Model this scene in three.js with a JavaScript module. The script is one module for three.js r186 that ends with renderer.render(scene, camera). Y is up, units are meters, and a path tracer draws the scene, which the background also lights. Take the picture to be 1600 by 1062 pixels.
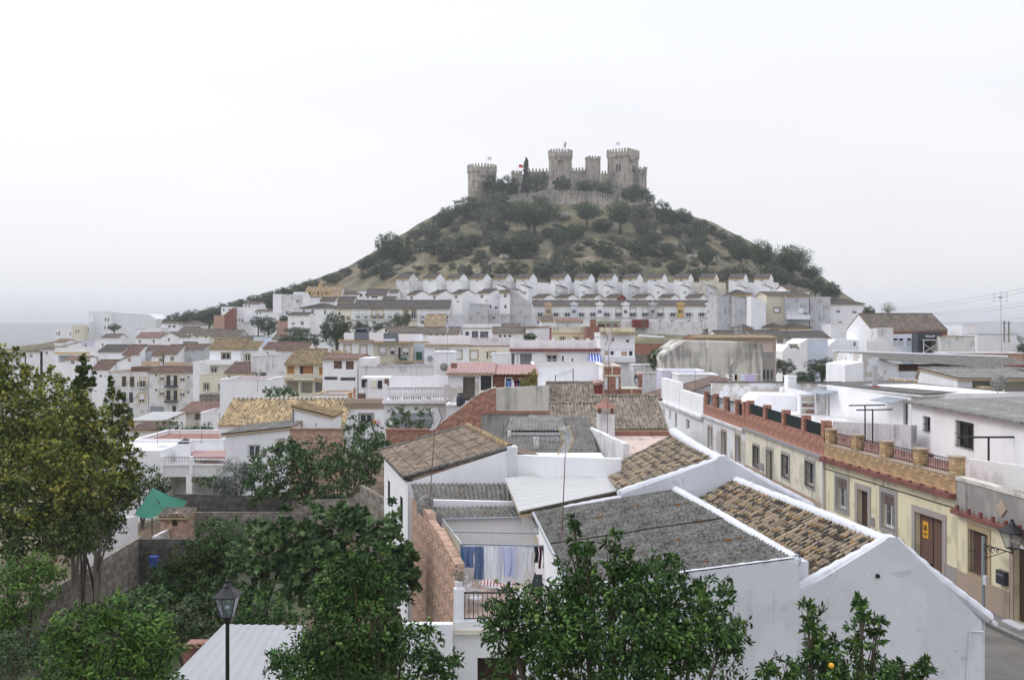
import * as THREE from 'three';
import { mergeGeometries } from 'three/addons/utils/BufferGeometryUtils.js';
import { FontLoader } from 'three/addons/loaders/FontLoader.js';
import { TextGeometry } from 'three/addons/geometries/TextGeometry.js';

// ---------- camera, sky, sun, exposure ----------
const F = 1600, HY = 512, CY = 10.2;            // focal length and horizon row (photo pixels), eye height in metres
const scene = new THREE.Scene();
const camera = new THREE.PerspectiveCamera(2 * Math.atan(531 / F) * 180 / Math.PI, 1600 / 1062, 0.5, 60000);
camera.position.set(0, CY, 0); camera.lookAt(0, CY, -10);
camera.setViewOffset(1600, 1062, 0, 531 - HY, 1600, 1062);
const renderer = new THREE.WebGLRenderer({ antialias: true });
renderer.toneMapping = THREE.LinearToneMapping;
renderer.toneMappingExposure = 1.17;
renderer.shadowMap.enabled = true;
const SUN = new THREE.Vector3(-0.78, 0.72, -0.12).normalize();
const sun = new THREE.DirectionalLight(new THREE.Color(1, 0.96, 0.9), 0.85);
sun.position.copy(SUN).multiplyScalar(600); sun.castShadow = true; sun.shadow.radius = 34;
Object.assign(sun.shadow.camera, { left: -400, right: 400, top: 400, bottom: -400, near: 1, far: 1600 });
scene.add(sun, sun.target);

// ---------- random, noise ----------
let seed = 7;
const R = () => { seed = (seed * 1664525 + 1013904223) >>> 0; return seed / 4294967296; };
const rr = (a, b) => a + (b - a) * R();
const reseed = n => { seed = n * 7919 + 13; R(); R(); };
const hash = (x, y, s) => { let h = (x * 374761393 + y * 668265263 + s * 2147483647) | 0; h = Math.imul(h ^ (h >>> 13), 1274126177); return ((h ^ (h >>> 16)) >>> 0) / 4294967296; };
function vn(x, y, p, s = 1) {                   // value noise, period p (0 = none)
  const xi = Math.floor(x), yi = Math.floor(y), fx = x - xi, fy = y - yi;
  const w = (a, b) => p ? hash(((a % p) + p) % p, ((b % p) + p) % p, s) : hash(a, b, s);
  const u = fx * fx * (3 - 2 * fx), v = fy * fy * (3 - 2 * fy);
  return (w(xi, yi) * (1 - u) + w(xi + 1, yi) * u) * (1 - v) + (w(xi, yi + 1) * (1 - u) + w(xi + 1, yi + 1) * u) * v;
}
const fbm = (x, y, p, o = 4, s = 1) => { let a = 0, m = 0.5, t = 0; for (let i = 0; i < o; i++) { a += m * vn(x, y, p, s + i); t += m; x *= 2; y *= 2; p *= 2; m *= 0.5; } return a / t; };
const sm = (a, b, x) => { const t = Math.min(1, Math.max(0, (x - a) / (b - a))); return t * t * (3 - 2 * t); };
const lerp = (a, b, t) => a + (b - a) * t;
const pl = (pts, x) => { if (x <= pts[0][0]) return pts[0][1]; for (let i = 1; i < pts.length; i++) if (x <= pts[i][0]) return lerp(pts[i - 1][1], pts[i][1], (x - pts[i - 1][0]) / (pts[i][0] - pts[i - 1][0])); return pts[pts.length - 1][1]; };

// overcast sky: horizon a little darker than the zenith, brighter towards the veiled sun on the left
{
  const w = 512, h = 256, a = new Float32Array(w * h * 4);
  for (let j = 0; j < h; j++) for (let i = 0; i < w; i++) {
    const ph = ((i + 0.5) / w - 0.5) * 2 * Math.PI, th = ((j + 0.5) / h - 0.5) * Math.PI;
    const dx = Math.cos(ph) * Math.cos(th), dy = Math.sin(th), dz = Math.sin(ph) * Math.cos(th);
    const e = Math.max(0, dy), g = Math.max(0, dx * SUN.x + dy * SUN.y + dz * SUN.z);
    const cl = fbm(dx * 2.0 + dy * 4 + 9, dz * 2.0 + dy * 9 + 5, 0, 4, 3) - 0.5;
    const L = 0.825 + 0.76 * Math.pow(e, 1.8) + 0.30 * Math.pow(g, 3) + cl * 0.15;
    const q = (j * w + i) * 4, k = sm(0, 0.5, e);
    a[q] = L * lerp(0.995, 0.93, k); a[q + 1] = L * lerp(0.993, 0.96, k); a[q + 2] = L * lerp(1.01, 1.08, k); a[q + 3] = 1;
  }
  const t = new THREE.DataTexture(a, w, h, THREE.RGBAFormat, THREE.FloatType);
  t.mapping = THREE.EquirectangularReflectionMapping; t.magFilter = t.minFilter = THREE.LinearFilter; t.needsUpdate = true;
  scene.background = t; scene.environment = t;
}
scene.fog = new THREE.FogExp2(new THREE.Color(0.93, 0.965, 1.0), 0.00028);

// ---------- pixel -> place ----------
const PX = (px, d) => (px - 800) * d / F, PY = (py, d) => CY + (HY - py) * d / F;
const P = (px, py, d) => new THREE.Vector3(PX(px, d), PY(py, d), -d);
const V = (x, y, z) => new THREE.Vector3(x, y, z);

// ---------- textures ----------
function tex(n, fn, metres = 1, srgb = true) {
  const a = new Uint8Array(n * n * 4);
  for (let j = 0; j < n; j++) for (let i = 0; i < n; i++) { const c = fn(i / n, j / n); const q = (j * n + i) * 4; for (let k = 0; k < 3; k++) a[q + k] = Math.max(0, Math.min(255, c[k] * 255)); a[q + 3] = 255; }
  const t = new THREE.DataTexture(a, n, n); t.wrapS = t.wrapT = THREE.RepeatWrapping; t.magFilter = THREE.LinearFilter; t.minFilter = THREE.LinearMipmapLinearFilter; t.generateMipmaps = true;
  if (srgb) t.colorSpace = THREE.SRGBColorSpace; t.repeat.set(1 / metres, 1 / metres); t.needsUpdate = true; return t;
}
const g3 = v => [v, v, v];
const T = {};
T.plaster = tex(512, (u, v) => { const a = fbm(u * 6, v * 6, 6, 5), b = fbm(u * 24, v * 10, 24, 3, 9); const s = Math.max(0, fbm(u * 40, v * 3, 40, 3, 5) - 0.58) * 0.9; const k = 1 - 0.08 * Math.max(0, a - 0.45) - 0.02 * b - s * 0.10; return [k, k * 0.998, k * 0.99]; }, 7);
T.plasterB = tex(256, (u, v) => g3(0.5 + 0.35 * (fbm(u * 10, v * 10, 10, 5, 4) - 0.5) + 0.2 * (fbm(u * 60, v * 60, 60, 2, 2) - 0.5)), 2.2, false);
T.dirty = tex(512, (u, v) => {               // old limewash with grey run marks and mould
  const st = sm(0.5, 0.78, fbm(u * 36, v * 2, 36, 4, 21)) * sm(0.35, 0.7, fbm(u * 5, v * 4, 5, 3, 22));
  const mo = sm(0.52, 0.72, fbm(u * 8, v * 8, 8, 6, 23)) * 0.5, k = 1 - 0.21 * st - 0.20 * mo - 0.06 * fbm(u * 50, v * 50, 50, 2, 24);
  return [k, k * 0.995, k * 0.985];
}, 8);
T.peel = tex(512, (u, v) => { const m = fbm(u * 7, v * 7, 7, 6, 31), k = sm(0.50, 0.62, m), f = fbm(u * 40, v * 40, 40, 3, 33); const w = 1 - 0.08 * f; return [lerp(w, 0.74 + 0.16 * f, k), lerp(w, 0.71 + 0.16 * f, k), lerp(w, 0.67 + 0.16 * f, k)]; }, 6);
T.damp = tex(512, (u, v) => { const a = fbm(u * 6, v * 6, 6, 5, 141), s = sm(0.56, 0.76, fbm(u * 26, v * 3, 26, 4, 142)) * sm(0.45, 0.7, fbm(u * 4, v * 3, 4, 3, 143)), m = sm(0.60, 0.74, fbm(u * 9, v * 9, 9, 5, 144)), k = 1 - 0.06 * a - 0.22 * s - 0.10 * m; return [k, k * (1 + .02 * s), k * (1 + .08 * s)]; }, 7);
T.limewash = tex(512, (u, v) => { const p = sm(0.46, 0.54, fbm(u * 5, v * 5, 5, 5, 151)), d = sm(0.62, 0.8, fbm(u * 44, v * 3, 44, 4, 152)) * sm(0.5, 0.72, fbm(u * 4, v * 5, 4, 3, 153)), f = fbm(u * 48, v * 48, 48, 3, 154), sp = sm(0.70, 0.78, fbm(u * 18, v * 18, 18, 4, 155)), k = 1 - 0.035 * p - 0.11 * d - 0.03 * f - 0.08 * sp; return [k, k * .998, k * .99]; }, 6.3);
T.concrete = tex(512, (u, v) => { const st = fbm(u * 26, v * 2, 26, 5, 41), b = fbm(u * 5, v * 5, 5, 5, 42), f = fbm(u * 70, v * 70, 70, 2, 43); const k = 1.0 - 0.28 * sm(0.42, 0.85, st) - 0.2 * sm(0.45, 0.8, b) - 0.08 * f; return [k, k * 0.985, k * 0.95]; }, 9);
const brickFn = (mort) => (u, v) => {
  const rows = 16, cols = 4, r = Math.floor(v * rows), off = (r % 2) * 0.5, cu = u * cols + off, c = Math.floor(cu), fu = cu - c, fv = v * rows - r;
  const m = fu < 0.05 || fv < 0.16, h = hash(c % cols, r, 51), n = fbm(u * 20, v * 20, 20, 3, 52);
  if (m) return [mort * (0.9 + 0.2 * n), mort * 0.95 * (0.9 + 0.2 * n), mort * 0.88 * (0.9 + 0.2 * n)];
  const k = 0.66 + 0.34 * h; return [k * (0.88 + 0.2 * n), k * (0.86 + 0.2 * n) * (0.92 + 0.1 * hash(c, r, 53)), k * (0.84 + 0.2 * n)];
};
T.brick = tex(512, brickFn(0.75), 1.04);
T.brickB = tex(256, (u, v) => { const rows = 16, cols = 4, r = Math.floor(v * rows), cu = u * cols + (r % 2) * 0.5, fu = cu - Math.floor(cu), fv = v * rows - r; return g3(fu < 0.05 || fv < 0.16 ? 0.1 : 0.7 + 0.2 * hash(Math.floor(cu) % cols, r, 3)); }, 1.04, false);
T.block = tex(512, (u, v) => { const rows = 10, cols = 5, r = Math.floor(v * rows), cu = u * cols + (r % 2) * 0.5, c = Math.floor(cu), fu = cu - c, fv = v * rows - r; const n = fbm(u * 9, v * 9, 9, 5, 61), st = sm(0.45, 0.7, fbm(u * 30, v * 3, 30, 4, 62)); const k = (fu < 0.03 || fv < 0.06 ? 0.6 : 0.75 + 0.25 * hash(c % cols, r, 63)) * (1 - 0.14 * st) * (0.7 + 0.55 * n); return [k, k * 0.97, k * 0.92]; }, 2);
T.roof = tex(512, (u, v) => {                // per-tile tone and lichen, one column 0.22 m, one course 0.36 m
  const c = Math.floor(u * 24), r = Math.floor(v * 14), h = hash(c, r, 71), n = fbm(u * 12, v * 12, 12, 5, 72), l = sm(0.56, 0.7, fbm(u * 30, v * 30, 30, 4, 73));
  const fv = v * 14 - r, k = (0.68 + 0.32 * h) * (0.8 + 0.35 * n) * (fv < 0.08 ? 0.72 : 1); return [k * (1 - 0.3 * l), k * 0.98 * (1 - 0.27 * l), k * 0.95 * (1 - 0.24 * l)];
}, 5.28);
T.lichen = tex(512, (u, v) => {              // barrel tile clay with black and ochre lichen spots
  const a = fbm(u * 6, v * 6, 6, 5, 81), d = sm(0.48, 0.60, fbm(u * 12, v * 12, 12, 5, 82)), o = sm(0.73, 0.76, fbm(u * 9, v * 9, 9, 4, 83)), w = sm(0.58, 0.66, fbm(u * 22, v * 22, 22, 4, 84));
  let c = [0.70 + 0.3 * (a - 0.5), 0.645 + 0.3 * (a - 0.5), 0.565 + 0.26 * (a - 0.5)];
  c = c.map((q, i) => lerp(q, [0.66, 0.63, 0.56][i], w * 0.7)); c = c.map((q, i) => lerp(q, [0.2, 0.19, 0.17][i], d * 0.85)); return c.map((q, i) => lerp(q, [0.66, 0.50, 0.26][i], o));
}, 2.6);
T.fibre = tex(512, (u, v) => { const n = fbm(u * 60, v * 60, 60, 3, 91), m = fbm(u * 5, v * 5, 5, 5, 92), d = sm(0.52, 0.70, fbm(u * 70, v * 50, 70, 3, 93)), o = sm(0.76, 0.79, fbm(u * 9, v * 9, 9, 4, 94)); let k = 0.74 + 0.22 * (m - 0.5) + 0.42 * (n - 0.5) - 0.24 * d; const c = [k, k * 0.99, k * 0.96]; return c.map((q, i) => lerp(q, [0.7, 0.45, 0.16][i], o * 0.8)); }, 3.4);
T.grass = tex(512, (u, v) => { const a = fbm(u * 8, v * 8, 8, 6, 101), b = fbm(u * 40, v * 40, 40, 3, 102), c = sm(0.5, 0.66, fbm(u * 5, v * 5, 5, 5, 103)); const k = 0.62 + 0.5 * (a - 0.5) + 0.5 * (b - 0.5); return [lerp(k, k * 0.80, c), lerp(k, k * 0.80, c), lerp(k, k * 0.68, c)].map(q => q + 0.16); }, 26);
T.asphalt = tex(256, (u, v) => g3(0.8 + 0.25 * (fbm(u * 6, v * 6, 6, 5, 111) - 0.5) + 0.22 * (hash(u * 256 | 0, v * 256 | 0, 5) - 0.5)), 4);
T.stone = tex(512, (u, v) => { const rows = 20, r = Math.floor(v * rows), cu = u * 12 + (r % 2) * 0.5, c = Math.floor(cu), fv = v * rows - r, fu = cu - c; const n = fbm(u * 5, v * 5, 5, 6, 121), st = sm(0.45, 0.75, fbm(u * 20, v * 2, 20, 4, 122)); const k = (fv < 0.1 || fu < 0.06 ? 0.80 : 0.86 + 0.14 * hash(c % 12, r, 123)) * (0.8 + 0.34 * n) * (1 - 0.26 * st); return [k, k * 0.97, k * 0.93]; }, 14);
T.wood = tex(256, (u, v) => g3(0.75 + 0.35 * (fbm(u * 40, v * 2, 40, 4, 131) - 0.5)), 1.5);

// ---------- materials ----------
const C = (r, g, b) => new THREE.Color().setRGB(r, g, b);
const mat = (c, map, o = {}) => new THREE.MeshStandardMaterial({ color: c, map: map || null, roughness: 0.9, ...o });
const PB = { bumpMap: T.plasterB, bumpScale: 0.012 };
const M = {
  white: mat(C(.84, .845, .87), T.plaster, PB), white2: mat(C(.80, .805, .83), T.plaster, PB), dirty: mat(C(.72, .72, .73), T.dirty, PB), peel: mat(C(.74, .74, .75), T.peel, PB),
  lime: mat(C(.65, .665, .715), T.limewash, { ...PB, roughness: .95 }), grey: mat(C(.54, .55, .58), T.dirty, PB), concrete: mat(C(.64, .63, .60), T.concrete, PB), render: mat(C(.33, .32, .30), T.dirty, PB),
  cream: mat(C(.72, .68, .56), T.plaster, PB), beige: mat(C(.62, .57, .46), T.plaster, PB), yellow: mat(C(.76, .685, .47), T.damp, PB), paleyellow: mat(C(.74, .69, .55), T.damp, PB), tan: mat(C(.56, .42, .27), T.plaster, PB), pink: mat(C(.60, .47, .41), T.dirty, PB), plinth: mat(C(.36, .33, .31), T.plaster, PB), plinthtan: mat(C(.40, .31, .24), T.plaster, PB), blue: mat(C(.62, .68, .78), T.plaster, PB), lilac: mat(C(.62, .60, .72), T.plaster, PB),
  ochre: mat(C(.56, .38, .12)), trim: mat(C(.42, .32, .20)), redtrim: mat(C(.22, .085, .07), T.dirty), redpaint: mat(C(.20, .035, .035), T.plaster), terracotta: mat(C(.30, .15, .115), T.dirty),
  brick: mat(C(.60, .35, .245), T.brick, { bumpMap: T.brickB, bumpScale: .01 }), brickD: mat(C(.36, .17, .115), T.brick, { bumpMap: T.brickB, bumpScale: .01 }), brickY: mat(C(.66, .50, .27), T.brick, { bumpMap: T.brickB, bumpScale: .01 }), brickO: mat(C(.54, .29, .20), T.brick, { bumpMap: T.brickB, bumpScale: .01 }), brickT: mat(C(.72, .53, .39), T.brick, { bumpMap: T.brickB, bumpScale: .012 }),
  block: mat(C(.30, .28, .26), T.block, { bumpMap: T.plasterB, bumpScale: .01 }), darkblock: mat(C(.13, .125, .12), T.block),
  rb: mat(C(.22, .14, .11), T.roof), gb: mat(C(.21, .175, .145), T.roof), ol: mat(C(.33, .25, .135), T.roof), dk: mat(C(.13, .115, .105), T.roof), yt: mat(C(.58, .45, .26), T.roof), tn: mat(C(.46, .36, .23), T.roof), rr: mat(C(.36, .225, .185), T.roof), old: mat(C(.36, .31, .255), T.roof), sheetbrown: mat(C(.27, .205, .145), T.roof),
  fibre: mat(C(.30, .295, .28), T.fibre), fibreL: mat(C(.42, .42, .41), T.fibre), whitemetal: mat(C(.52, .52, .51), T.plaster, { roughness: .5 }), redmetal: mat(C(.36, .205, .185), T.plaster, { roughness: .6 }),
  glass: new THREE.MeshPhysicalMaterial({ color: C(.025, .03, .035), roughness: .12, metalness: 0 }), dark: mat(C(.02, .02, .02)), shutter: mat(C(.74, .74, .75)), brownsh: mat(C(.14, .075, .055)), orangesh: mat(C(.40, .18, .07)), greensh: mat(C(.03, .13, .09)), frame: mat(C(.78, .78, .78), null, { roughness: .5 }), door: mat(C(.10, .05, .03), T.wood), darkdoor: mat(C(.02, .025, .03), null, { roughness: .5 }),
  iron: mat(C(.03, .03, .033), null, { roughness: .5, metalness: .6 }), zinc: mat(C(.45, .46, .48), null, { roughness: .45, metalness: .7 }), rust: mat(C(.16, .08, .05), T.dirty), pvc: mat(C(.6, .6, .6), null, { roughness: .5 }), steel: mat(C(.30, .33, .36), null, { roughness: .5, metalness: .4 }),
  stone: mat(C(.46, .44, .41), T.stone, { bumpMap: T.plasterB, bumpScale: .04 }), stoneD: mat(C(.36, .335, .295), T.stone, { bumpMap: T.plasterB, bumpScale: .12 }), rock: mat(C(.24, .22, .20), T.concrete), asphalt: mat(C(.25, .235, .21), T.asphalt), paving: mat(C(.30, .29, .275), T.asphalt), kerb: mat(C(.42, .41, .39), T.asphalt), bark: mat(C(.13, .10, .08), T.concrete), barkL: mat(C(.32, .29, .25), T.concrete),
  leaf: new THREE.MeshPhysicalMaterial({ vertexColors: true, roughness: .6, specularIntensity: .35, side: THREE.DoubleSide }), plastic: mat(C(.03, .035, .05), null, { roughness: .4 }), chairwhite: mat(C(.8, .8, .8), null, { roughness: .4 }),
};
M.shedroof = mat(C(.33, .335, .345), T.plaster, { roughness: .6 }); M.fibreD = mat(C(.26, .255, .245), T.fibre);
for (const k in M) M[k].side = THREE.DoubleSide;

// ---------- mesh helpers ----------
function fixUV(g) {                              // box-projected uv in metres for every triangle
  const q = g.index ? g.toNonIndexed() : g, p = q.attributes.position, uv = new Float32Array(p.count * 2), a = V(), b = V(), c = V(), n = V();
  for (let i = 0; i < p.count; i += 3) {
    a.fromBufferAttribute(p, i); b.fromBufferAttribute(p, i + 1); c.fromBufferAttribute(p, i + 2); n.copy(b).sub(a).cross(V().copy(c).sub(a));
    const ax = Math.abs(n.x), ay = Math.abs(n.y), az = Math.abs(n.z);
    [a, b, c].forEach((w, k) => { const u = ax > ay && ax > az ? [w.z, w.y] : ay > az ? [w.x, w.z] : [w.x, w.y]; uv[(i + k) * 2] = u[0]; uv[(i + k) * 2 + 1] = u[1]; });
  }
  q.setAttribute('uv', new THREE.BufferAttribute(uv, 2)); q.userData.uvd = 1; return q;
}
function join(gs) {
  const l = (Array.isArray(gs) ? gs : [gs]).flat(9).map(g => { let q = g.userData.uvd ? (g.index ? g.toNonIndexed() : g) : fixUV(g); if (!q.attributes.normal) q.computeVertexNormals(); for (const k of Object.keys(q.attributes)) if (!['position', 'normal', 'uv'].includes(k)) q.deleteAttribute(k); q.morphAttributes = {}; return q; });
  return l.length > 1 ? mergeGeometries(l) : l[0];
}
const used = new Map();
function uniq(n) { const k = used.get(n) || 0; used.set(n, k + 1); return k ? n + '_' + String(k).padStart(3, '0') : n; }
function mk(name, gs, m, parent) { const o = new THREE.Mesh(join(gs), m); o.castShadow = o.receiveShadow = true; if (parent) { o.name = name; parent.add(o); } else { o.name = uniq(name); scene.add(o); } return o; }
function thing(name, label, category, pos, turn = 0, group) { const o = new THREE.Group(); o.name = uniq(name); if (pos) o.position.copy(pos); o.rotation.y = turn; o.userData = { label, category }; if (group) o.userData.group = group; scene.add(o); return o; }
function tag(o, label, category, group, kind) { o.userData.label = label; if (category) o.userData.category = category; if (group) o.userData.group = group; if (kind) o.userData.kind = kind; return o; }
const bx = (x0, x1, y0, y1, z0, z1) => { const g = new THREE.BoxGeometry(Math.abs(x1 - x0), Math.abs(y1 - y0), Math.abs(z1 - z0)); g.translate((x0 + x1) / 2, (y0 + y1) / 2, (z0 + z1) / 2); return g; };
function rod(a, b, r0, r1 = r0, n = 6) { const d = V().copy(b).sub(a), g = new THREE.CylinderGeometry(r1, r0, d.length(), n); g.applyQuaternion(new THREE.Quaternion().setFromUnitVectors(V(0, 1, 0), d.clone().normalize())); g.translate((a.x + b.x) / 2, (a.y + b.y) / 2, (a.z + b.z) / 2); return g; }
function poly(pts, z0, z1, holes = []) {         // polygon in x,y extruded from z0 to z1
  const s = new THREE.Shape(pts.map(p => new THREE.Vector2(p[0], p[1])));
  for (const h of holes) { const q = new THREE.Path(); q.moveTo(h[0], h[1]); q.lineTo(h[0], h[3]); q.lineTo(h[2], h[3]); q.lineTo(h[2], h[1]); q.closePath(); s.holes.push(q); }
  const g = new THREE.ExtrudeGeometry(s, { depth: Math.abs(z1 - z0), bevelEnabled: false }); g.translate(0, 0, Math.min(z0, z1)); return g;
}
// corrugated sheet between four corners: a,b along the eave, c above b, d above a; waves run up the slope
function sheet(a, b, c, d, pitch = .22, amp = .045, lift = .05, nv = 1) {
  const L = a.distanceTo(b), per = Math.max(1, Math.round(L / pitch)), nu = Math.min(1400, per * 6), n = V().copy(b).sub(a).cross(V().copy(d).sub(a)).normalize(); if (n.y < 0) n.negate();
  const pos = [], uv = [], ix = [], H = a.distanceTo(d), p = V(), q = V();
  for (let j = 0; j <= nv; j++) for (let i = 0; i <= nu; i++) { const u = i / nu, v = j / nv; p.copy(a).lerp(b, u); q.copy(d).lerp(c, u); p.lerp(q, v).addScaledVector(n, lift + amp * Math.cos(u * per * 2 * Math.PI)); pos.push(p.x, p.y, p.z); uv.push(u * L, v * H); }
  for (let j = 0; j < nv; j++) for (let i = 0; i < nu; i++) { const k = j * (nu + 1) + i; ix.push(k, k + 1, k + nu + 2, k, k + nu + 2, k + nu + 1); }
  const g = new THREE.BufferGeometry(); g.setAttribute('position', new THREE.Float32BufferAttribute(pos, 3)); g.setAttribute('uv', new THREE.Float32BufferAttribute(uv, 2)); g.setIndex(ix); g.computeVertexNormals(); g.userData.uvd = 1; return g;
}
function slab(a, b, c, d, th = .1) {             // flat slab under a roof, top face through a,b,c,d
  const n = V().copy(b).sub(a).cross(V().copy(d).sub(a)).normalize(); if (n.y < 0) n.negate();
  const t = [a, b, c, d], l = t.map(p => V().copy(p).addScaledVector(n, -th)), f = (p, q, r, s) => [p, q, r, p, r, s], v = [...f(...t), ...f(...l)]; for (let i = 0; i < 4; i++) { const j = (i + 1) % 4; v.push(...f(t[i], t[j], l[j], l[i])); }
  const g = new THREE.BufferGeometry(); g.setAttribute('position', new THREE.Float32BufferAttribute(v.flatMap(p => [p.x, p.y, p.z]), 3)); g.computeVertexNormals(); return g;
}

// ---------- terrain ----------
const PROF = [[-200, -1], [0, 0], [100, .4], [130, 2], [185, 4], [230, 8.5], [262, 10], [282, 14], [305, 17.5], [325, 19], [345, 18], [420, 6], [700, -30], [3000, -45], [50000, -45]];
const HILL = [[-260, -5], [-160, 12], [-141, 16], [-111, 23], [-72, 38], [-54, 49], [-33, 61], [-20, 65], [62, 65], [90, 57], [114, 45], [138, 33], [150, 22], [170, 6], [260, -10]];
function G(x, z) {
  const d = -z; let y = pl(PROF, d);
  const L = Math.max(0, -x - 10), dl = .28 * Math.min(L, 56) + .2 * Math.min(150, Math.max(0, L - 56)), r = Math.max(0, x - 20), dr = .06 * Math.min(r, 40) + .2 * Math.min(200, Math.max(0, r - 40));
  y -= (dl + dr) * sm(30, 85, d) * (1 - sm(500, 1500, d));
  y -= 2.5 * (1 - sm(0, 7, x + (d - 30) * .14)) * (1 - sm(52, 75, d)) * sm(10, 16, d);
  if (d > 300 && d < 720) {
    const h = pl(HILL, x) + 2.2 * (fbm(x * .05, z * .05, 0, 4, 7) - .5), t = d < 455 ? sm(0, 1, .5 + .5 * Math.min(1, Math.max(0, (d - 312) / 143)) - .0) * 2 - 1 : 1, f = d < 455 ? Math.pow(Math.min(1, Math.max(0, (d - 312) / 143)), .92) : 1 - sm(505, 700, d);
    const base = Math.min(y, 19), hy = lerp(base, h, f); if (h > base) y = Math.max(y, hy) ; y += (3.4 * (fbm(x * .07, z * .07, 0, 4, 17) - .5) + 1.5 * (fbm(x * .22, z * .22, 0, 3, 18) - .5)) * Math.min(1, f * 3) * (1 - .7 * sm(430, 455, d));
  }
  if (d > 3000) y += (60 + 50 * fbm(x / 900 + 40, 3.3, 0, 4, 8)) * sm(3800, 5600, d);
  return y;
}
{
  const ax = []; for (let x = -260; x <= 260; x += 3.2) ax.push(x); { let s = 4; let x = 260; while (x < 6500) { s *= 1.25; x += s; ax.push(x); ax.unshift(-x); } }
  const az = []; for (let d = -20; d <= 560; d += 3.2) az.push(d); { let s = 5, d = 560; while (d < 6800) { s *= 1.14; d += s; az.push(d); } az.unshift(-80, -300, -2000); }
  const pos = [], col = [], ix = [], nx = ax.length;
  for (const d of az) for (const x of ax) {
    pos.push(x, G(x, -d), -d); const n = fbm(x * .06, d * .06, 0, 5, 77), m = fbm(x * .2, d * .2, 0, 4, 78); let c;
    if (d > 620 || Math.abs(x) > 260) { const k = fbm(x * .004, d * .004, 0, 5, 79); c = [lerp(.16, .30, k), lerp(.17, .27, k), lerp(.10, .17, k)]; }
    else if (d > 308) { const gr = sm(.44, .60, n), dirt = sm(.55, .68, m); c = [lerp(.27, .15, gr), lerp(.225, .145, gr), lerp(.135, .08, gr)].map((q, i) => lerp(q, [.24, .19, .135][i], dirt * .7)); }
    else if (d < 75 && x < 0) { const gr = sm(.5, .6, n); c = [lerp(.20, .07, gr), lerp(.14, .08, gr), lerp(.09, .035, gr)]; }
    else { const gr = sm(.45, .6, n); c = [lerp(.34, .24, gr), lerp(.28, .22, gr), lerp(.18, .12, gr)]; }
    col.push(...c);
  }
  for (let j = 0; j < az.length - 1; j++) for (let i = 0; i < nx - 1; i++) { const k = j * nx + i; ix.push(k, k + 1, k + nx + 1, k, k + nx + 1, k + nx); }
  const g = new THREE.BufferGeometry(); g.setAttribute('position', new THREE.Float32BufferAttribute(pos, 3)); g.setAttribute('color', new THREE.Float32BufferAttribute(col, 3)); g.setAttribute('uv', new THREE.Float32BufferAttribute(pos.flatMap((v, i) => i % 3 === 0 ? [v, pos[i + 2]] : []), 2)); g.setIndex(ix); g.computeVertexNormals();
  const o = new THREE.Mesh(g, new THREE.MeshStandardMaterial({ vertexColors: true, map: T.grass, roughness: 1, side: THREE.DoubleSide })); o.name = 'terrain'; o.receiveShadow = true; o.userData = { kind: 'structure', label: 'dry grassy hill, town slope and far plain', }; scene.add(o);
}

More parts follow.
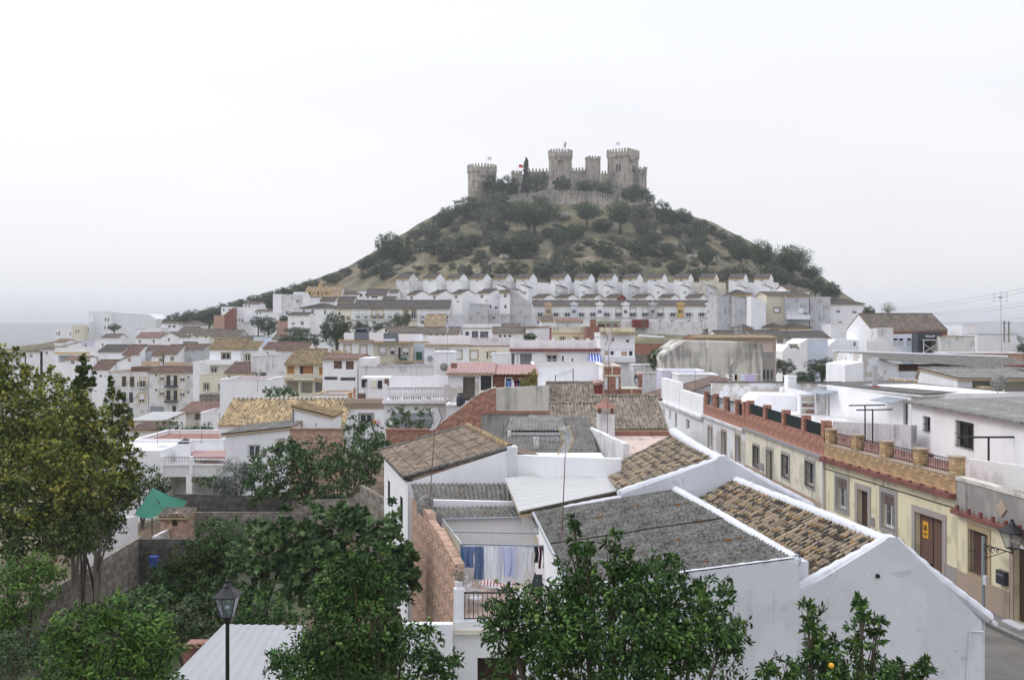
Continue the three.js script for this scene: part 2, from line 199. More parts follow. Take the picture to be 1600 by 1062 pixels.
// ---------- windows and houses ----------
// w: [x0,y0,x1,y1] in local metres on the plane z=0 of parent, recessed th; opts: k kind, sh shutter 0..1, shm, trim, grille, bal, sill
function windowPart(parent, w, o, th) {
  const [x0, y0, x1, y1] = w, W = x1 - x0, Hh = y1 - y0, k = o.k || 'w', nm = k === 'd' ? 'door' : k === 'o' ? 'loggia_back' : 'window';
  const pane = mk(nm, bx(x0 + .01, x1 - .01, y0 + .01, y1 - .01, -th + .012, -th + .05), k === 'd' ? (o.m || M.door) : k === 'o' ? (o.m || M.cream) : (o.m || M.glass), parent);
  if (k === 'w') { const f = Math.min(.09, W * .09), z0 = -th + .055, z1 = -th + .10; const gs = [bx(x0, x0 + f, y0, y1, z0, z1), bx(x1 - f, x1, y0, y1, z0, z1), bx(x0 + f, x1 - f, y1 - f, y1, z0, z1), bx(x0 + f, x1 - f, y0, y0 + f, z0, z1)]; if (W > .6) gs.push(bx((x0 + x1) / 2 - f * .6, (x0 + x1) / 2 + f * .6, y0 + f, y1 - f, z0, z1)); if (o.cross) gs.push(bx(x0 + f, x1 - f, (y0 + y1) / 2 - f * .4, (y0 + y1) / 2 + f * .4, z0, z1 - .004)); mk('frame', gs, o.fm || M.frame, pane); }
  if (o.sh) mk('shutter', bx(x0 + .02, x1 - .02, y1 - Hh * o.sh, y1 - .005, -th + .105, -th + .14), o.shm || M.shutter, pane);
  if (o.trim) { const t = o.tw || Math.min(.16, W * .16), gs = [bx(x0 - t, x0, y0 - (k === 'w' ? t : 0), y1 + t, -.02, .035), bx(x1, x1 + t, y0 - (k === 'w' ? t : 0), y1 + t, -.02, .035), bx(x0, x1, y1, y1 + t, -.02, .035)]; if (k === 'w') gs.push(bx(x0, x1, y0 - t, y0, -.02, .045)); mk('surround', gs, o.trim, pane); }
  else if (o.sill) mk('sill', bx(x0 - .08, x1 + .08, y0 - .07, y0, -.05, .07), M.lime, pane);
  if (o.grille) { const n = Math.max(3, Math.round(W / .13)), gs = []; for (let i = 0; i <= n; i++) { const x = lerp(x0 - .03, x1 + .03, i / n); gs.push(rod(V(x, y0 - .05, .07), V(x, y1 + .03, .07), .011, .011, 4)); } for (const y of [y0 + .05, (y0 + y1) / 2, y1 - .05]) gs.push(bx(x0 - .06, x1 + .06, y - .012, y + .012, .058, .07)); for (const y of [y0 + .05, y1 - .05]) for (const x of [x0 - .04, x1 + .04]) gs.push(bx(x - .01, x + .01, y - .01, y + .01, -.02, .07)); mk('grille', gs, o.grille === 1 ? M.iron : o.grille, pane); }
  if (o.bal) { const b0 = x0 - .3, b1 = x1 + .3, e = .55, gs = []; const n = Math.round((b1 - b0) / .14); for (let i = 0; i <= n; i++) { const x = lerp(b0 + .02, b1 - .02, i / n); gs.push(bx(x - .012, x + .012, y0 + .02, y0 + .95, e - .03, e - .005)); } gs.push(bx(b0, b1, y0 + .95, y0 + 1.0, e - .04, e)); for (const x of [b0, b1 - .04]) { gs.push(bx(x, x + .04, y0 + .95, y0 + 1.0, 0, e - .04)); for (let i = 1; i < 4; i++) gs.push(bx(x + .01, x + .03, y0 + .02, y0 + .95, e * i / 4 - .01, e * i / 4 + .01)); } const bs = mk('balcony', bx(b0 - .02, b1 + .02, y0 - .12, y0, .001, e + .02), o.balm || M.white2, parent); mk('railing', gs, o.bal === 1 ? M.iron : o.bal, bs); }
  return pane;
}
const WO = {};                                   // named window kinds
// spec: x [px0,px1], t eave/parapet row, d distance, dep depth (m), roof, win [[px0,py0,px1,py1,opts]]
function H(name, label, o) {
  const d = o.d, s = F / d, xc = (o.x[0] + o.x[1]) / 2, rot = (o.rot || 0) * Math.PI / 180, w = (o.x[1] - o.x[0]) / s / Math.cos(rot), dep = o.dep || 8, th = o.th || .18;
  const cx = PX(xc, d), c = Math.cos(rot), sn = Math.sin(rot); let yb = 1e9;
  for (const lx of [-w / 2, 0, w / 2]) for (const lz of [0, -dep / 2, -dep]) yb = Math.min(yb, G(cx + lx * c + lz * sn, -d - lx * sn + lz * c));
  yb -= .25; if (o.b) yb = Math.min(yb, PY(o.b, d));
  const root = thing(name, label, o.cat || 'house', V(cx, yb, -d), rot, o.group), lx = px => (px - xc) / s / Math.cos(rot), ly = py => PY(py, d) - yb;
  const W = typeof o.wall === 'string' ? M[o.wall] : o.wall || M.white, h = ly(o.t), r = o.roof || { k: 'flat' }, hw = w / 2;
  const holes = (o.win || []).map(q => [Math.max(lx(q[0]), -hw + .05), Math.max(ly(q[3]), .05), Math.min(lx(q[2]), hw - .05), ly(q[1])]);
  const open = (o.win || []).some(q => q[4] && q[4].k === 'o'), zb = open ? Math.min(1.8, dep * .4) : th, oh = holes.filter((h2, i) => (o.win[i][4] || {}).k === 'o');
  const rise = r.px ? r.px / s : (r.h || 1.5), ov = r.ov === undefined ? .3 : r.ov, RM = typeof r.m === 'string' ? M[r.m] : r.m || M.gb, SW = o.side ? M[o.side] : W;
  let fp, roofG = [], under = [], ridge = [];
  const tile = (a, b, c2, d2) => { roofG.push(sheet(a, b, c2, d2, r.pitch || .24, r.amp || .045, .06)); under.push(slab(a, b, c2, d2, .11)); };
  if (r.k === 'flat') {
    fp = [[-hw, 0], [hw, 0], [hw, h], [-hw, h]]; const par = r.par === undefined ? .6 : r.par, pt = .2, H0 = h - par;
    mk('side_walls', [bx(-hw, hw, 0, H0, -dep, -zb - .001), bx(-hw, -hw + pt, H0, h, -dep + pt, -th - .001), bx(hw - pt, hw, H0, h, -dep + pt, -th - .001), bx(-hw, hw, H0, h, -dep, -dep + pt)], SW, root);
    const cm = r.cop ? (typeof r.cop === 'string' ? M[r.cop] : r.cop) : W, ch = r.ch || .09, co = r.co || .06; mk('coping', [bx(-hw - co, hw + co, h + .002, h + ch, -.22, co), bx(-hw - co, -hw + .24, h + .002, h + ch, -dep + .24, -.22), bx(hw - .24, hw + co, h + .002, h + ch, -dep + .24, -.22), bx(-hw - co, hw + co, h + .002, h + ch, -dep - co, -dep + .24)], cm, root);
    if (par > .15) mk('roof_deck', bx(-hw + pt, hw - pt, H0 + .004, H0 + .03, -dep + pt, -th - .002), r.deck ? M[r.deck] : M.terracotta, root);
  } else if (r.k === 'gable' || r.k === 'mono') {   // ridge along the front; mono rises to the back
    fp = [[-hw, 0], [hw, 0], [hw, h], [-hw, h]]; const zr = r.k === 'mono' ? -dep : -dep * (r.at || .5), hb = r.k === 'mono' ? h + rise : h + (r.back || 0);
    const prof = r.k === 'mono' ? [[0, 0], [-dep, 0], [-dep, hb], [0, h]] : [[0, 0], [-dep, 0], [-dep, hb], [zr, h + rise], [0, h]];
    const g = new THREE.ExtrudeGeometry(new THREE.Shape(prof.map(p => new THREE.Vector2(-Math.min(p[0], -zb - .001), p[1] - (p[1] > 0 ? .06 : 0)))), { depth: w, bevelEnabled: false }); g.rotateY(Math.PI / 2); g.translate(-hw, 0, 0);
    mk('side_walls', g, SW, root); const k = rise / -zr, og = r.og === undefined ? .12 : r.og;
    tile(V(-hw - og, h - k * ov, ov), V(hw + og, h - k * ov, ov), V(hw + og, h + rise, zr), V(-hw - og, h + rise, zr));
    if (r.k === 'gable') { const kb = (h + rise - hb) / (dep + zr); tile(V(hw + og, hb - kb * ov, -dep - ov), V(-hw - og, hb - kb * ov, -dep - ov), V(-hw - og, h + rise, zr), V(hw + og, h + rise, zr)); ridge.push(rod(V(-hw - og, h + rise + .06, zr), V(hw + og, h + rise + .06, zr), .13, .13, 8)); }
    if (r.eave) mk('eave_band', bx(-hw - .1, hw + .1, h - .30, h - .06 - k * .1, .001, .16), M[r.eave], root);
  } else if (r.k === 'gableX') {                    // gable end towards the camera
    const ax = r.apex ? lx(r.apex) : 0, hl = r.tl ? ly(r.tl) : h, hr = r.tr ? ly(r.tr) : h, hp = r.peak ? ly(r.peak) : h + rise;
    fp = [[-hw, 0], [hw, 0], [hw, hr], [ax, hp], [-hw, hl]]; mk('side_walls', poly(fp.map(p => [p[0], p[1] ? p[1] - .05 : 0]), -dep, -th - .001), SW, root);
    const sl = (hp - hl) / (ax + hw), sr = (hp - hr) / (hw - ax), zf = r.zf === undefined ? .15 : r.zf;
    tile(V(-hw - ov, hl - sl * ov, -dep - .1), V(-hw - ov, hl - sl * ov, zf), V(ax, hp, zf), V(ax, hp, -dep - .1)); tile(V(hw + ov, hr - sr * ov, zf), V(hw + ov, hr - sr * ov, -dep - .1), V(ax, hp, -dep - .1), V(ax, hp, zf)); ridge.push(rod(V(ax, hp + .06, zf), V(ax, hp + .06, -dep), .13, .13, 8));
  } else if (r.k === 'monoX') {                     // slopes sideways: tl left row, tr right row
    const hl = ly(r.tl), hr = ly(r.tr); fp = [[-hw, 0], [hw, 0], [hw, hr], [-hw, hl]]; mk('side_walls', poly(fp.map(p => [p[0], p[1] ? p[1] - .05 : 0]), -dep, -th - .001), SW, root); const k = (hr - hl) / w;
    if (hl < hr) tile(V(-hw - ov, hl - k * ov, -dep), V(-hw - ov, hl - k * ov, .15), V(hw + .1, hr + k * .1, .15), V(hw + .1, hr + k * .1, -dep)); else tile(V(hw + ov, hr + k * ov, .15), V(hw + ov, hr + k * ov, -dep), V(-hw - .1, hl - k * .1, -dep), V(-hw - .1, hl - k * .1, .15));
  } else if (r.k === 'hip') {
    fp = [[-hw, 0], [hw, 0], [hw, h], [-hw, h]]; mk('side_walls', bx(-hw, hw, 0, h - .02, -dep, -th - .001), SW, root); const zr = -dep / 2, q = Math.min(hw * .8, dep / 2), y = h + rise, A = V(-hw - ov, h, ov), B = V(hw + ov, h, ov), Cc = V(hw + ov, h, -dep - ov), D = V(-hw - ov, h, -dep - ov), E = V(-hw + q, y, zr), Fv = V(hw - q, y, zr);
    tile(A, B, Fv, E); tile(Cc, D, E, Fv); tile(D, A, E, E); tile(B, Cc, Fv, Fv); ridge.push(rod(E, Fv, .13, .13, 8)); if (r.eave) mk('eave_band', bx(-hw - .1, hw + .1, h - .3, h - .12, .001, .16), M[r.eave], root);
  } else if (r.k === 'poly') { fp = r.pts.map(p => [lx(p[0]), p[1] === 'b' ? 0 : ly(p[1])]); mk('side_walls', poly(fp, -dep, -th - .001), SW, root); }
  if (open) { const top = (r.k === 'flat' ? h - (r.par === undefined ? .6 : r.par) : h) - .07; mk('loggia_walls', poly([[-hw + .002, 0], [hw - .002, 0], [hw - .002, top], [-hw + .002, top]], -zb, -th - .001, oh.map(q => [q[0], q[1], q[2], Math.min(q[3], top - .05)])), SW, root); }
  mk('front_wall', poly(fp, -th, 0, holes), W, root);
  if (roofG.length) { const ro = mk('roof', roofG, RM, root); mk('roof_board', under, r.um || M.trim, ro); if (ridge.length && !r.noridge) mk('ridge_tiles', ridge, RM, ro); }
  (o.win || []).forEach((q, i) => windowPart(root, holes[i], q[4] || {}, (q[4] || {}).k === 'o' ? zb : th));
  if (o.band) for (const [py0, py1, m, proud] of o.band) mk('cornice', bx(-hw - .03, hw + .03, ly(py1), ly(py0), .001, proud || .12), M[m], root);
  if (o.plinth) mk('plinth', bx(-hw + .002, hw - .002, 0, ly(o.plinth[0]), .001, .03), M[o.plinth[1]], root);
  return { root, lx, ly, w, h, hw, dep, s, yb, d };
}
// small attachments, given in photo rows / columns on the front of house q
const boxOn = (q, name, x0, y0, x1, y1, m, z0 = .002, z1 = .3) => mk(name, bx(q.lx(x0), q.lx(x1), q.ly(y1), q.ly(y0), z0, z1), typeof m === 'string' ? M[m] : m, q.root);
// ---------- foliage ----------
const PAL = {
  oak: [[.048, .078, .032], [.036, .062, .026], [.064, .096, .040], [.080, .108, .048]], olive: [[.105, .125, .075], [.080, .100, .058], [.13, .145, .095]], pine: [[.050, .085, .028], [.040, .070, .024], [.070, .108, .036]], scrub: [[.12, .125, .065], [.095, .105, .055], [.15, .14, .08]],
  cyp: [[.03, .045, .026], [.04, .058, .032]], orange: [[.029, .070, .014], [.042, .095, .018], [.022, .052, .012], [.075, .14, .026], [.034, .078, .017]], plane: [[.15, .168, .030], [.20, .205, .036], [.11, .145, .03], [.075, .108, .025], [.25, .235, .042], [.13, .158, .03]], planeG: [[.045, .075, .018], [.060, .092, .022], [.036, .060, .016], [.10, .12, .028]], fig: [[.055, .105, .032], [.072, .128, .040], [.042, .082, .028], [.10, .16, .055]], yellowg: [[.22, .22, .05], [.16, .19, .05], [.28, .24, .06]], lemon: [[.055, .115, .018], [.075, .145, .024], [.04, .085, .016], [.10, .175, .03]], grey: [[.13, .15, .12], [.10, .12, .095], [.17, .18, .15]],
};
// leaf kinds: outline (x along width, y along length), folded a little along the midrib
const LEAF = {
  rhomb: [[0, 0], [.5, .45], [0, 1], [-.5, .45]], ovate: [[0, 0], [.34, .28], [.36, .55], [0, 1], [-.36, .55], [-.34, .28]],
  lobed: [[0, 0], [.42, .05], [.28, .30], [.62, .48], [.26, .56], [0, 1], [-.26, .56], [-.62, .48], [-.28, .30], [-.42, .05]],
};
class Leaves {
  constructor() { this.p = []; this.c = []; }
  add(kind, at, dir, nrm, len, wid, col) {
    const t = dir.clone().normalize(), b = V().crossVectors(nrm, t).normalize(), n = V().crossVectors(t, b), o = LEAF[kind], k = [], m = V();
    for (const [x, y] of o) { const dz = -.22 * Math.abs(x) * wid * 1.4 - .25 * y * y * len * .6; k.push(at.x + b.x * x * wid + t.x * y * len + n.x * dz, at.y + b.y * x * wid + t.y * y * len + n.y * dz, at.z + b.z * x * wid + t.z * y * len + n.z * dz); }
    for (let i = 1; i < o.length - 1; i++) { this.p.push(k[0], k[1], k[2], k[i * 3], k[i * 3 + 1], k[i * 3 + 2], k[i * 3 + 3], k[i * 3 + 4], k[i * 3 + 5]); for (let q = 0; q < 3; q++) this.c.push(col[0], col[1], col[2]); }
  }
  geo() { const g = new THREE.BufferGeometry(); g.setAttribute('position', new THREE.Float32BufferAttribute(this.p, 3)); g.setAttribute('color', new THREE.Float32BufferAttribute(this.c, 3)); g.computeVertexNormals(); return g; }
}
const rdir = () => { const z = rr(-1, 1), a = rr(0, 6.2832), r = Math.sqrt(1 - z * z); return V(r * Math.cos(a), z, r * Math.sin(a)); };
const pick = a => a[Math.floor(R() * a.length) % a.length];
const jit = (c, k = .25) => { const f = 1 + rr(-k, k); return [c[0] * f * (1 + rr(-.08, .08)), c[1] * f, c[2] * f]; };
// crown filled with leaf clumps; shape(dir) scales the radius in a direction
function crown(L, o) {
  const { c = V(0, 0, 0), rx, ry, rz = rx, n, per, size, pal, kind = 'rhomb', cr = .28, fill = .45, droop = .2, shape, asp = .6, tone = .3, ns = 1.7 } = o, sd = rr(0, 50);
  for (let i = 0; i < n; i++) {
    const u = rdir(), nz = .78 + .44 * fbm(u.x * ns + sd, u.y * ns + u.z * ns * 1.3 + sd, 0, 3, 5) * 1.0, k = Math.pow(R(), fill) * nz * (shape ? shape(u) : 1);
    const q = V(c.x + u.x * rx * k, c.y + u.y * ry * k, c.z + u.z * rz * k), base = pick(pal), rad = cr * Math.min(rx, ry) * rr(.7, 1.3), ct = 1 + rr(-tone, tone) * .6;
    for (let j = 0; j < per; j++) { const e = rdir(), w = Math.pow(R(), .4) * rad, at = V(q.x + e.x * w, q.y + e.y * w * .8, q.z + e.z * w), out = V().copy(at).sub(c).normalize(), dir = rdir().addScaledVector(out, .7).add(V(0, -droop, 0)), nn = rdir().addScaledVector(out, .6).add(V(0, .7, 0)), s = size * rr(.7, 1.25); const cl = jit(R() < .75 ? base : pick(pal), .2).map(v => v * ct); L.add(kind, at, dir, nn, s, s * asp, cl); }
  }
}
const leafMesh = (name, L, parent) => { const m = new THREE.Mesh(L.geo(), M.leaf); m.name = name; m.castShadow = m.receiveShadow = true; parent.add(m); return m; };
const woodMesh = (segs, parent, m = M.bark, name = 'trunk') => mk(name, segs.map(([a, b, r0, r1]) => rod(a, b, r0, r1, 7)), m, parent);
// prototypes about 1 unit wide; base at y = 0
const PROTO = {};
function proto(k, fn) { reseed(k.length * 31 + k.charCodeAt(0)); const g = new THREE.Group(); fn(g); PROTO[k] = g; }
for (const [k, pal, n] of [['oak_a', 'oak', 46], ['oak_b', 'oak', 40], ['oak_c', 'oak', 52], ['olive_a', 'olive', 44], ['olive_b', 'olive', 38], ['scrub', 'scrub', 34]])
  proto(k, g => { const L = new Leaves(), low = k === 'scrub'; crown(L, { c: V(0, low ? .42 : .52, 0), rx: .46, ry: low ? .44 : .46, n: n * 2.4, per: 44, size: .052, pal: PAL[pal], cr: .24, fill: .38 }); leafMesh('crown', L, g); woodMesh([[V(0, -.05, 0), V(.02, .3, 0), .05, .035], [V(.02, .3, 0), V(.2, .55, .05), .03, .012], [V(.02, .3, 0), V(-.18, .55, -.05), .03, .012]], g); });
proto('pine', g => { const L = new Leaves(); crown(L, { c: V(0, .64, 0), rx: .48, ry: .36, n: 170, per: 40, size: .05, pal: PAL.pine, cr: .42, fill: .4, droop: -.3, asp: .35, shape: u => u.y < 0 ? .75 : 1 }); leafMesh('crown', L, g); woodMesh([[V(0, -.05, 0), V(.02, .42, 0), .035, .026], [V(.02, .42, 0), V(.2, .62, .03), .02, .01], [V(.02, .42, 0), V(-.22, .62, -.03), .02, .01], [V(.02, .42, 0), V(0, .66, .15), .018, .01]], g); });
proto('cypress', g => { const L = new Leaves(); for (let i = 0; i < 9; i++) { const y = .08 + i * .1; crown(L, { c: V(0, y, 0), rx: .16 * (1 - i / 10.5) + .02, ry: .09, n: 22, per: 18, size: .04, pal: PAL.cyp, cr: .5, fill: .4, droop: -1 }); } leafMesh('crown', L, g); woodMesh([[V(0, -.05, 0), V(0, .3, 0), .02, .015]], g); });
proto('palm', g => { const L = new Leaves(); for (let i = 0; i < 34; i++) { const a = i * 2.4, el = rr(-.5, 1.1), q = V(0, .72, 0); let dir = V(Math.cos(a) * Math.cos(el), Math.sin(el), Math.sin(a) * Math.cos(el)); for (let j = 0; j < 9; j++) { const nq = q.clone().addScaledVector(dir, .052), sd = V().crossVectors(dir, V(0, 1, 0)).normalize(); for (const s of [-1, 1]) L.add('rhomb', q, sd.clone().multiplyScalar(s).addScaledVector(dir, .8), V(0, 1, 0), .12, .022, jit(pick(PAL.olive), .2)); q.copy(nq); dir.y -= .16; dir.normalize(); } } leafMesh('crown', L, g); woodMesh([[V(0, -.05, 0), V(0, .72, 0), .045, .035]], g, M.barkL); });
proto('bare', g => { const L = new Leaves(); crown(L, { c: V(0, .62, 0), rx: .42, ry: .36, n: 90, per: 5, size: .05, pal: PAL.scrub, cr: .3, fill: .5 }); leafMesh('crown', L, g); const s = [[V(0, -.05, 0), V(0, .35, 0), .03, .02]]; for (let i = 0; i < 26; i++) { const a = V(0, rr(.3, .5), 0), b = a.clone().add(rdir().multiplyScalar(.38)); b.y = Math.abs(b.y - .4) + .45; s.push([a, b, .012, .004]); } woodMesh(s, g, M.barkL); });

// where the sight line through a photo point meets the ground between two distances
function meet(px, py, d0, d1) { let best = 1e9, bd = d0; for (let d = d0; d <= d1; d += 1.5) { const gap = PY(py, d) - G(PX(px, d), -d); if (gap <= 0) return d; if (gap < best) { best = gap; bd = d; } } return bd; }
const planted = [];
function plant(kind, cx, cy, w, h, d, what, zone, cat = 'tree', group = 'trees on the castle hill') {
  const px = cx, base = cy + h / 2; if (!d) d = meet(px, base, 318, 470); const x = PX(px, d), gy = G(x, -d), y = PY(base, d) > gy + .6 ? PY(base, d) : Math.min(gy, PY(base, d) + .3), Hm = PY(cy - h / 2, d) - y;
  const g = PROTO[kind].clone(); g.name = uniq(kind.startsWith('oak') ? 'evergreen_oak' : kind.startsWith('olive') ? 'olive_tree' : kind === 'scrub' ? 'scrub_bush' : kind === 'pine' ? 'umbrella_pine' : kind === 'cypress' ? 'cypress_tree' : kind === 'palm' ? 'palm_tree' : 'sparse_tree');
  g.position.set(x, y - .05, -d); const sx = w * d / F / (kind === 'cypress' ? .34 : .95); g.scale.set(sx, Hm / (kind === 'pine' ? .93 : kind === 'palm' ? .98 : .99), sx); g.rotation.y = hash(Math.round(cx), Math.round(cy), 3) * 6.28; scene.add(g);
  if (y > gy + .5) { const t = g.children[1]; const ext = mk('trunk', rod(V(0, (gy - y - .2) / g.scale.y, 0), V(0, .3, 0), .05, .045, 7), M.bark, g); } g.userData = { category: cat, group }; planted.push({ g, px, what, zone }); return g;
}
{ // [zoom x, zoom y, w, h, kind] measured on the hill, each unit 0.375 photo pixels from (560,200)
  const Z = 'on hill slope', q = [
    [460, 330, 112, 85, 'oak_a'], [370, 366, 66, 76, 'oak_b'], [575, 312, 95, 84, 'olive_a'], [540, 372, 95, 92, 'olive_b'], [640, 345, 112, 76, 'oak_c'], [590, 412, 66, 52, 'olive_a'], [300, 428, 84, 72, 'olive_a'], [255, 492, 62, 52, 'olive_b'], [315, 497, 84, 62, 'oak_b'], [388, 486, 104, 78, 'olive_a'], [460, 470, 92, 62, 'olive_b'], [488, 472, 46, 48, 'oak_a'], [555, 452, 84, 62, 'olive_a'], [515, 542, 62, 52, 'olive_b'], [370, 533, 46, 38, 'oak_b'], [392, 572, 32, 34, 'scrub'], [120, 490, 86, 104, 'oak_a'], [167, 510, 104, 112, 'oak_c'], [45, 550, 48, 38, 'oak_b'], [101, 590, 72, 74, 'oak_a'],
    [730, 388, 190, 132, 'pine'], [953, 368, 108, 96, 'pine'], [1090, 382, 112, 122, 'pine'], [692, 482, 114, 112, 'oak_c'], [602, 492, 94, 74, 'oak_a'], [845, 456, 84, 78, 'oak_b'], [897, 432, 82, 62, 'oak_a'], [1016, 406, 72, 56, 'oak_c'], [1020, 502, 72, 72, 'oak_b'], [1066, 516, 62, 52, 'olive_a'], [856, 526, 84, 62, 'olive_b'], [1170, 502, 84, 84, 'oak_a'], [1216, 466, 72, 62, 'oak_c'], [1270, 506, 112, 56, 'olive_a'], [1185, 347, 68, 62, 'oak_b'], [1160, 381, 42, 36, 'scrub'], [1235, 365, 52, 84, 'palm'], [1268, 352, 64, 94, 'oak_a'], [1330, 370, 92, 62, 'oak_c'], [1366, 377, 52, 62, 'olive_b'], [1330, 421, 84, 52, 'olive_a'], [1415, 441, 84, 46, 'oak_b'], [1280, 426, 42, 36, 'scrub'], [1370, 490, 74, 62, 'olive_b'], [1420, 470, 62, 62, 'oak_a'], [1450, 531, 62, 62, 'oak_b'], [1495, 535, 54, 64, 'palm'], [1470, 421, 42, 36, 'oak_c'], [1510, 446, 44, 42, 'oak_b'], [1546, 481, 54, 36, 'oak_a'], [1580, 516, 56, 62, 'oak_c'], [1323, 581, 66, 52, 'oak_a'], [1275, 546, 30, 26, 'scrub'], [1190, 551, 36, 36, 'scrub'], [760, 300, 60, 40, 'olive_b'], [1200, 415, 90, 50, 'olive_a'], [800, 430, 60, 40, 'scrub'], [1090, 470, 60, 40, 'scrub'], [960, 470, 50, 34, 'scrub'], [1240, 560, 50, 34, 'scrub'], [1400, 560, 40, 34, 'scrub'],
    [650, 575, 104, 62, 'scrub'], [780, 583, 104, 72, 'olive_a'], [872, 588, 114, 82, 'olive_b'], [1000, 588, 124, 72, 'oak_b'], [1130, 584, 84, 62, 'scrub'], [1400, 606, 62, 52, 'olive_a'], [1452, 606, 62, 52, 'oak_b'], [1500, 612, 52, 52, 'scrub'], [1545, 606, 58, 52, 'olive_b'], [1592, 600, 52, 62, 'oak_c'], [442, 596, 52, 62, 'olive_b'], [532, 592, 42, 52, 'olive_a'], [230, 545, 30, 26, 'scrub'], [310, 600, 36, 30, 'scrub'], [20, 610, 40, 30, 'scrub']];
  for (const [x, y, w, h, k] of q) { const what = k.startsWith('oak') ? 'dark evergreen oak' : k.startsWith('olive') ? 'grey green olive tree' : k === 'pine' ? 'umbrella pine' : k === 'palm' ? 'palm' : 'low dry scrub bush'; plant(k, 560 + x * .375, 200 + y * .375, w * .44, h * (k === 'pine' ? .40 : .42), 0, what, y < 400 ? 'on the slope just under the castle wall' : y < 520 ? 'halfway up the castle hill' : 'at the hill foot above the white terrace', k === 'scrub' ? 'bush' : 'tree'); }
  reseed(55); for (let i = 0; i < 150; i++) { const x = rr(575, 1265), lo = pl([[560, 428], [1000, 436], [1260, 440]], x), hi = pl([[560, 425], [690, 350], [760, 325], [1020, 325], [1120, 362], [1260, 432]], x); plant(i % 4 ? 'scrub' : 'olive_b', x, rr(hi + 6, lo), rr(8, 22), rr(5, 13), 0, i % 4 ? 'tiny dry scrub tuft' : 'little grey green bush', x < 760 ? 'on the left half of the castle hill' : x < 960 ? 'on the middle of the castle hill' : 'on the right half of the castle hill', 'bush'); }
  reseed(77); for (let i = 0; i < 34; i++) { const L = i < 17, t = (i % 17 + rr(.1, .9)) / 17, x = L ? lerp(505, 715, t) : lerp(1030, 1285, t), y = L ? pl([[500, 436], [560, 416], [620, 381], [690, 341], [720, 325]], x) : pl([[1020, 319], [1100, 351], [1180, 391], [1260, 426], [1290, 448]], x), w = rr(10, 26); plant(['oak_a', 'olive_a', 'scrub', 'oak_c', 'olive_b'][i % 5], x, y + rr(0, 5), w, w * rr(.6, .9), 0, 'ridgeline bush', L ? 'along the left edge of the castle hill' : 'along the right edge of the castle hill', 'bush'); }
  // inside and under the castle walls
  for (const [x, y, w, h, k, d] of [[560, 238, 86, 84, 'oak_a', 462], [628, 240, 92, 86, 'oak_c', 464], [700, 200, 40, 150, 'cypress', 466], [745, 222, 98, 86, 'olive_a', 463], [848, 232, 78, 66, 'oak_b', 460], [945, 242, 74, 56, 'oak_a', 460], [1025, 250, 94, 80, 'olive_b', 459], [1150, 272, 114, 76, 'oak_c', 462], [1215, 292, 42, 38, 'olive_a', 462]]) plant(k, 560 + x * .375, 200 + y * .375, w * .375, h * .375, d, k === 'cypress' ? 'tall pointed cypress' : 'evergreen tree', 'between the castle towers and outer wall');
  // right shoulder, left flank
  for (const [x, y, w, h, k] of [[1189, 408, 36, 56, 'pine'], [1238, 416, 64, 56, 'pine'], [1266, 432, 36, 30, 'pine'], [1158, 394, 36, 26, 'oak_a'], [1104, 398, 24, 36, 'oak_b'], [1202, 428, 26, 42, 'oak_c'], [1222, 436, 30, 36, 'oak_b'], [1184, 424, 22, 32, 'palm'], [1167, 416, 18, 30, 'palm'], [1274, 446, 26, 26, 'oak_a'], [1297, 454, 34, 28, 'oak_c'], [1252, 450, 30, 28, 'olive_a'], [1140, 430, 22, 24, 'oak_b'], [1210, 452, 34, 24, 'scrub']]) plant(k, x, y, w, h, 330 + (x % 7) * 4, k === 'pine' ? 'umbrella pine' : k === 'palm' ? 'palm' : k === 'scrub' ? 'low dry scrub bush' : 'evergreen tree', 'in the grove on the right hill shoulder');
  for (let i = 0; i < 17; i++) { const x = 272 + i * 13.6, y = pl([[272, 497], [330, 487], [380, 473], [430, 460], [490, 443]], x); plant(['oak_a', 'olive_a', 'oak_c', 'olive_b', 'oak_b'][i % 5], x, y + 7, 34, 30, 392 - i * 2, 'evergreen tree', 'in the wooded left flank below the hill'); }
}
// boulders on the slope
{ const spots = [[788, 405, 18], [772, 413, 12], [880, 384, 26], [905, 388, 20], [862, 330, 22], [884, 340, 18], [1083, 405, 22], [622, 420, 18], [1070, 345, 20], [1098, 352, 16], [950, 382, 14], [840, 338, 16]];
  spots.sort((a, b) => a[0] - b[0]).forEach(([px, py, w], i) => { reseed(300 + i); const d = meet(px, py, 318, 470), g = new THREE.IcosahedronGeometry(1, 2), p = g.attributes.position; for (let k = 0; k < p.count; k++) { const v = V().fromBufferAttribute(p, k), f = .7 + .6 * fbm(v.x * 1.3 + i * 7, v.y * 1.3 + v.z * 1.7 + 9, 0, 3, 6); p.setXYZ(k, v.x * f, v.y * f * .6, v.z * f); } const s = w * d / F / 2; g.scale(s, s, s); g.computeVertexNormals(); const o = mk('boulder', g, M.rock); o.position.set(PX(px, d), G(PX(px, d), -d) + s * .15, -d); tag(o, `${['first','second','third','fourth','fifth','sixth','seventh','eighth','ninth','tenth','eleventh','twelfth'][i]} grey rock outcrop from left on the dry castle hill`, 'rock', 'rocks on the hill'); }); }

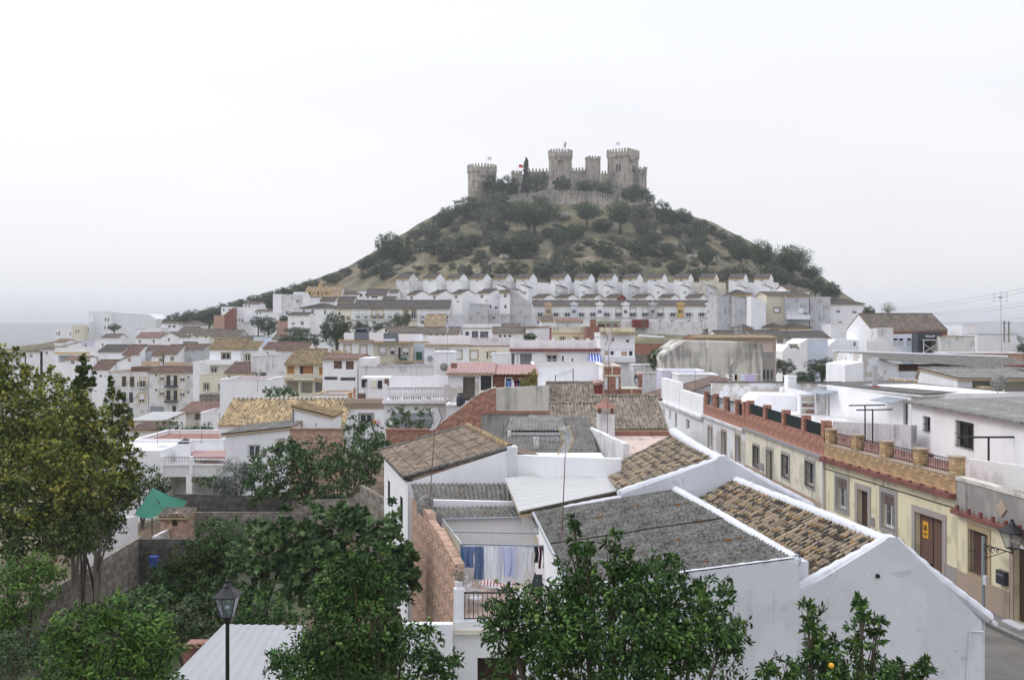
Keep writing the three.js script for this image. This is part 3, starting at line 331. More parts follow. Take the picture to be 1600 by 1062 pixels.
// ---------- castle ----------
{
  const D = 478, root = thing('castle', 'stone castle with crenellated towers on the hilltop', 'castle', V(PX(870, D), 60, -D));
  const ox = root.position.x, lx = (px, d) => PX(px, d) - ox, ly = (py, d) => PY(py, d) - 60, merl = (x, y, z, w, hh, dp, rot) => { const a = bx(-w / 2, w / 2, 0, hh, -dp / 2, dp / 2), b = new THREE.ConeGeometry(w * .72, w * .8, 4); b.rotateY(Math.PI / 4); b.translate(0, hh + w * .4, 0); return [a, b].map(g => { g.rotateY(rot); g.translate(x, y, z); return g; }); };
  function tower(px0, px1, top, base, d, n, rot, flare, m = M.stone, mh = 1.1) {
    const r = (px1 - px0) * d / F / 2 / (n === 4 ? Math.abs(Math.cos(rot % (Math.PI / 2))) + Math.abs(Math.sin(rot % (Math.PI / 2))) : 1) * (n === 4 ? Math.SQRT2 : 1), x = lx((px0 + px1) / 2, d), z = -d + D - r, yt = ly(top, d) - 2 * mh, yb = Math.min(ly(base, d), 4) - 2; const rf = r * (flare ? .94 : 1);
    const cyl = (ra, rb, y0, y1) => { const g = new THREE.CylinderGeometry(ra, rb, y1 - y0, n); g.rotateY(rot + (n === 4 ? Math.PI / 4 : Math.PI / n)); g.translate(x, (y0 + y1) / 2, z); return g.toNonIndexed(); };
    const body = [cyl(rf, rf * 1.02, yb, yt - 1.2)]; const t = mk('tower', body.map(g => { g.computeVertexNormals(); return g; }), m, root);
    const top2 = flare ? [cyl(r, rf, yt - 1.8, yt - 1.19), cyl(r, r, yt - 1.19, yt + .9)] : [cyl(rf, rf, yt - 1.2, yt + .9)]; top2.forEach(g => g.computeVertexNormals()); mk('parapet', top2, m, t);
    const ms = [], per = n === 4 ? 4 : n; for (let i = 0; i < per; i++) { const a0 = rot + (n === 4 ? Math.PI / 4 : Math.PI / n) + i / per * 2 * Math.PI, a1 = a0 + 2 * Math.PI / per, A = V(Math.sin(a0), 0, Math.cos(a0)).multiplyScalar(r * .96), B = V(Math.sin(a1), 0, Math.cos(a1)).multiplyScalar(r * .96), L = A.distanceTo(B), k = Math.max(1, Math.round(L / 1.45)); for (let j = 0; j < k; j++) { const p = A.clone().lerp(B, (j + .1) / k), an = Math.atan2(B.x - A.x, B.z - A.z) + Math.PI / 2; ms.push(...merl(x + p.x, yt + .88, z + p.z, .72, mh, .5, an)); } }
    mk('battlement', ms, m, t); return { t, x, z, r, yt };
  }
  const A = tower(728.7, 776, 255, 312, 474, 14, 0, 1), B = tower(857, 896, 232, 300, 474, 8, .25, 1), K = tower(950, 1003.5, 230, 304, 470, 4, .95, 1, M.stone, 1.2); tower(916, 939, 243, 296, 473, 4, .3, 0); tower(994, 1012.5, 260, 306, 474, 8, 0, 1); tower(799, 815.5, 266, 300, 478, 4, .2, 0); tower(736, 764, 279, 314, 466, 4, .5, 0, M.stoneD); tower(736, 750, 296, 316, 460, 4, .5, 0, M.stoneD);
  function curtain(pts, h, th, m, step = 1.5, mw = .72, mh = 1.1, name = 'curtain_wall') { const gs = [], ms = []; for (let i = 0; i < pts.length - 1; i++) { const [p0, y0, d0] = pts[i], [p1, y1, d1] = pts[i + 1], a = V(lx(p0, d0), ly(y0, d0), D - d0), b = V(lx(p1, d1), ly(y1, d1), D - d1), L = Math.hypot(b.x - a.x, b.z - a.z), an = Math.atan2(-(b.z - a.z), b.x - a.x), ym = Math.min(a.y, b.y), g = poly([[0, ym - h - 4], [L, ym - h - 4], [L, b.y - mh * 1.5], [0, a.y - mh * 1.5]], -th, 0); g.rotateY(an); g.translate(a.x, 0, a.z); gs.push(g); const k = Math.max(1, Math.round(L / step)); for (let j = 0; j < k; j++) { const t = (j + .5) / k; ms.push(...merl(lerp(a.x, b.x, t), lerp(a.y, b.y, t) - mh * 1.52, lerp(a.z, b.z, t) - th * .3, mw, mh, .6, an)); } } const w = mk(name, gs, m, root); mk('battlement', ms, m, w); }
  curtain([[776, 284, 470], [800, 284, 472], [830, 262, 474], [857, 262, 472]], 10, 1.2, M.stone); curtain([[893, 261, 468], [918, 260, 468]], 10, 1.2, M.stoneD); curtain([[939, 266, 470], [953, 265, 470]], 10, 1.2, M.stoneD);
  curtain([[764, 307, 464], [791, 303, 460], [836, 299, 455], [853, 295, 453], [891, 295.5, 452], [930, 297.5, 453], [961, 303, 457]], 7, 1, M.stone, 1.25, .62, 1.7); curtain([[961, 307, 457], [990, 308, 459], [1026, 309, 465]], 6, 1, M.stone, 3.6, .9, 1.6);
  // keep windows and machicolation boxes
  const an = .62; // faces of the keep look left-front and right-front
  const kf = (u, py, side) => { const r = K.r * .94 * Math.SQRT1_2, nx = side ? Math.cos(an) : -Math.sin(an), nz = side ? Math.sin(an) : Math.cos(an), tx = nz, tz = -nx; return { x: K.x + nx * r + tx * u, z: K.z + nz * r + tz * u, y: ly(py, 470), rot: Math.atan2(nx, nz) }; };
  for (const [u, py, side] of [[-.2, 260, 0], [1.3, 260, 0], [-.3, 261, 1], [1.1, 261, 1]]) { const p = kf(u, py, side), g = bx(-.45, .45, -1.6, 1.2, -.1, .12), c2 = new THREE.CylinderGeometry(.45, .45, .22, 10); c2.rotateX(Math.PI / 2); c2.translate(0, 1.2, .01); for (const e of [g, c2]) { e.rotateY(p.rot); e.translate(p.x, p.y, p.z); } mk('window', [g, c2], M.glass, root); }
  for (const [T2, a] of [[A, .1], [A, .65], [B, -.1], [K, .62]]) { const g = bx(-1.3, 1.3, -1.2, 1, -.3, 1.0), b = bx(-.9, .9, -1.75, -1.21, -.3, .8), r = T2 === K ? T2.r * .7 : T2.r * .98; for (const e of [g, b]) { e.translate(0, 0, r); e.rotateY(a); e.translate(T2.x, T2.yt - 2.2, T2.z); } const box = mk('machicolation', g, M.stone, root); mk('opening_shade_block', b, M.stoneD, box); }  // block below each box is darker stone, imitating the shaded opening
  // flags
  for (const [px, py, b, m, l, d] of [[760, 244, 256, mat(C(.7, .7, .72)), 'white flag on the round left castle tower', 478], [809, 256, 268, mat(C(.45, .03, .03)), 'red flag over the low castle turret', 482], [880, 221, 236, mat(C(.09, .09, .11)), 'dark furled flag on the middle castle tower', 478], [961, 221, 234, mat(C(.72, .72, .74)), 'white flag on the square castle keep', 478]]) {
    const f = thing('castle_flag', l, 'flag', P(px, b + 3, d)), hh = (b + 3 - py) * d / F; mk('pole', rod(V(0, 0, 0), V(0, hh, 0), .07, .05), M.zinc, f); const g = new THREE.PlaneGeometry(l[0] === 'd' ? .7 : 1.9, l[0] === 'd' ? 2.6 : 1.5, 8, 2), p = g.attributes.position; for (let i = 0; i < p.count; i++) p.setZ(i, .25 * Math.sin(p.getX(i) * 3)); g.translate(l[0] === 'd' ? .35 : .95, hh - (l[0] === 'd' ? 1.4 : .85), 0); g.rotateZ(-.15); g.computeVertexNormals(); mk('cloth', g, m, f);
  }
}
// ---------- upper terraces under the hill ----------
const tS = { sh: 1, trim: M.trim }, tH = { sh: .55, trim: M.trim }, oH = { sh: .45, trim: M.ochre, tw: .1 }, oD = { k: 'd', m: M.darkdoor, trim: M.ochre, tw: .08 }, sH = { sh: .5 }, sF = { sh: 1 }, hole = { k: 'o' }, pD = { k: 'd', m: M.darkdoor };
const nth = n => ['first', 'second', 'third', 'fourth', 'fifth', 'sixth', 'seventh', 'eighth', 'ninth', 'tenth', 'eleventh', 'twelfth', 'thirteenth', 'fourteenth', 'fifteenth', 'sixteenth'][n];
{
  const X0 = [620, 662, 699, 736, 771, 808, 862, 899, 936, 975, 1014, 1055, 1095, 1141, 1181];
  X0.forEach((x, i) => {
    const nx = X0[i + 1] || x + 40, d = 300, cream = i === 12, top = i < 3 ? 438.5 : 440.5, w = cream ? 'paleyellow' : i === 4 || i === 0 ? 'dirty' : 'white';
    const q = H('terrace_house', `${nth(i)} house from left in the white stepped terrace right under the hill`, { x: [x - 1, x + 21], t: top, d, dep: Math.max(11, (nx - x - 19) * d / F / .47), rot: -28, wall: w, group: 'upper hillside terrace', roof: { k: 'flat', par: .4 }, win: [[x + 3, 447, x + 7, 451.5, {}], [x + 12, 454, x + 16.5, 459, sH]] });
    // stair tower with tiled gable
    const x0 = -q.hw + .1, x1 = q.hw - .1, y1 = q.ly(434.2), dp = 4.4, z0 = .25;
    const tw = mk('stair_tower', [bx(x0, x1, 0, y1, -dp, z0), (() => { const g = new THREE.ExtrudeGeometry(new THREE.Shape([[-z0, 0], [dp, 0], [dp / 2 - z0 / 2, 1.3]].map(p => new THREE.Vector2(...p))), { depth: x1 - x0, bevelEnabled: false }); g.rotateY(Math.PI / 2); g.translate(x0, y1 - .02, 0); return g; })()], i === 11 ? M.white : M[w], q.root);
    const zm = -(dp - z0) / 2; mk('tower_roof', [sheet(V(x0 - .15, y1 - .15, z0 + .35), V(x1 + .1, y1 - .15, z0 + .35), V(x1 + .1, y1 + 1.35, zm), V(x0 - .15, y1 + 1.35, zm), .3, .04), sheet(V(x1 + .1, y1 - .1, -dp - .3), V(x0 - .15, y1 - .1, -dp - .3), V(x0 - .15, y1 + 1.35, zm), V(x1 + .1, y1 + 1.35, zm), .3, .04)], M.dk, tw); mk('eave_band', bx(x0 - .1, x1 + .05, y1 - .42, y1 - .12, z0 + .001, z0 + .25), M.ochre, tw);
    windowPart(q.root, [q.lx(x + 8), q.ly(439.6), q.lx(x + 12.5), q.ly(434.9) - .2], { cross: 1 }, -.26);
    if (i > 3) { // projecting kitchen block with a sloping roof and chimney
      const a0 = q.lx(x + 13), a1 = q.lx(x + 25), yt = q.ly(445.5), blk = mk('annex', poly([[a0, 0], [a1, 0], [a1, yt - .9], [a0, yt]], .26, 3.2), i % 3 ? M.white2 : M.grey, q.root);
      mk('annex_roof', sheet(V(a1 + .2, yt - .95, 3.3), V(a1 + .2, yt - .95, .26), V(a0 - .1, yt + .05, .26), V(a0 - .1, yt + .05, 3.3), .3, .04), M.dk, blk); mk('chimney', [bx(a0 + .5, a0 + 1, yt - .4, yt + .7, 1.4, 1.9), bx(a0 + .4, a0 + 1.1, yt + .7, yt + .8, 1.3, 2)], M.dirty, blk);
      windowPart(blk, [a1 - 1.6, q.ly(459), a1 - .6, q.ly(454)], sH, -3.201);
    }
    if (i === 1) mk('crane_arm', bx(q.lx(x + 28), q.lx(x + 29), q.ly(438), q.ly(431), -2, -1.8), M.ochre, q.root);
  });
  // small tiled pavilions in front of the terrace
  [[636, 655], [672, 692], [706, 727], [746, 772], [781, 806], [832, 857], [868, 893], [908, 934], [947, 969], [988.5, 1014], [1030, 1054], [1072, 1099]].forEach(([a, b], i) => {
    const left = i < 5, d = left ? 262 : 281, t = left ? pl([[636, 459.5], [746, 457], [806, 457.5]], a) : 464.5;
    H('roof_pavilion_house', `${nth(i)} small tile roofed house from left in front of the upper white terrace`, { x: [a, b - 6], t, d, dep: 7, rot: -28, side: i === 8 ? 'redpaint' : undefined, wall: i === 8 ? 'white' : i === 2 ? 'white2' : 'white', group: 'small houses before the upper terrace', roof: { k: 'gable', h: left ? .95 : .9, m: 'dk', eave: 'ochre' }, win: [[a + 4, t + 3, a + 9, t + 9, {}], [b - 14, t + 10, b - 10, t + 15, sH]] });
  });
  // lower terrace with shaped coloured gablets
  const gx = [[832, 877, 857, 'tan'], [877, 917, 897, 'blue'], [917, 957, 937, 'white'], [957, 998, 977.5, 'white'], [998, 1041, 1020, 'grey'], [1041, 1086, 1063.5, 'ochre'], [1086, 1121, 1108.5, 'white']];
  gx.forEach(([a, b, c, m], i) => {
    const d = 256, wx = [[a + 7, c - 8], [c + 9, b - 6]], bal = { sh: .55, bal: 1 }, tr = i === 3 || i === 4 ? M.trim : null, col = ['tan', 'pale blue', 'plain white', 'ochre trimmed white', 'grey', 'bright yellow', 'small white'][i];
    const q = H('terrace_house', `lower hillside terrace house with ${col} shaped gablet and balconies`, { x: [a, b], t: 477, d, dep: 8, wall: 'white', group: 'lower hillside terrace', roof: { k: 'gable', px: 8, at: .6, m: 'dk', ov: .35, og: 0 }, win: [...wx.map(([u, v]) => { const mm = (u + v) / 2; return [mm - 4, 481.5, mm + 4, 495, { ...bal, trim: tr }]; }), [c - 3, 484, c + 3, 490, {}], [wx[0][0], 500.5, wx[0][0] + 6, 506, {}], [wx[1][1] - 6, 500.5, wx[1][1], 506, {}]] });
    const l = q.lx(c - 5.2), r = q.lx(c + 5.2), y0 = q.ly(496), y1 = q.ly(476), sp = poly([[l, y0], [r, y0], [r, y1], [r + .3, y1], [r + .2, y1 + .45], [r - .5, y1 + .5], [r - .7, y1 + .85], [l + .7, y1 + .85], [l + .5, y1 + .5], [l - .2, y1 + .45], [l - .3, y1], [l, y1]], .002, .3, [[q.lx(c - 3), q.ly(490), q.lx(c + 3), q.ly(484)]]); mk('gablet', sp, M[m], q.root);
  });
  // retaining wall and container
  const rw = thing('boundary_wall', 'long cream boundary wall below the lower terrace', 'wall', V(PX(1045, 246), PY(512, 246) - 1.5, -246)); mk('wall_panel', bx(PX(965, 246) - PX(1045, 246), PX(1120, 246) - PX(1045, 246), 0, PY(502.5, 246) - PY(512, 246) + 1.5, -.3, 0), M.dirty, rw);
  const ct = thing('shipping_container', 'dark red metal container on the vacant lot', 'container', V(PX(1001.5, 244), PY(511.5, 244), -244)); { const w = 25 * 244 / F, h = 12.5 * 244 / F, gs = []; for (let i = 0; i < 16; i++) gs.push(bx(-w / 2 + i * w / 16 + .02, -w / 2 + i * w / 16 + .14, .15, h - .15, 0, .05)); mk('body', [bx(-w / 2, w / 2, 0, h, -2.4, 0), ...gs], M.redpaint, ct); mk('door', bx(w * .12, w * .3, .12, h - .12, .051, .09), M.rust, ct); }
}
// ---------- building list: [name, label, spec] ----------
const B = (l, s, n = 'house') => H(n, l, s);
const fl = (cop, par) => ({ k: 'flat', cop, par });
const row = (xs, y0, y1, w, o) => xs.map(x => [x, y0, x + w, y1, o]);
// left hill edge and far left
{ const q = B('huge plain white block standing alone against the sky far left', { x: [147, 243], t: 488, d: 400, dep: 14, wall: 'white2', roof: { k: 'poly', pts: [[147, 'b'], [243, 'b'], [243, 498], [232, 490.5], [176, 487.5], [147, 486.5]] } }, 'apartment_block'); const w = mk('stair_shaft', bx(q.lx(163), q.lx(176.5), 0, q.ly(486), .001, 2.2), M.white, q.root); for (const [x, y] of [[166.5, 496.5], [171, 496.5], [166, 509], [170.8, 509]]) windowPart(w, [q.lx(x), q.ly(y + 5.2), q.lx(x + 2.2), q.ly(y)], {}, -2.25); mk('end_wing', bx(q.lx(139), q.lx(147) - .01, 0, q.ly(486.5), -10, .8), M.white, q.root); }
B('low white block left of the huge plain building, with two small windows', { x: [84, 112], t: 512, d: 395, dep: 10, win: [[90, 518, 93, 524, {}], [87, 519, 88.5, 523, {}], [108, 519, 110.5, 524, {}]] });
B('cream white stepped house touching the huge plain building', { x: [112, 130], t: 508.5, d: 392, dep: 9, wall: 'cream', win: [[117, 515, 119, 520, {}], [121, 515, 123, 520, {}]] });
B('narrow grey white house beside the huge plain building', { x: [129, 141], t: 504, d: 396, dep: 9, wall: 'white2', win: [[132, 512, 134, 517, {}], [136, 512, 138, 517, {}]] });
B('small house with brown roof among rooftops at far left edge', { x: [84, 102], t: 534, d: 330, dep: 8, roof: { k: 'gable', px: 4, m: 'ol' } });
B('white house with reddish sloping roof at far left edge', { x: [99, 128], t: 537, d: 318, dep: 8, roof: { k: 'monoX', tl: 540, tr: 533, m: 'rr' } });
B('pale lilac flat house with parapet at far left', { x: [126, 150], t: 533, d: 312, dep: 8, wall: 'lilac', win: [[131, 537, 135, 542, {}]] });
B('white flat house below the huge plain building', { x: [148, 172], t: 531, d: 308, dep: 8, win: [[158, 536, 161, 541, {}]] });
B('white house with small grey roof before the huge plain building', { x: [158, 185], t: 527, d: 345, dep: 8, roof: { k: 'gable', px: 5, m: 'gb' } });
B('house with pinkish tiled roof right of the huge plain building', { x: [212, 251], t: 527, d: 318, dep: 9, roof: { k: 'gable', px: 7.5, m: 'rr' }, win: [[216, 531, 220, 536, {}], [238, 531, 241, 536, {}]] });
B('white flat house with red roof tanks right of the huge plain building', { x: [211, 230], t: 514.5, d: 365, dep: 8, roof: fl('redtrim') });
B('white cube house beside the red tank house', { x: [229, 251], t: 512.5, d: 362, dep: 8, wall: 'white' });
B('white house with shaded porch under the wooded flank', { x: [251, 279], t: 505, d: 372, dep: 8, win: [[262, 508, 266, 512, hole], [268, 508, 274, 512, hole]], roof: { k: 'gable', px: 2, m: 'gb' } });
B('white house with grey hipped roof under the wooded flank', { x: [281, 313], t: 507, d: 350, dep: 9, roof: { k: 'hip', px: 6, m: 'gb' }, win: [[285, 509, 289, 512, {}]] });
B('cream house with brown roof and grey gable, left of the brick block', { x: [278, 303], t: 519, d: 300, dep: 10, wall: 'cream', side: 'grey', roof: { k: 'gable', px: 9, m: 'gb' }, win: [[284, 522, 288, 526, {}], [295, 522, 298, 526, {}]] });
B('small white gable house at the left under the brown roofs', { x: [252, 280], t: 526, d: 290, dep: 9, wall: 'white2', side: 'white2', roof: { k: 'gableX', peak: 519, m: 'gb' }, win: [[262, 528, 265, 533, {}]] });
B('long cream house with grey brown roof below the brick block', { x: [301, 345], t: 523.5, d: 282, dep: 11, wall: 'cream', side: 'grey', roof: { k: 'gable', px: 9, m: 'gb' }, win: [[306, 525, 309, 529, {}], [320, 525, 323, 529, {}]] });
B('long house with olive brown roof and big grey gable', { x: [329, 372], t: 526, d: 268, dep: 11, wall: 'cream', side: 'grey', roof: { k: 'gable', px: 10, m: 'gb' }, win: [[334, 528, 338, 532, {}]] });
B('house with low olive roof behind the arched tree', { x: [370, 405], t: 530, d: 255, dep: 9, wall: 'white2', roof: { k: 'gable', px: 4.5, m: 'gb' } });
B('white flat house with long dark loggia, left of the tan roof', { x: [280, 318], t: 529, d: 262, dep: 8, win: [[285, 533, 309, 538, hole]] });
B('white low house with pale blue roof parapet in the middle left', { x: [396, 428], t: 527, d: 248, dep: 8, wall: 'blue' });
B('white house with small dark roof under the bare fig tree', { x: [425, 450], t: 529.5, d: 240, dep: 8, roof: { k: 'gable', px: 6, m: 'gb' }, win: [[432, 534, 437, 538, hole]] });
{ const q = B('raw brick block with tan front and taller red side', { x: [333.5, 350], t: 492.5, d: 300, dep: 10, wall: 'brickT', side: 'brick', cat: 'building', roof: { k: 'flat', par: .2, cop: 'brickD' } }, 'brick_building'); mk('brick_wing', poly([[q.lx(350) + .01, 0], [q.lx(363.6), 0], [q.lx(363.6), q.ly(480.5)], [q.lx(350) + .01, q.ly(491.5)]], -10, -.01), M.brickD, q.root); }
B('tiny white rooftop house with blue tank over the brick block', { x: [345, 363], t: 479.5, d: 318, dep: 6, win: [[348, 482, 350, 486, {}], [357, 482, 359, 486, {}]] });
{ const q = B('white house with outside stair right of the brick block', { x: [364, 404], t: 480, d: 304, dep: 10, wall: 'white', win: [[367, 498, 370, 503, {}], [373, 498, 375, 502, {}], [377, 498, 379.5, 503, {}], [385, 499, 389, 503, {}]] }); mk('outside_stair', poly([[q.lx(381), q.ly(503)], [q.lx(392), q.ly(503)], [q.lx(392), q.ly(490)], [q.lx(389), q.ly(490)], [q.lx(381), q.ly(500)]], .001, .9), M.white2, q.root); }
B('small white upper house with tiled roof above the stair house', { x: [379, 405], t: 474.5, d: 325, dep: 8, roof: { k: 'gable', px: 2.5, m: 'gb' }, win: [[382, 476, 384, 480, {}], [388, 476, 390, 480, {}]] });
B('white cottage with grey roof between stair house and tall white house', { x: [398, 425], t: 486, d: 296, dep: 8, roof: { k: 'gable', px: 2.5, m: 'gb' }, win: [[400, 488, 402.5, 491, {}], [405, 488, 407.5, 491, {}]] });
{ const q = B('tall white house with blank sunlit left wall', { x: [428.5, 473], t: 460, d: 285, dep: 10, wall: 'dirty', side: 'white', win: [[462, 467.5, 467, 473.5, { m: M.brownsh }], [446, 485.5, 451, 492, {}]] }); mk('rooftop_room', bx(q.lx(458), q.lx(473), q.ly(460), q.ly(456), -8, -.3), M.white, q.root); mk('blank_wall', bx(q.lx(428.5) - .3, q.lx(440), 0, q.ly(459.5), .001, .6), M.white, q.root); }  // left wall in lighter white than the front, its lit look put into colour
B('low white wall house left of the tall white house', { x: [417, 433], t: 489, d: 280, dep: 7, wall: 'white2' });
B('small brick shed between trees below the tall white house', { x: [432, 449], t: 502, d: 262, dep: 6, wall: 'brickT', cat: 'shed', roof: { k: 'flat', par: .1 } }, 'brick_shed');
{ const q = B('house with tan roof, ochre dormers and white gable under the hill', { x: [474, 531], t: 463, d: 318, dep: 12, wall: 'white2', roof: { k: 'gable', px: 16, m: 'tn' } }); for (const x of [480, 493, 506]) { const dm = mk('dormer', bx(q.lx(x), q.lx(x + 6), q.ly(461), q.ly(453), -3.4, -.8), M.ochre, q.root); mk('window', bx(q.lx(x + 1.6), q.lx(x + 4.4), q.ly(460), q.ly(455), -.79, -.74), M.glass, dm); } mk('chimney', [bx(q.lx(492), q.lx(496.5), q.ly(452), q.ly(443), -6.5, -5.6), bx(q.lx(491.4), q.lx(497), q.ly(443), q.ly(442), -6.6, -5.5)], M.ochre, q.root); }
B('long white house with grey hipped roof above the garage house', { x: [468, 531], t: 481.5, d: 262, dep: 10, roof: { k: 'hip', px: 7.5, m: 'dk' }, win: [[472, 483, 476, 489, {}], [486, 483, 490, 489, {}], [506, 484, 509, 491, {}], [518, 484, 522, 490, sF]] });
B('white garage house with thin dark roof edge and two garage doors', { x: [449.5, 482], t: 491.5, d: 244, dep: 8, roof: { k: 'gable', px: 3.5, m: 'dk' }, win: [[455, 501, 460.5, 507.5, sH], [469, 501.5, 474.5, 508, {}], [451.5, 516, 463, 524, sF], [465, 516, 478, 524, sF]] });
B('white side wing with one window, right of the garage house', { x: [482, 503], t: 492, d: 247, dep: 8, win: [[486, 502.5, 492, 509, sF]], roof: fl('white', .3) });
{ const q = B('low white wall with clipped hedge beside the round street tree', { x: [455, 516], t: 521, d: 225, dep: 6, wall: 'white', roof: fl('white', .3) }); }
// long row building in the middle
{ const xs = [556, 568, 581, 592, 606, 618, 631, 643, 657, 669, 682, 694]; const ends = [551, 577, 602, 627, 652, 678, 703];
  for (let i = 0; i < 6; i++) H('row_house', `${nth(i)} house from left in the long dark roofed balcony row`, { x: [ends[i], ends[i + 1]], t: 481.5, d: 226, dep: 10, wall: i === 3 ? 'cream' : 'white', side: i === 5 ? 'grey' : undefined, group: 'dark roofed balcony row', roof: { k: 'gable', px: 13, m: 'dk', at: .55, og: 0 }, win: [...xs.slice(i * 2, i * 2 + 2).map((x, j) => [x, 484, x + 6.5, 498, { sh: i === 3 ? 0 : .7, bal: i % 2 ? M.iron : M.zinc, trim: i === 1 ? M.ochre : i === 3 ? M.trim : null }]), [xs[i * 2], 501.5, xs[i * 2] + 6, 506.5, {}]] }); }
B('low house with ochre edged dark roof left of the row', { x: [500, 523], t: 469.5, d: 272, dep: 7, roof: { k: 'gable', px: 5, m: 'dk', eave: 'ochre' } });
B('white house with ochre eaves and terrace behind the dark row', { x: [536, 560], t: 459, d: 285, dep: 8, roof: { k: 'gable', px: 4.5, m: 'dk', eave: 'ochre' }, win: [[540, 461.5, 543, 464.5, {}]] });
B('white house with pergola frame behind the dark row', { x: [557, 572], t: 455.5, d: 287, dep: 8, win: [[558.5, 458, 566, 463.5, hole]] });
B('white house with large dark hipped roof behind the dark row', { x: [571, 604], t: 460.5, d: 286, dep: 9, roof: { k: 'gable', px: 9.5, m: 'dk', eave: 'ochre' }, win: [[573, 461.5, 576, 466, {}], [580, 462, 590, 466, {}]] });
B('white house with dark roof beside the first stepped terrace house', { x: [601, 621], t: 457, d: 292, dep: 8, roof: { k: 'gable', px: 4.5, m: 'dk' } });
B('ochre eaved low house just above the dark row roof', { x: [597, 617], t: 468, d: 268, dep: 7, roof: { k: 'gable', px: 5, m: 'dk', eave: 'ochre' } });
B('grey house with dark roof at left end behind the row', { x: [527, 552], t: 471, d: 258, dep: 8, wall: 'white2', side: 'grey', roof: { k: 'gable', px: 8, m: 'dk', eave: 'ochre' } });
B('white two storey house with dark roof at the left end of the balcony row', { x: [523, 551], t: 482, d: 234, dep: 9, wall: 'cream', roof: { k: 'gable', px: 8, m: 'dk' }, win: [[528, 487, 532, 493, {}], [540, 488, 545, 494, sF]] });
B('blank grey rendered wall house behind the ochre shed roof', { x: [733, 762], t: 475, d: 236, dep: 9, wall: 'grey' });
B('low grey yard wall house between two grey gables', { x: [761, 797], t: 491, d: 238, dep: 8, wall: 'grey', win: [[770, 494, 773, 498, hole]] });
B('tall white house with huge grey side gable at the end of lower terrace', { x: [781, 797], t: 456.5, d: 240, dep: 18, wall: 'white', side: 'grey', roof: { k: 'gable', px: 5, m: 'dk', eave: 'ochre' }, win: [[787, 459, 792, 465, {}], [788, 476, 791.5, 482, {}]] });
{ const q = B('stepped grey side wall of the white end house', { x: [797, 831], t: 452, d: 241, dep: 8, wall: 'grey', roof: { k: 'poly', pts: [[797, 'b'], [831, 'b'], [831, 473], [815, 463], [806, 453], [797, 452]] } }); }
B('white house with aircon boxes and small roofs by the grey gable', { x: [761, 781], t: 468, d: 243, dep: 8, win: [[765, 476, 768, 481, {}], [773, 478, 778, 483, {}]] });
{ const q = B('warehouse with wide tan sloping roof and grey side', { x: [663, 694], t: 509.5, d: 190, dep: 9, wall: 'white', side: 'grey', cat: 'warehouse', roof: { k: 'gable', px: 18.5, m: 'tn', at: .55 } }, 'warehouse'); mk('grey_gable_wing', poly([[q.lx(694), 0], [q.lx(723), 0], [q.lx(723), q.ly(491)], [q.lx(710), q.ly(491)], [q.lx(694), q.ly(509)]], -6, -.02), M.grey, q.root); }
B('white house with grey roof below the trees before the balcony row', { x: [606, 650], t: 520, d: 182, dep: 8, roof: { k: 'gable', px: 9, m: 'gb' } });
B('white gable cottage beside the street trees', { x: [588, 612], t: 517, d: 186, dep: 7, roof: { k: 'gableX', peak: 511.5, m: 'gb' }, win: [[601, 514, 605, 519, {}]] });
B('white house with long brown roof below the tan warehouse', { x: [648, 717], t: 520.5, d: 176, dep: 8, roof: { k: 'gable', px: 8.5, m: 'gb' }, win: row([670, 680, 690], 521.5, 524, 5, {}) });
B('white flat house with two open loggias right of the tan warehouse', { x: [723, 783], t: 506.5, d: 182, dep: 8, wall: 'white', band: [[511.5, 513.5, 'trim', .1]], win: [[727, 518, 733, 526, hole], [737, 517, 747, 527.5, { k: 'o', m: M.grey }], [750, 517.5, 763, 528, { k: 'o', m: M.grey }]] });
B('white house with brown roof and chimney behind the long parapet', { x: [770, 838], t: 519.5, d: 168, dep: 9, side: 'white2', roof: { k: 'gable', px: 8, m: 'gb' }, win: [[779, 523, 784, 527, {}], [787, 523, 791, 527, {}], [794, 523, 799, 527, {}]] });
B('small white house with red chimney behind brown roofs', { x: [783, 812], t: 510, d: 184, dep: 8, roof: { k: 'gable', px: 4, m: 'gb' } });
B('white gabled house with tiled ochre edge under the lower terrace', { x: [845, 864], t: 500.5, d: 198, dep: 8, roof: { k: 'gable', px: 6.5, m: 'gb', eave: 'ochre' } });
B('low ruined shed with rusty roof left of the red chimney block', { x: [868, 908], t: 502, d: 205, dep: 6, wall: 'dirty', cat: 'shed', roof: { k: 'mono', h: .8, m: 'rr' } }, 'shed');
B('white house with grey roof beside the dark red wall', { x: [822, 860], t: 516, d: 164, dep: 8, roof: { k: 'monoX', tl: 512, tr: 510, m: 'gb' } });
B('yellow house with ochre window frames and dark red left wall', { x: [862, 916], t: 511.5, d: 152, dep: 9, wall: 'paleyellow', side: 'redpaint', band: [[519.5, 521, 'ochre', .08]], win: [[875, 526, 882.5, 533, { trim: M.ochre }], [896, 526, 904.5, 533, { trim: M.ochre }]] });
{ const q = B('dark red painted stair block with tall chimney', { x: [916, 937], t: 511, d: 148, dep: 7, wall: 'terracotta', cat: 'building', roof: fl('terracotta', .3) }, 'stair_block'); mk('chimney', bx(q.lx(924), q.lx(933), q.ly(511), q.ly(499), -3, -1.2), M.terracotta, q.root); }
{ const q = B('rooftop terrace with green awning and hanging wash', { x: [932, 971], t: 500, d: 168, dep: 6, wall: 'cream', cat: 'building', win: [[934, 502, 969, 511, hole]] }, 'roof_terrace'); mk('awning', bx(q.lx(934), q.lx(969), q.ly(504), q.ly(502.3), .001, .9), M.greensh, q.root); for (let i = 0; i < 6; i++) mk('hanging_cloth', bx(q.lx(945 + i * 4), q.lx(947.6 + i * 4), q.ly(510), q.ly(506.5), .25, .28), [M.shutter, mat(C(.5, .1, .2)), M.chairwhite][i % 3], q.root); }
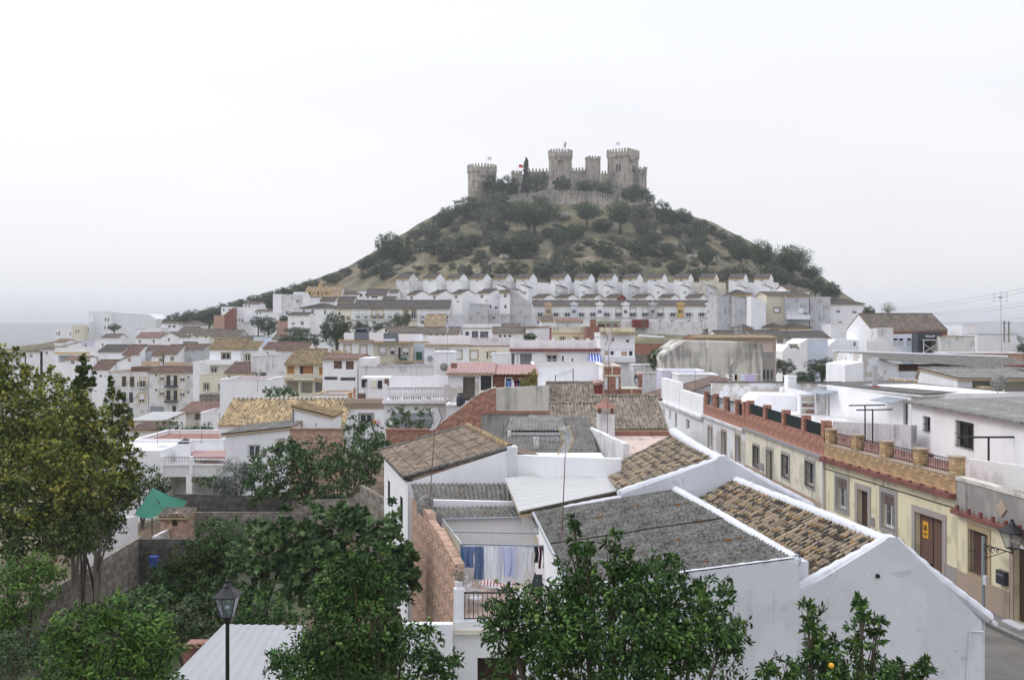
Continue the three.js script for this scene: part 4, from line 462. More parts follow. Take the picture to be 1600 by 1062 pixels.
for (const [a, b, t, l] of [[2, 40, 556, 'leftmost low white house far behind the plane tree'], [38, 66, 549, 'low white house with shed roof behind plane tree top'], [62, 90, 545, 'pale flat house at the left town edge']]) B(l, { x: [a, b], t, d: 262, dep: 9, wall: 'white2', roof: { k: 'gable', px: 3, m: 'gb' }, win: [[a + 8, t + 4, a + 12, t + 9, {}]] });
// ---------- middle band: apartments ----------
{ const q = B('white three storey house with yellow parapet and tiled eave', { x: [938, 992], t: 521, d: 125, dep: 9, side: 'white2', win: [[954, 526, 960, 533.5, { m: mat(C(.3, .05, .12)) }], [978, 527, 984, 535, sH], [944.6, 548, 951, 555, { shm: M.trim, sh: 1 }], [953.7, 548, 959.7, 555, {}], [971, 549, 980.5, 556, { shm: M.trim, sh: 1 }], [982.6, 548, 989, 556, {}]], roof: fl('white', .3) }, 'apartment_house');
  mk('parapet', bx(-q.hw - .02, q.hw + .02, q.ly(519), q.ly(511.5), -.3, .1), M.yellow, q.root); mk('tiled_eave', sheet(V(-q.hw, q.ly(522.5), .65), V(q.hw, q.ly(522.5), .65), V(q.hw, q.ly(519), .1), V(-q.hw, q.ly(519), .1), .24, .05), M.ol, q.root); const b = mk('balcony', bx(q.lx(943), q.hw, q.ly(565.5), q.ly(557), .002, .7), M.white, q.root); mk('aircon_unit', bx(q.lx(969.5), q.lx(973), q.ly(529), q.ly(525.5), .002, .35), M.pvc, q.root); boxOn(q, 'string_course', 938, 543.5, 992, 545, 'white2', .002, .08); }
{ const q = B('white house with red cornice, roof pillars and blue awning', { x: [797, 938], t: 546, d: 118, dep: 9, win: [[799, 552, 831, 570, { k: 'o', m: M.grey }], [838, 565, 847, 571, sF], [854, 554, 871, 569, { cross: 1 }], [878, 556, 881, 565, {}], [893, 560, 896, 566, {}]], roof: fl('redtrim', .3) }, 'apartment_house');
  mk('cornice', bx(-q.hw - .05, q.hw + .05, q.ly(549), q.ly(545), .002, .35), M.redtrim, q.root); mk('roof_parapet', [bx(-q.hw, q.hw, q.ly(545), q.ly(532), -5.2, -5), ...[799, 838, 865, 897, 921].map(x => bx(q.lx(x), q.lx(x + 5), q.ly(545), q.ly(529), -4.99, -4.4))], M.white, q.root); mk('inner_shutters', [bx(q.lx(804), q.lx(808), q.ly(569.8), q.ly(553), -.13, -.08), bx(q.lx(809), q.lx(812.5), q.ly(569.8), q.ly(553), -.13, -.08)], M.frame, q.root); mk('bay_frame', [bx(q.lx(853), q.lx(872), q.ly(554.5), q.ly(552.5), .002, .8)], M.trim, q.root);
  const aw = []; const bl = []; for (let i = 0; i < 12; i++) { const a = q.lx(920 + i * 1.5), b2 = q.lx(921.5 + i * 1.5); (i % 3 === 1 ? aw : bl).push(slab(V(a, q.ly(566), 1.3), V(b2, q.ly(566), 1.3), V(b2, q.ly(552.5), .1), V(a, q.ly(552.5), .1), .03)); } const awn = mk('awning', bl, mat(C(.05, .11, .48)), q.root); mk('awning_stripe', aw, M.shutter, awn); mk('aircon_unit', bx(q.lx(822), q.lx(827), q.ly(545), q.ly(541), -3, -2.2), M.pvc, q.root); mk('water_tank', (() => { const g = new THREE.CylinderGeometry(.42, .42, .75, 12); g.translate(q.lx(923.5), q.ly(545) + .4, -2.5); return g; })(), M.pvc, q.root); }
{ const q = B('white apartment with closed shutters and rooftop solar heater', { x: [530, 583], t: 534.5, d: 135, dep: 9, win: [[538, 539, 547.6, 551, tS], [562.7, 539.5, 572.5, 552, tS]], roof: fl('trim', .3) }, 'apartment_house'); mk('cornice', bx(-q.hw - .1, q.hw + .1, q.ly(534), q.ly(530.5), .002, .5), M.trim, q.root); mk('roof_parapet', [bx(-q.hw, q.hw, q.ly(534), q.ly(520), -4, -3.8), bx(q.lx(548), q.lx(555), q.ly(534), q.ly(515), -3.79, -2.6)], M.white, q.root); }
{ const q = B('cream apartment with balcony and green shutter', { x: [583, 645], t: 536, d: 135, dep: 9, wall: 'beige', win: [[592.6, 541.5, 602.5, 553.6, { sh: .8, trim: M.plinth }], [609.7, 542, 616.5, 554, { sh: .5, trim: M.plinth }], [622, 543, 626, 561, pD], [629, 543, 638.6, 555, { sh: .6, trim: M.plinth }], [590, 568.6, 603, 574, tS], [608, 569, 614, 574, {}], [622, 570, 632, 575, tS]], roof: fl('redtrim', .3) }, 'apartment_house'); mk('cornice', bx(-q.hw, q.hw + 2.2, q.ly(536), q.ly(533), .002, .5), M.trim, q.root); mk('recessed_wing', bx(q.hw + .01, q.lx(663), 0, q.ly(536), -6, -1.2), M.blue, q.root); mk('green_shutter', bx(q.lx(649), q.lx(658), q.ly(563), q.ly(550), -1.19, -1.1), M.greensh, q.root); const b = mk('balcony', bx(q.lx(617), q.lx(664), q.ly(565.5), q.ly(562.5), .002, 1.1), M.trim, q.root); const rl = []; for (let i = 0; i < 18; i++) rl.push(bx(q.lx(618 + i * 1.2), q.lx(618.25 + i * 1.2), q.ly(562.5), q.ly(553.5), 1.0, 1.03)); mk('railing', [...rl, bx(q.lx(617.5), q.lx(640), q.ly(553.8), q.ly(553.2), 1.0, 1.05)], M.iron, b); mk('roof_parapet', bx(-q.hw, q.hw + 1, q.ly(536), q.ly(522), -4, -3.8), M.white, q.root); mk('potted_plants', [0, 1, 2].map(i => { const g = new THREE.IcosahedronGeometry(.25, 1); g.translate(q.lx(628 + i * 3), q.ly(561), .8); return g; }), M.greensh, b); }
{ const q = B('white apartment with round wall vents beside the grey pillar wall', { x: [663, 733], t: 540, d: 133, dep: 9, win: [[682, 545, 690, 551, tS], [694, 545.5, 702, 551, tS], [710, 547.5, 721, 560, tS]], roof: fl('trim', .3) }, 'apartment_house'); mk('cornice', bx(-q.hw, q.hw, q.ly(540), q.ly(537.5), .002, .4), M.trim, q.root); mk('roof_parapet', bx(-q.hw, q.hw, q.ly(540), q.ly(524.5), -4.5, -4.3), M.white, q.root); for (const [x, y] of [[672, 559.5]]) { const g = new THREE.CylinderGeometry(.36, .36, .3, 16); g.rotateX(Math.PI / 2); g.translate(q.lx(x), q.ly(y), .16); mk('round_vent', g, M.steel, q.root); } for (const x of [668, 703]) mk('aircon_unit', bx(q.lx(x), q.lx(x + 5.5), q.ly(540), q.ly(536), -2, -1.3), M.pvc, q.root); }
{ const q = B('cream apartment with grey parapet above and aircon below window', { x: [733, 797], t: 541, d: 133, dep: 9, wall: 'cream', win: [[735, 548, 746, 560.5, tS], [760, 549, 762.5, 561, {}], [765, 549.5, 774, 556, tS]], roof: fl('redtrim', .3) }, 'apartment_house'); mk('roof_parapet', bx(-q.hw, q.hw, q.ly(541), q.ly(528), -3, -2.8), M.dirty, q.root); for (const [x, y] of [[749, 563], [782, 538]]) mk('aircon_unit', bx(q.lx(x), q.lx(x + 6), q.ly(y + 4.5), q.ly(y), y > 545 ? .002 : -2, y > 545 ? .4 : -1.3), M.pvc, q.root); }
B('white yard wall with pale panel before the cream apartment', { x: [769, 799], t: 553, d: 121, dep: 3, wall: 'white2', cat: 'wall', roof: fl('white2', 0) }, 'yard_wall');
{ const q = B('white house with two brown shutters and long slit vents', { x: [504, 558], t: 561, d: 114, dep: 10, win: [[521, 563.5, 534, 576, { sh: 1, shm: M.brownsh }], [540, 564, 552.6, 577, { sh: 1, shm: M.brownsh }], [506, 588.5, 527, 593.5, hole], [531, 589.6, 555, 594.6, hole]], roof: { k: 'gable', px: 3.5, m: 'rr', at: .7 } }); mk('side_block', bx(q.hw + .01, q.lx(583), 0, q.ly(559.5), -6, -.6), M.white2, q.root); }
{ const q = B('house with wide ochre roof, loggia and orange shutters', { x: [446, 504], t: 568, d: 120, dep: 10, wall: 'cream', side: 'white2', win: [[449.5, 572, 458.6, 583, { sh: 1, shm: M.orangesh, trim: M.ochre }], [467.6, 569, 488.7, 585, { k: 'o', m: M.brownsh }], [499, 574, 503.6, 585, { sh: 1, shm: M.orangesh, trim: M.ochre }], [447, 595, 466, 613.5, hole], [469, 596.5, 488, 614, hole], [491, 597, 503, 613, hole]], roof: { k: 'gable', px: 20, m: 'ol', ov: .5, at: .6 } });
  mk('inner_shutter', bx(q.lx(473), q.lx(487.5), q.ly(584.6), q.ly(572.5), -.12, -.07), M.orangesh, q.root); const b = mk('balcony', bx(q.lx(461.6), q.lx(493), q.ly(593), q.ly(590.5), .002, 1.1), M.cream, q.root); const bs = []; for (let i = 0; i < 22; i++) bs.push(bx(q.lx(462.2 + i * 1.42), q.lx(462.9 + i * 1.42), q.ly(590.5), q.ly(584.5), .95, 1.05)); mk('balustrade', [...bs, bx(q.lx(461.6), q.lx(493), q.ly(584.5), q.ly(583.4), .9, 1.1)], M.cream, b); mk('ledge', bx(-q.hw - .1, q.hw, q.ly(594.5), q.ly(590.5), .001, .5), M.trim, q.root); mk('roof_extension', [slab(V(q.hw, q.ly(562), -2), V(q.lx(529), q.ly(562), -2), V(q.lx(529), q.ly(549), -6), V(q.hw, q.ly(549), -6), .12)], M.ol, q.root); mk('chimney', bx(q.lx(501), q.lx(506), q.ly(555), q.ly(545), -5.4, -4.6), M.dirty, q.root); }
B('white house with red brown roof and one shuttered window', { x: [432, 479], t: 546.5, d: 168, dep: 9, roof: { k: 'gable', px: 11, m: 'rb' }, win: [[440, 549, 450, 557.5, sF], [453.5, 547.8, 455.5, 549.5, {}]] });
B('small white house with red brown roof left of its twin', { x: [411, 432], t: 544.5, d: 172, dep: 8, roof: { k: 'gable', px: 8.5, m: 'rb' }, win: [[416, 550, 419, 553, {}]] });
B('long weathered grey white wall building in the middle left', { x: [392, 446], t: 557, d: 150, dep: 10, wall: 'dirty', roof: fl('dirty', .5) });
{ const q = B('white house with tan roof, dark brick trimmed windows and balcony', { x: [327, 376], t: 545, d: 178, dep: 9, roof: { k: 'gable', px: 14.5, m: 'ol' }, win: [[346, 551.5, 359, 561.5, { trim: M.brickY, grille: 1 }], [329.5, 574.5, 338, 583.5, { trim: M.brickY }]] }); mk('balcony', bx(q.lx(322), q.lx(371), q.ly(569.5), q.ly(561.5), .002, 1.2), M.white, q.root); mk('right_wing', bx(q.hw + .01, q.lx(403), 0, q.ly(546), -8, -.3), M.white2, q.root); windowPart(q.root, [q.lx(382), q.ly(563.5), q.lx(390), q.ly(553)], { trim: M.brickY }, .36 - .36 + .29); mk('wing_roof', [sheet(V(q.hw, q.ly(546.5), .1), V(q.lx(403.5), q.ly(546.5), .1), V(q.lx(403.5), q.ly(533), -4.5), V(q.hw, q.ly(533), -4.5))], M.ol, q.root); }
B('cream lower house with square trimmed windows', { x: [311, 352], t: 585, d: 168, dep: 6, wall: 'cream', roof: fl('cream', .2), win: [[318, 599, 326, 609.5, { trim: M.brickY }], [341, 600, 346, 610, { trim: M.brickY }]] });
B('cream house with long red brown gable roof and grey right gable', { x: [351, 415], t: 582, d: 150, dep: 11, wall: 'cream', side: 'white2', roof: { k: 'gable', px: 13, m: 'rb' }, win: [[356, 586.5, 359.5, 590, {}], [385, 586, 398, 592, { trim: M.ochre }]] });
B('big blank white building below the red brown gable roof', { x: [343, 418], t: 593.5, d: 128, dep: 9, wall: 'white2', roof: fl('white', .3) });
// stepped terrace left
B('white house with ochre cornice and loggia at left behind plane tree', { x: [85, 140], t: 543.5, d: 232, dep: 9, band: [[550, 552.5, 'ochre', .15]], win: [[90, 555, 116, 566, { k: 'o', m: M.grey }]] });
B('white house with dark grey roof and one shuttered window at left', { x: [153, 191], t: 549, d: 222, dep: 9, roof: { k: 'gable', px: 9.5, m: 'dk' }, win: [[161, 553, 167.5, 560.5, sF]] });
for (const [a, b, l, t, rp] of [[191, 214, 'first', 553.5, 14], [236, 256, 'second', 555, 14], [254, 276, 'third', 552.5, 13]]) B(`${l} white house from left with steep red brown roof in the stepped row`, { x: [a, b], t, d: 214, dep: 9, group: 'stepped red roof row', roof: { k: 'gable', px: rp, m: 'rb', at: .6 }, win: [[a + 12, t + 5, a + 17, t + 11, { trim: M.ochre }]] });
for (const [a, b, t, l] of [[213, 240, 546.5, 'first'], [276, 318, 544.5, 'second']]) B(`${l} grey party wall with red brown roof edge in the stepped row`, { x: [a, b], t, d: 219, dep: 9, wall: 'grey', roof: { k: 'gable', px: 6, m: 'rb' } });
B('small red brown roof house stepping down at left', { x: [181, 205], t: 565, d: 206, dep: 5, roof: { k: 'monoX', tl: 565, tr: 555, m: 'rb' }, win: [[199, 559, 205 - .8, 566, { m: M.orangesh }]] });
B('white house with long red brown roof half hidden by plane tree', { x: [143, 171], t: 576.5, d: 203, dep: 9, roof: { k: 'gable', px: 13, m: 'rb' }, win: [[154, 585, 159, 589.5, {}], [163, 587, 165, 589, {}]] });
B('white house with small dark window behind the plane tree', { x: [100, 133], t: 561.5, d: 216, dep: 8, roof: { k: 'gable', px: 4, m: 'rr' }, win: [[110, 563.5, 115.5, 569, {}]] });
{ const y2 = 23.6, q = B('three storey stained apartment with black balcony doors, left one', { x: [168, 231], t: 581, d: 192, dep: 10, wall: 'dirty', roof: fl('trim', .2), win: [[190, 588, 196.3, 604, oD], [202.5, 588.5, 209, 604.6, oD], [218, 590, 226, 605, { sh: .3, trim: M.ochre, bal: 1 }], [190, 612.5, 196, 628.5, pD], [201, 613, 207.5, 629, pD], [216.5, 614.5, 225, 629, { sh: .65, trim: M.ochre }], [200, 637, 207, 654, pD]] }, 'apartment_house'); mk('rooftop_room', bx(q.lx(203), q.lx(231), q.ly(581), q.ly(573), -5, -.4), M.brownsh, q.root); mk('terrace_wall', bx(q.lx(205), q.lx(233), q.ly(572), q.ly(566), -6, -5.1), M.tan, q.root); mk('aircon_unit', bx(q.lx(208.5), q.lx(213.5), q.ly(620), q.ly(615), .002, .5), M.pvc, q.root); }
{ const q = B('three storey stained apartment with black balcony doors, right one', { x: [232, 301], t: 581, d: 190, dep: 10, wall: 'dirty', roof: { k: 'gable', px: 6.5, at: .2, back: 1, m: 'rb' }, win: [...[0, 23.4].flatMap(k => [[242, 584 + k, 245, 588 + k, {}], [249, 585 + k, 256, 594.5 + k, oH], [259.5, 586.3 + k, 265.5, 602 + k, oD], [270.7, 586.5 + k, 276.5, 602.2 + k, oD], [280.5, 586 + k, 288, 596 + k, oH], [292, 587.5 + k, 295, 591 + k, {}]]), [234, 635, 256, 649, { k: 'd', m: M.steel }], [268.5, 634, 274.5, 651, pD]] }, 'apartment_house'); for (const y of [602.3, 625.9]) { const b = mk('balcony', bx(q.lx(258), q.lx(278), q.ly(y + 2.2), q.ly(y), .002, .9), M.darkdoor, q.root); mk('railing', [bx(q.lx(258), q.lx(278), q.ly(y - 7), q.ly(y - 7.5), .85, .9), ...Array.from({ length: 15 }, (_, i) => bx(q.lx(258.2 + i * 1.4), q.lx(258.5 + i * 1.4), q.ly(y), q.ly(y - 7), .86, .88))], M.iron, b); } mk('terrace_wall', [bx(q.lx(241), q.lx(270), q.ly(574), q.ly(567), -6, -5.7), bx(q.lx(273), q.lx(301), q.ly(575), q.ly(569), -6, -5.7)], M.tan, q.root); }
B('blank white house end between apartments and brick trimmed house', { x: [301, 312], t: 566, d: 186, dep: 9, wall: 'white2' });
{ const q = B('low grey shed with faded red roof below the apartments', { x: [281, 342], t: 643, d: 150, dep: 6, wall: 'concrete', cat: 'shed', roof: { k: 'mono', px: 11, m: 'rr' }, win: [[303, 646, 320, 656, hole]] }, 'shed'); }
B('grey block yard wall behind the faded red roof', { x: [311, 343], t: 617, d: 160, dep: 4, wall: 'block', cat: 'wall', roof: fl('block', 0) }, 'yard_wall');
B('small white annex left of the yellow tile roof', { x: [313, 342], t: 645, d: 128, dep: 6, wall: 'white2' });
B('low white roofs behind green trees at left', { x: [206, 258], t: 657, d: 130, dep: 8, roof: { k: 'mono', px: 5, m: 'whitemetal' } });
B('low white house with dark red roof edge behind plane tree', { x: [198, 250], t: 672, d: 112, dep: 6, roof: { k: 'mono', px: 5, m: 'rb' } });
B('long weathered white wall with black rim in the middle', { x: [560, 679], t: 573, d: 112, dep: 6, wall: 'dirty', roof: fl('grey', .4) });
B('white garage annex with slanted parapet below brown shutter house', { x: [491, 541], t: 617, d: 100, dep: 6, wall: 'white', roof: fl('trim', .3) });
// far right groups
B('small grey white house between container wall and grey block', { x: [1121, 1148], t: 461, d: 196, dep: 9, wall: 'grey', roof: fl('grey', .2) });
B('grey weathered tall house with tiled tower right of the yellow gablet', { x: [1147, 1174], t: 460, d: 194, dep: 9, wall: 'grey', roof: { k: 'hip', px: 8, m: 'dk', eave: 'ochre' }, win: [[1158, 460.8, 1165, 467, { cross: 1 }]] });
B('white tall house with slanting roofline in the grey group', { x: [1174, 1197.5], t: 463, d: 190, dep: 9, roof: { k: 'poly', pts: [[1174, 'b'], [1197.5, 'b'], [1197.5, 472], [1174, 463]] } });
B('beige tall house with single red framed window', { x: [1198, 1227.5], t: 460.5, d: 192, dep: 9, wall: 'beige', roof: { k: 'gable', px: 5, m: 'dk' }, win: [[1210, 481, 1218.6, 487.5, { trim: M.redtrim, sh: 1 }]] });
{ const q = B('grey tall house with small balcony in the grey group', { x: [1228, 1264.5], t: 461, d: 191, dep: 9, wall: 'grey', roof: { k: 'gable', px: 5.5, m: 'dk', eave: 'ochre' }, win: [[1249, 481, 1256, 488, sF]] }); const b = mk('balcony', bx(q.lx(1229), q.lx(1264), q.ly(499), q.ly(492), .002, 1), M.white2, q.root); mk('parasol', (() => { const g = new THREE.ConeGeometry(.55, .35, 10); g.translate(q.lx(1258), q.ly(489), .6); return g; })(), M.plastic, b); }
B('grey blank slab house at the right end of grey group', { x: [1266, 1298], t: 464, d: 193, dep: 9, wall: 'grey' });
B('white house with dark hipped roof and four windows at right', { x: [1297, 1350], t: 475, d: 196, dep: 9, roof: { k: 'hip', px: 9, m: 'dk' }, win: [[1307, 481, 1314, 489, sH], [1332, 482, 1339.5, 490, sH], [1310, 502, 1316, 505, {}], [1331, 502, 1338, 505, {}]] });
B('pale lower white house with shuttered windows at right', { x: [1299, 1350], t: 506, d: 184, dep: 6, wall: 'white2', roof: fl('white', .2), win: [[1312, 521.5, 1319, 528.5, sF], [1330, 522, 1337, 529, sF]] });
[[1121, 1172, 527, 'first'], [1175, 1228, 526.5, 'second'], [1230, 1299, 528.5, 'third']].forEach(([a, b, t, l]) => B(`${l} long dark roof from left below the grey house group`, { x: [a, b], t, d: 178, dep: 9, wall: 'white2', roof: { k: 'gable', px: 10, m: 'dk', og: 0 }, win: [[b - 12, t + 4, b - 5, t + 9, { trim: M.redtrim }], [a + 8, t + 5, a + 13, t + 12, pD]] }));
[[1156, 1175, 513, 'first'], [1203, 1229, 511.5, 'second'], [1231, 1267, 511.5, 'third']].forEach(([a, b, t, l]) => B(`${l} small ochre eaved roof from left before the grey house group`, { x: [a, b], t, d: 185, dep: 6, roof: { k: 'hip', px: 6, m: 'dk', eave: 'ochre' } }));
B('upper white house with ochre eave at right end of terrace', { x: [1228, 1246], t: 450, d: 225, dep: 8, roof: { k: 'gable', px: 5, m: 'dk', eave: 'ochre' } });
B('house with brown hipped roof at right end under the pines', { x: [1243, 1266], t: 454.5, d: 222, dep: 8, roof: { k: 'hip', px: 7, m: 'gb' } });
{ const q = B('white stepped gable annex with tiled corner at right', { x: [1223, 1262], t: 537, d: 150, dep: 8, roof: { k: 'poly', pts: [[1223, 'b'], [1262, 'b'], [1262, 529.5], [1251, 536], [1251, 546], [1236, 545], [1233, 538], [1223, 549]] } }); mk('corner_roof', sheet(V(q.lx(1236), q.ly(545), -.3), V(q.lx(1252), q.ly(545), -.3), V(q.lx(1252), q.ly(538), -2), V(q.lx(1236), q.ly(538), -2)), M.gb, q.root); }
B('pale blue grey wall house right of the stepped annex', { x: [1262, 1294], t: 530, d: 152, dep: 7, wall: 'blue', roof: fl('white2', .2) });
B('white slanting yard wall house with green window at right', { x: [1294, 1345], t: 531, d: 156, dep: 7, roof: { k: 'poly', pts: [[1294, 'b'], [1345, 'b'], [1345, 531], [1307, 530], [1294, 540]] }, win: [[1334, 534, 1338, 541, { m: M.greensh }]] });
{ const q = B('brown tiled hall with red brick band and arched porch', { x: [1362, 1481], t: 515, d: 150, dep: 11, wall: 'brickD', side: 'white2', roof: { k: 'gable', px: 25, m: 'gb', og: 0, ov: .2 } }); mk('porch_wall', poly([[q.lx(1386), 0], [q.lx(1432), 0], [q.lx(1432), q.ly(522)], [q.lx(1386), q.ly(522)]], .01, 2.2), M.blue, q.root); for (const x of [1388, 1396.5, 1409, 1422]) { const w = 8 * q.d / F / 2 * .85, g = bx(-w, w, 0, 1.0, 0, .06), c2 = new THREE.CylinderGeometry(w, w, .06, 14, 1, false, -Math.PI / 2, Math.PI); c2.rotateX(Math.PI / 2); c2.rotateZ(0); c2.translate(0, 1.0, .03); for (const e of [g, c2]) e.translate(q.lx(x + 3), q.ly(539), 2.201); mk('arched_opening', [g, c2], x === 1422 ? mat(C(.03, .1, .4)) : M.grey, q.root); } mk('side_gable_wall', poly([[q.lx(1361), 0], [q.lx(1386), 0], [q.lx(1386), q.ly(512)], [q.lx(1361), q.ly(513)]], .01, 2.6), M.dirty, q.root); mk('sloping_yard_wall', poly([[q.lx(1343), 0], [q.lx(1397), 0], [q.lx(1397), q.ly(547)], [q.lx(1376), q.ly(533)], [q.lx(1343), q.ly(532)]], 2.7, 3.1), M.white2, q.root); }
B('grey white flat building with tall end block on the right skyline', { x: [1471, 1524], t: 526, d: 138, dep: 10, wall: 'dirty', roof: fl('trim', .3) });
B('tall white cube on the right skyline', { x: [1504, 1528], t: 507, d: 152, dep: 7, wall: 'white', side: 'white2' });
B('long grey white flat house right of the tall skyline cube', { x: [1528, 1590], t: 522.5, d: 148, dep: 10, wall: 'white2', side: 'white2', roof: fl('grey', .2) });
B('red brick yard wall with white coping behind the rusty shed', { x: [1478, 1600], t: 552, d: 110, dep: 3, wall: 'brickT', cat: 'wall', roof: fl('white', 0) }, 'yard_wall');
// ---------- helpers for houses set by corner points ----------
const wroot = (name, label, cat, p, group) => thing(name, label, cat, p, 0, group);
const wmk = (name, gs, m, root, parent) => { const o = root.position; return mk(name, (Array.isArray(gs) ? gs : [gs]).flat(9).map(g => { g.translate(-o.x, -o.y, -o.z); return g; }), m, parent || root); };
// upright wall from A to B (plan), outline pts in (metres along, world height), thickness th behind the face seen from the left of A->B... face at z = 0
function vwall(A, B, pts, th = .25, holes = []) { const an = Math.atan2(-(B.z - A.z), B.x - A.x), g = poly(pts, -th, 0, holes); g.rotateY(an); g.translate(A.x, 0, A.z); return g; }
const lenXZ = (A, B) => Math.hypot(B.x - A.x, B.z - A.z);
const quadAt = (a, b, c, d, u, v) => V().copy(a).lerp(b, u).lerp(V().copy(d).lerp(c, u), v);
// ---------- houses 70 to 105 m away ----------
{ const q = H('house', 'white terrace house with ladder, lattice parapet and grilled window', { x: [537, 600], t: 639, d: 88, dep: 9, win: [[562, 647, 581.6, 661, { grille: 1, trim: M.plinth }]], roof: fl('trim', .3) });
  mk('lattice_parapet', [bx(-q.hw, q.hw, q.ly(639), q.ly(637.6), -.05, .08), bx(-q.hw, q.hw, q.ly(630), q.ly(628.5), -.05, .08), ...Array.from({ length: 30 }, (_, i) => bx(-q.hw + i * q.w / 30, -q.hw + i * q.w / 30 + .05, q.ly(637.6), q.ly(630), 0, .05)), ...[632.5, 635].map(y => bx(-q.hw, q.hw, q.ly(y + .5), q.ly(y - .5), 0, .045))], M.plinthtan, q.root);
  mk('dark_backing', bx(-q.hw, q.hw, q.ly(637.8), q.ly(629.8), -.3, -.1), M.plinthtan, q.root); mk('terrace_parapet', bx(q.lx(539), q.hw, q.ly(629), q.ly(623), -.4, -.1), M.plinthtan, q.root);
  const bk = mk('upper_room', bx(q.lx(555), q.lx(602), q.ly(640), q.ly(592), -6, -3), M.white, q.root); for (const [a, b, c, d, m] of [[557, 595, 566, 608, M.glass], [572, 596, 580, 609, M.cream], [583, 597, 590, 610, M.glass], [594, 594.5, 601, 609, M.brownsh]]) mk('window', bx(q.lx(a), q.lx(c), q.ly(d), q.ly(b), -2.99, -2.9), m, bk);
  mk('stepladder', [rod(V(q.lx(566), q.ly(628), -1.4), V(q.lx(569), q.ly(598), -1.6), .03), rod(V(q.lx(572), q.ly(627), -1.2), V(q.lx(569), q.ly(598), -1.6), .03), rod(V(q.lx(563), q.ly(628), -1.6), V(q.lx(567), q.ly(598), -1.7), .03)], M.zinc, q.root); mk('storage_box', bx(q.lx(556), q.lx(568), q.ly(628), q.ly(616), -1.6, -.8), M.brownsh, q.root); mk('white_rail', Array.from({ length: 16 }, (_, i) => bx(q.lx(570 + i * 1.3), q.lx(570.4 + i * 1.3), q.ly(625), q.ly(614), -.5, -.46)), M.frame, q.root); mk('wooden_trellis', [bx(q.lx(543), q.lx(549), q.ly(622), q.ly(614), -.45, -.4), bx(q.lx(551), q.lx(554), q.ly(622), q.ly(606), -.45, -.35)], M.orangesh, q.root); }
{ const q = H('house', 'white house with broad yellow tiled roof', { x: [343, 537], t: 662, d: 85, dep: 9, roof: { k: 'gable', h: 1.72, m: 'yt', pitch: .26, amp: .05, ov: .35, og: .1 } }); mk('ridge_caps', Array.from({ length: 26 }, (_, i) => { const x = -q.hw + (i + .5) * q.w / 26; return bx(x - .11, x + .11, q.h + 1.72, q.h + 1.92, -4.65, -4.35); }), M.dirty, q.root); mk('meter_box', bx(q.lx(343), q.lx(348), q.ly(681), q.ly(674), .001, .2), M.pvc, q.root); }
{ const q = H('lean_to', 'white lean-to with sloping tiled edge in front of the yellow roof', { x: [457, 519], t: 652, d: 76, dep: 4, cat: 'house', roof: { k: 'monoX', tl: 636, tr: 651.5, m: 'ol', ov: .1 } }); boxOn(q, 'wood_panel', 462.5, 657, 472.5, 671, 'plinthtan', .002, .06); boxOn(q, 'drain_pipe', 457.5, 640, 458.7, 672, 'iron', .002, .08); boxOn(q, 'vent', 492, 661, 494.5, 664.5, 'zinc', .002, .04); }
H('yard_wall', 'brick yard wall in front of the white lean-to', { x: [452, 537], t: 671, d: 72, dep: .3, wall: 'brickT', cat: 'wall', roof: fl('brickT', 0) });
{ const q = H('house', 'low white house with grey corrugated roof and barred window', { x: [352, 452], t: 677, d: 72, dep: 7, roof: { k: 'monoX', tl: 678.5, tr: 668, m: 'fibre', pitch: .18, amp: .03 }, win: [[388, 695, 405.5, 712.5, { grille: M.zinc, sill: 1 }]] }); boxOn(q, 'render_patch', 429, 684, 451, 692, 'concrete', .002, .03); }
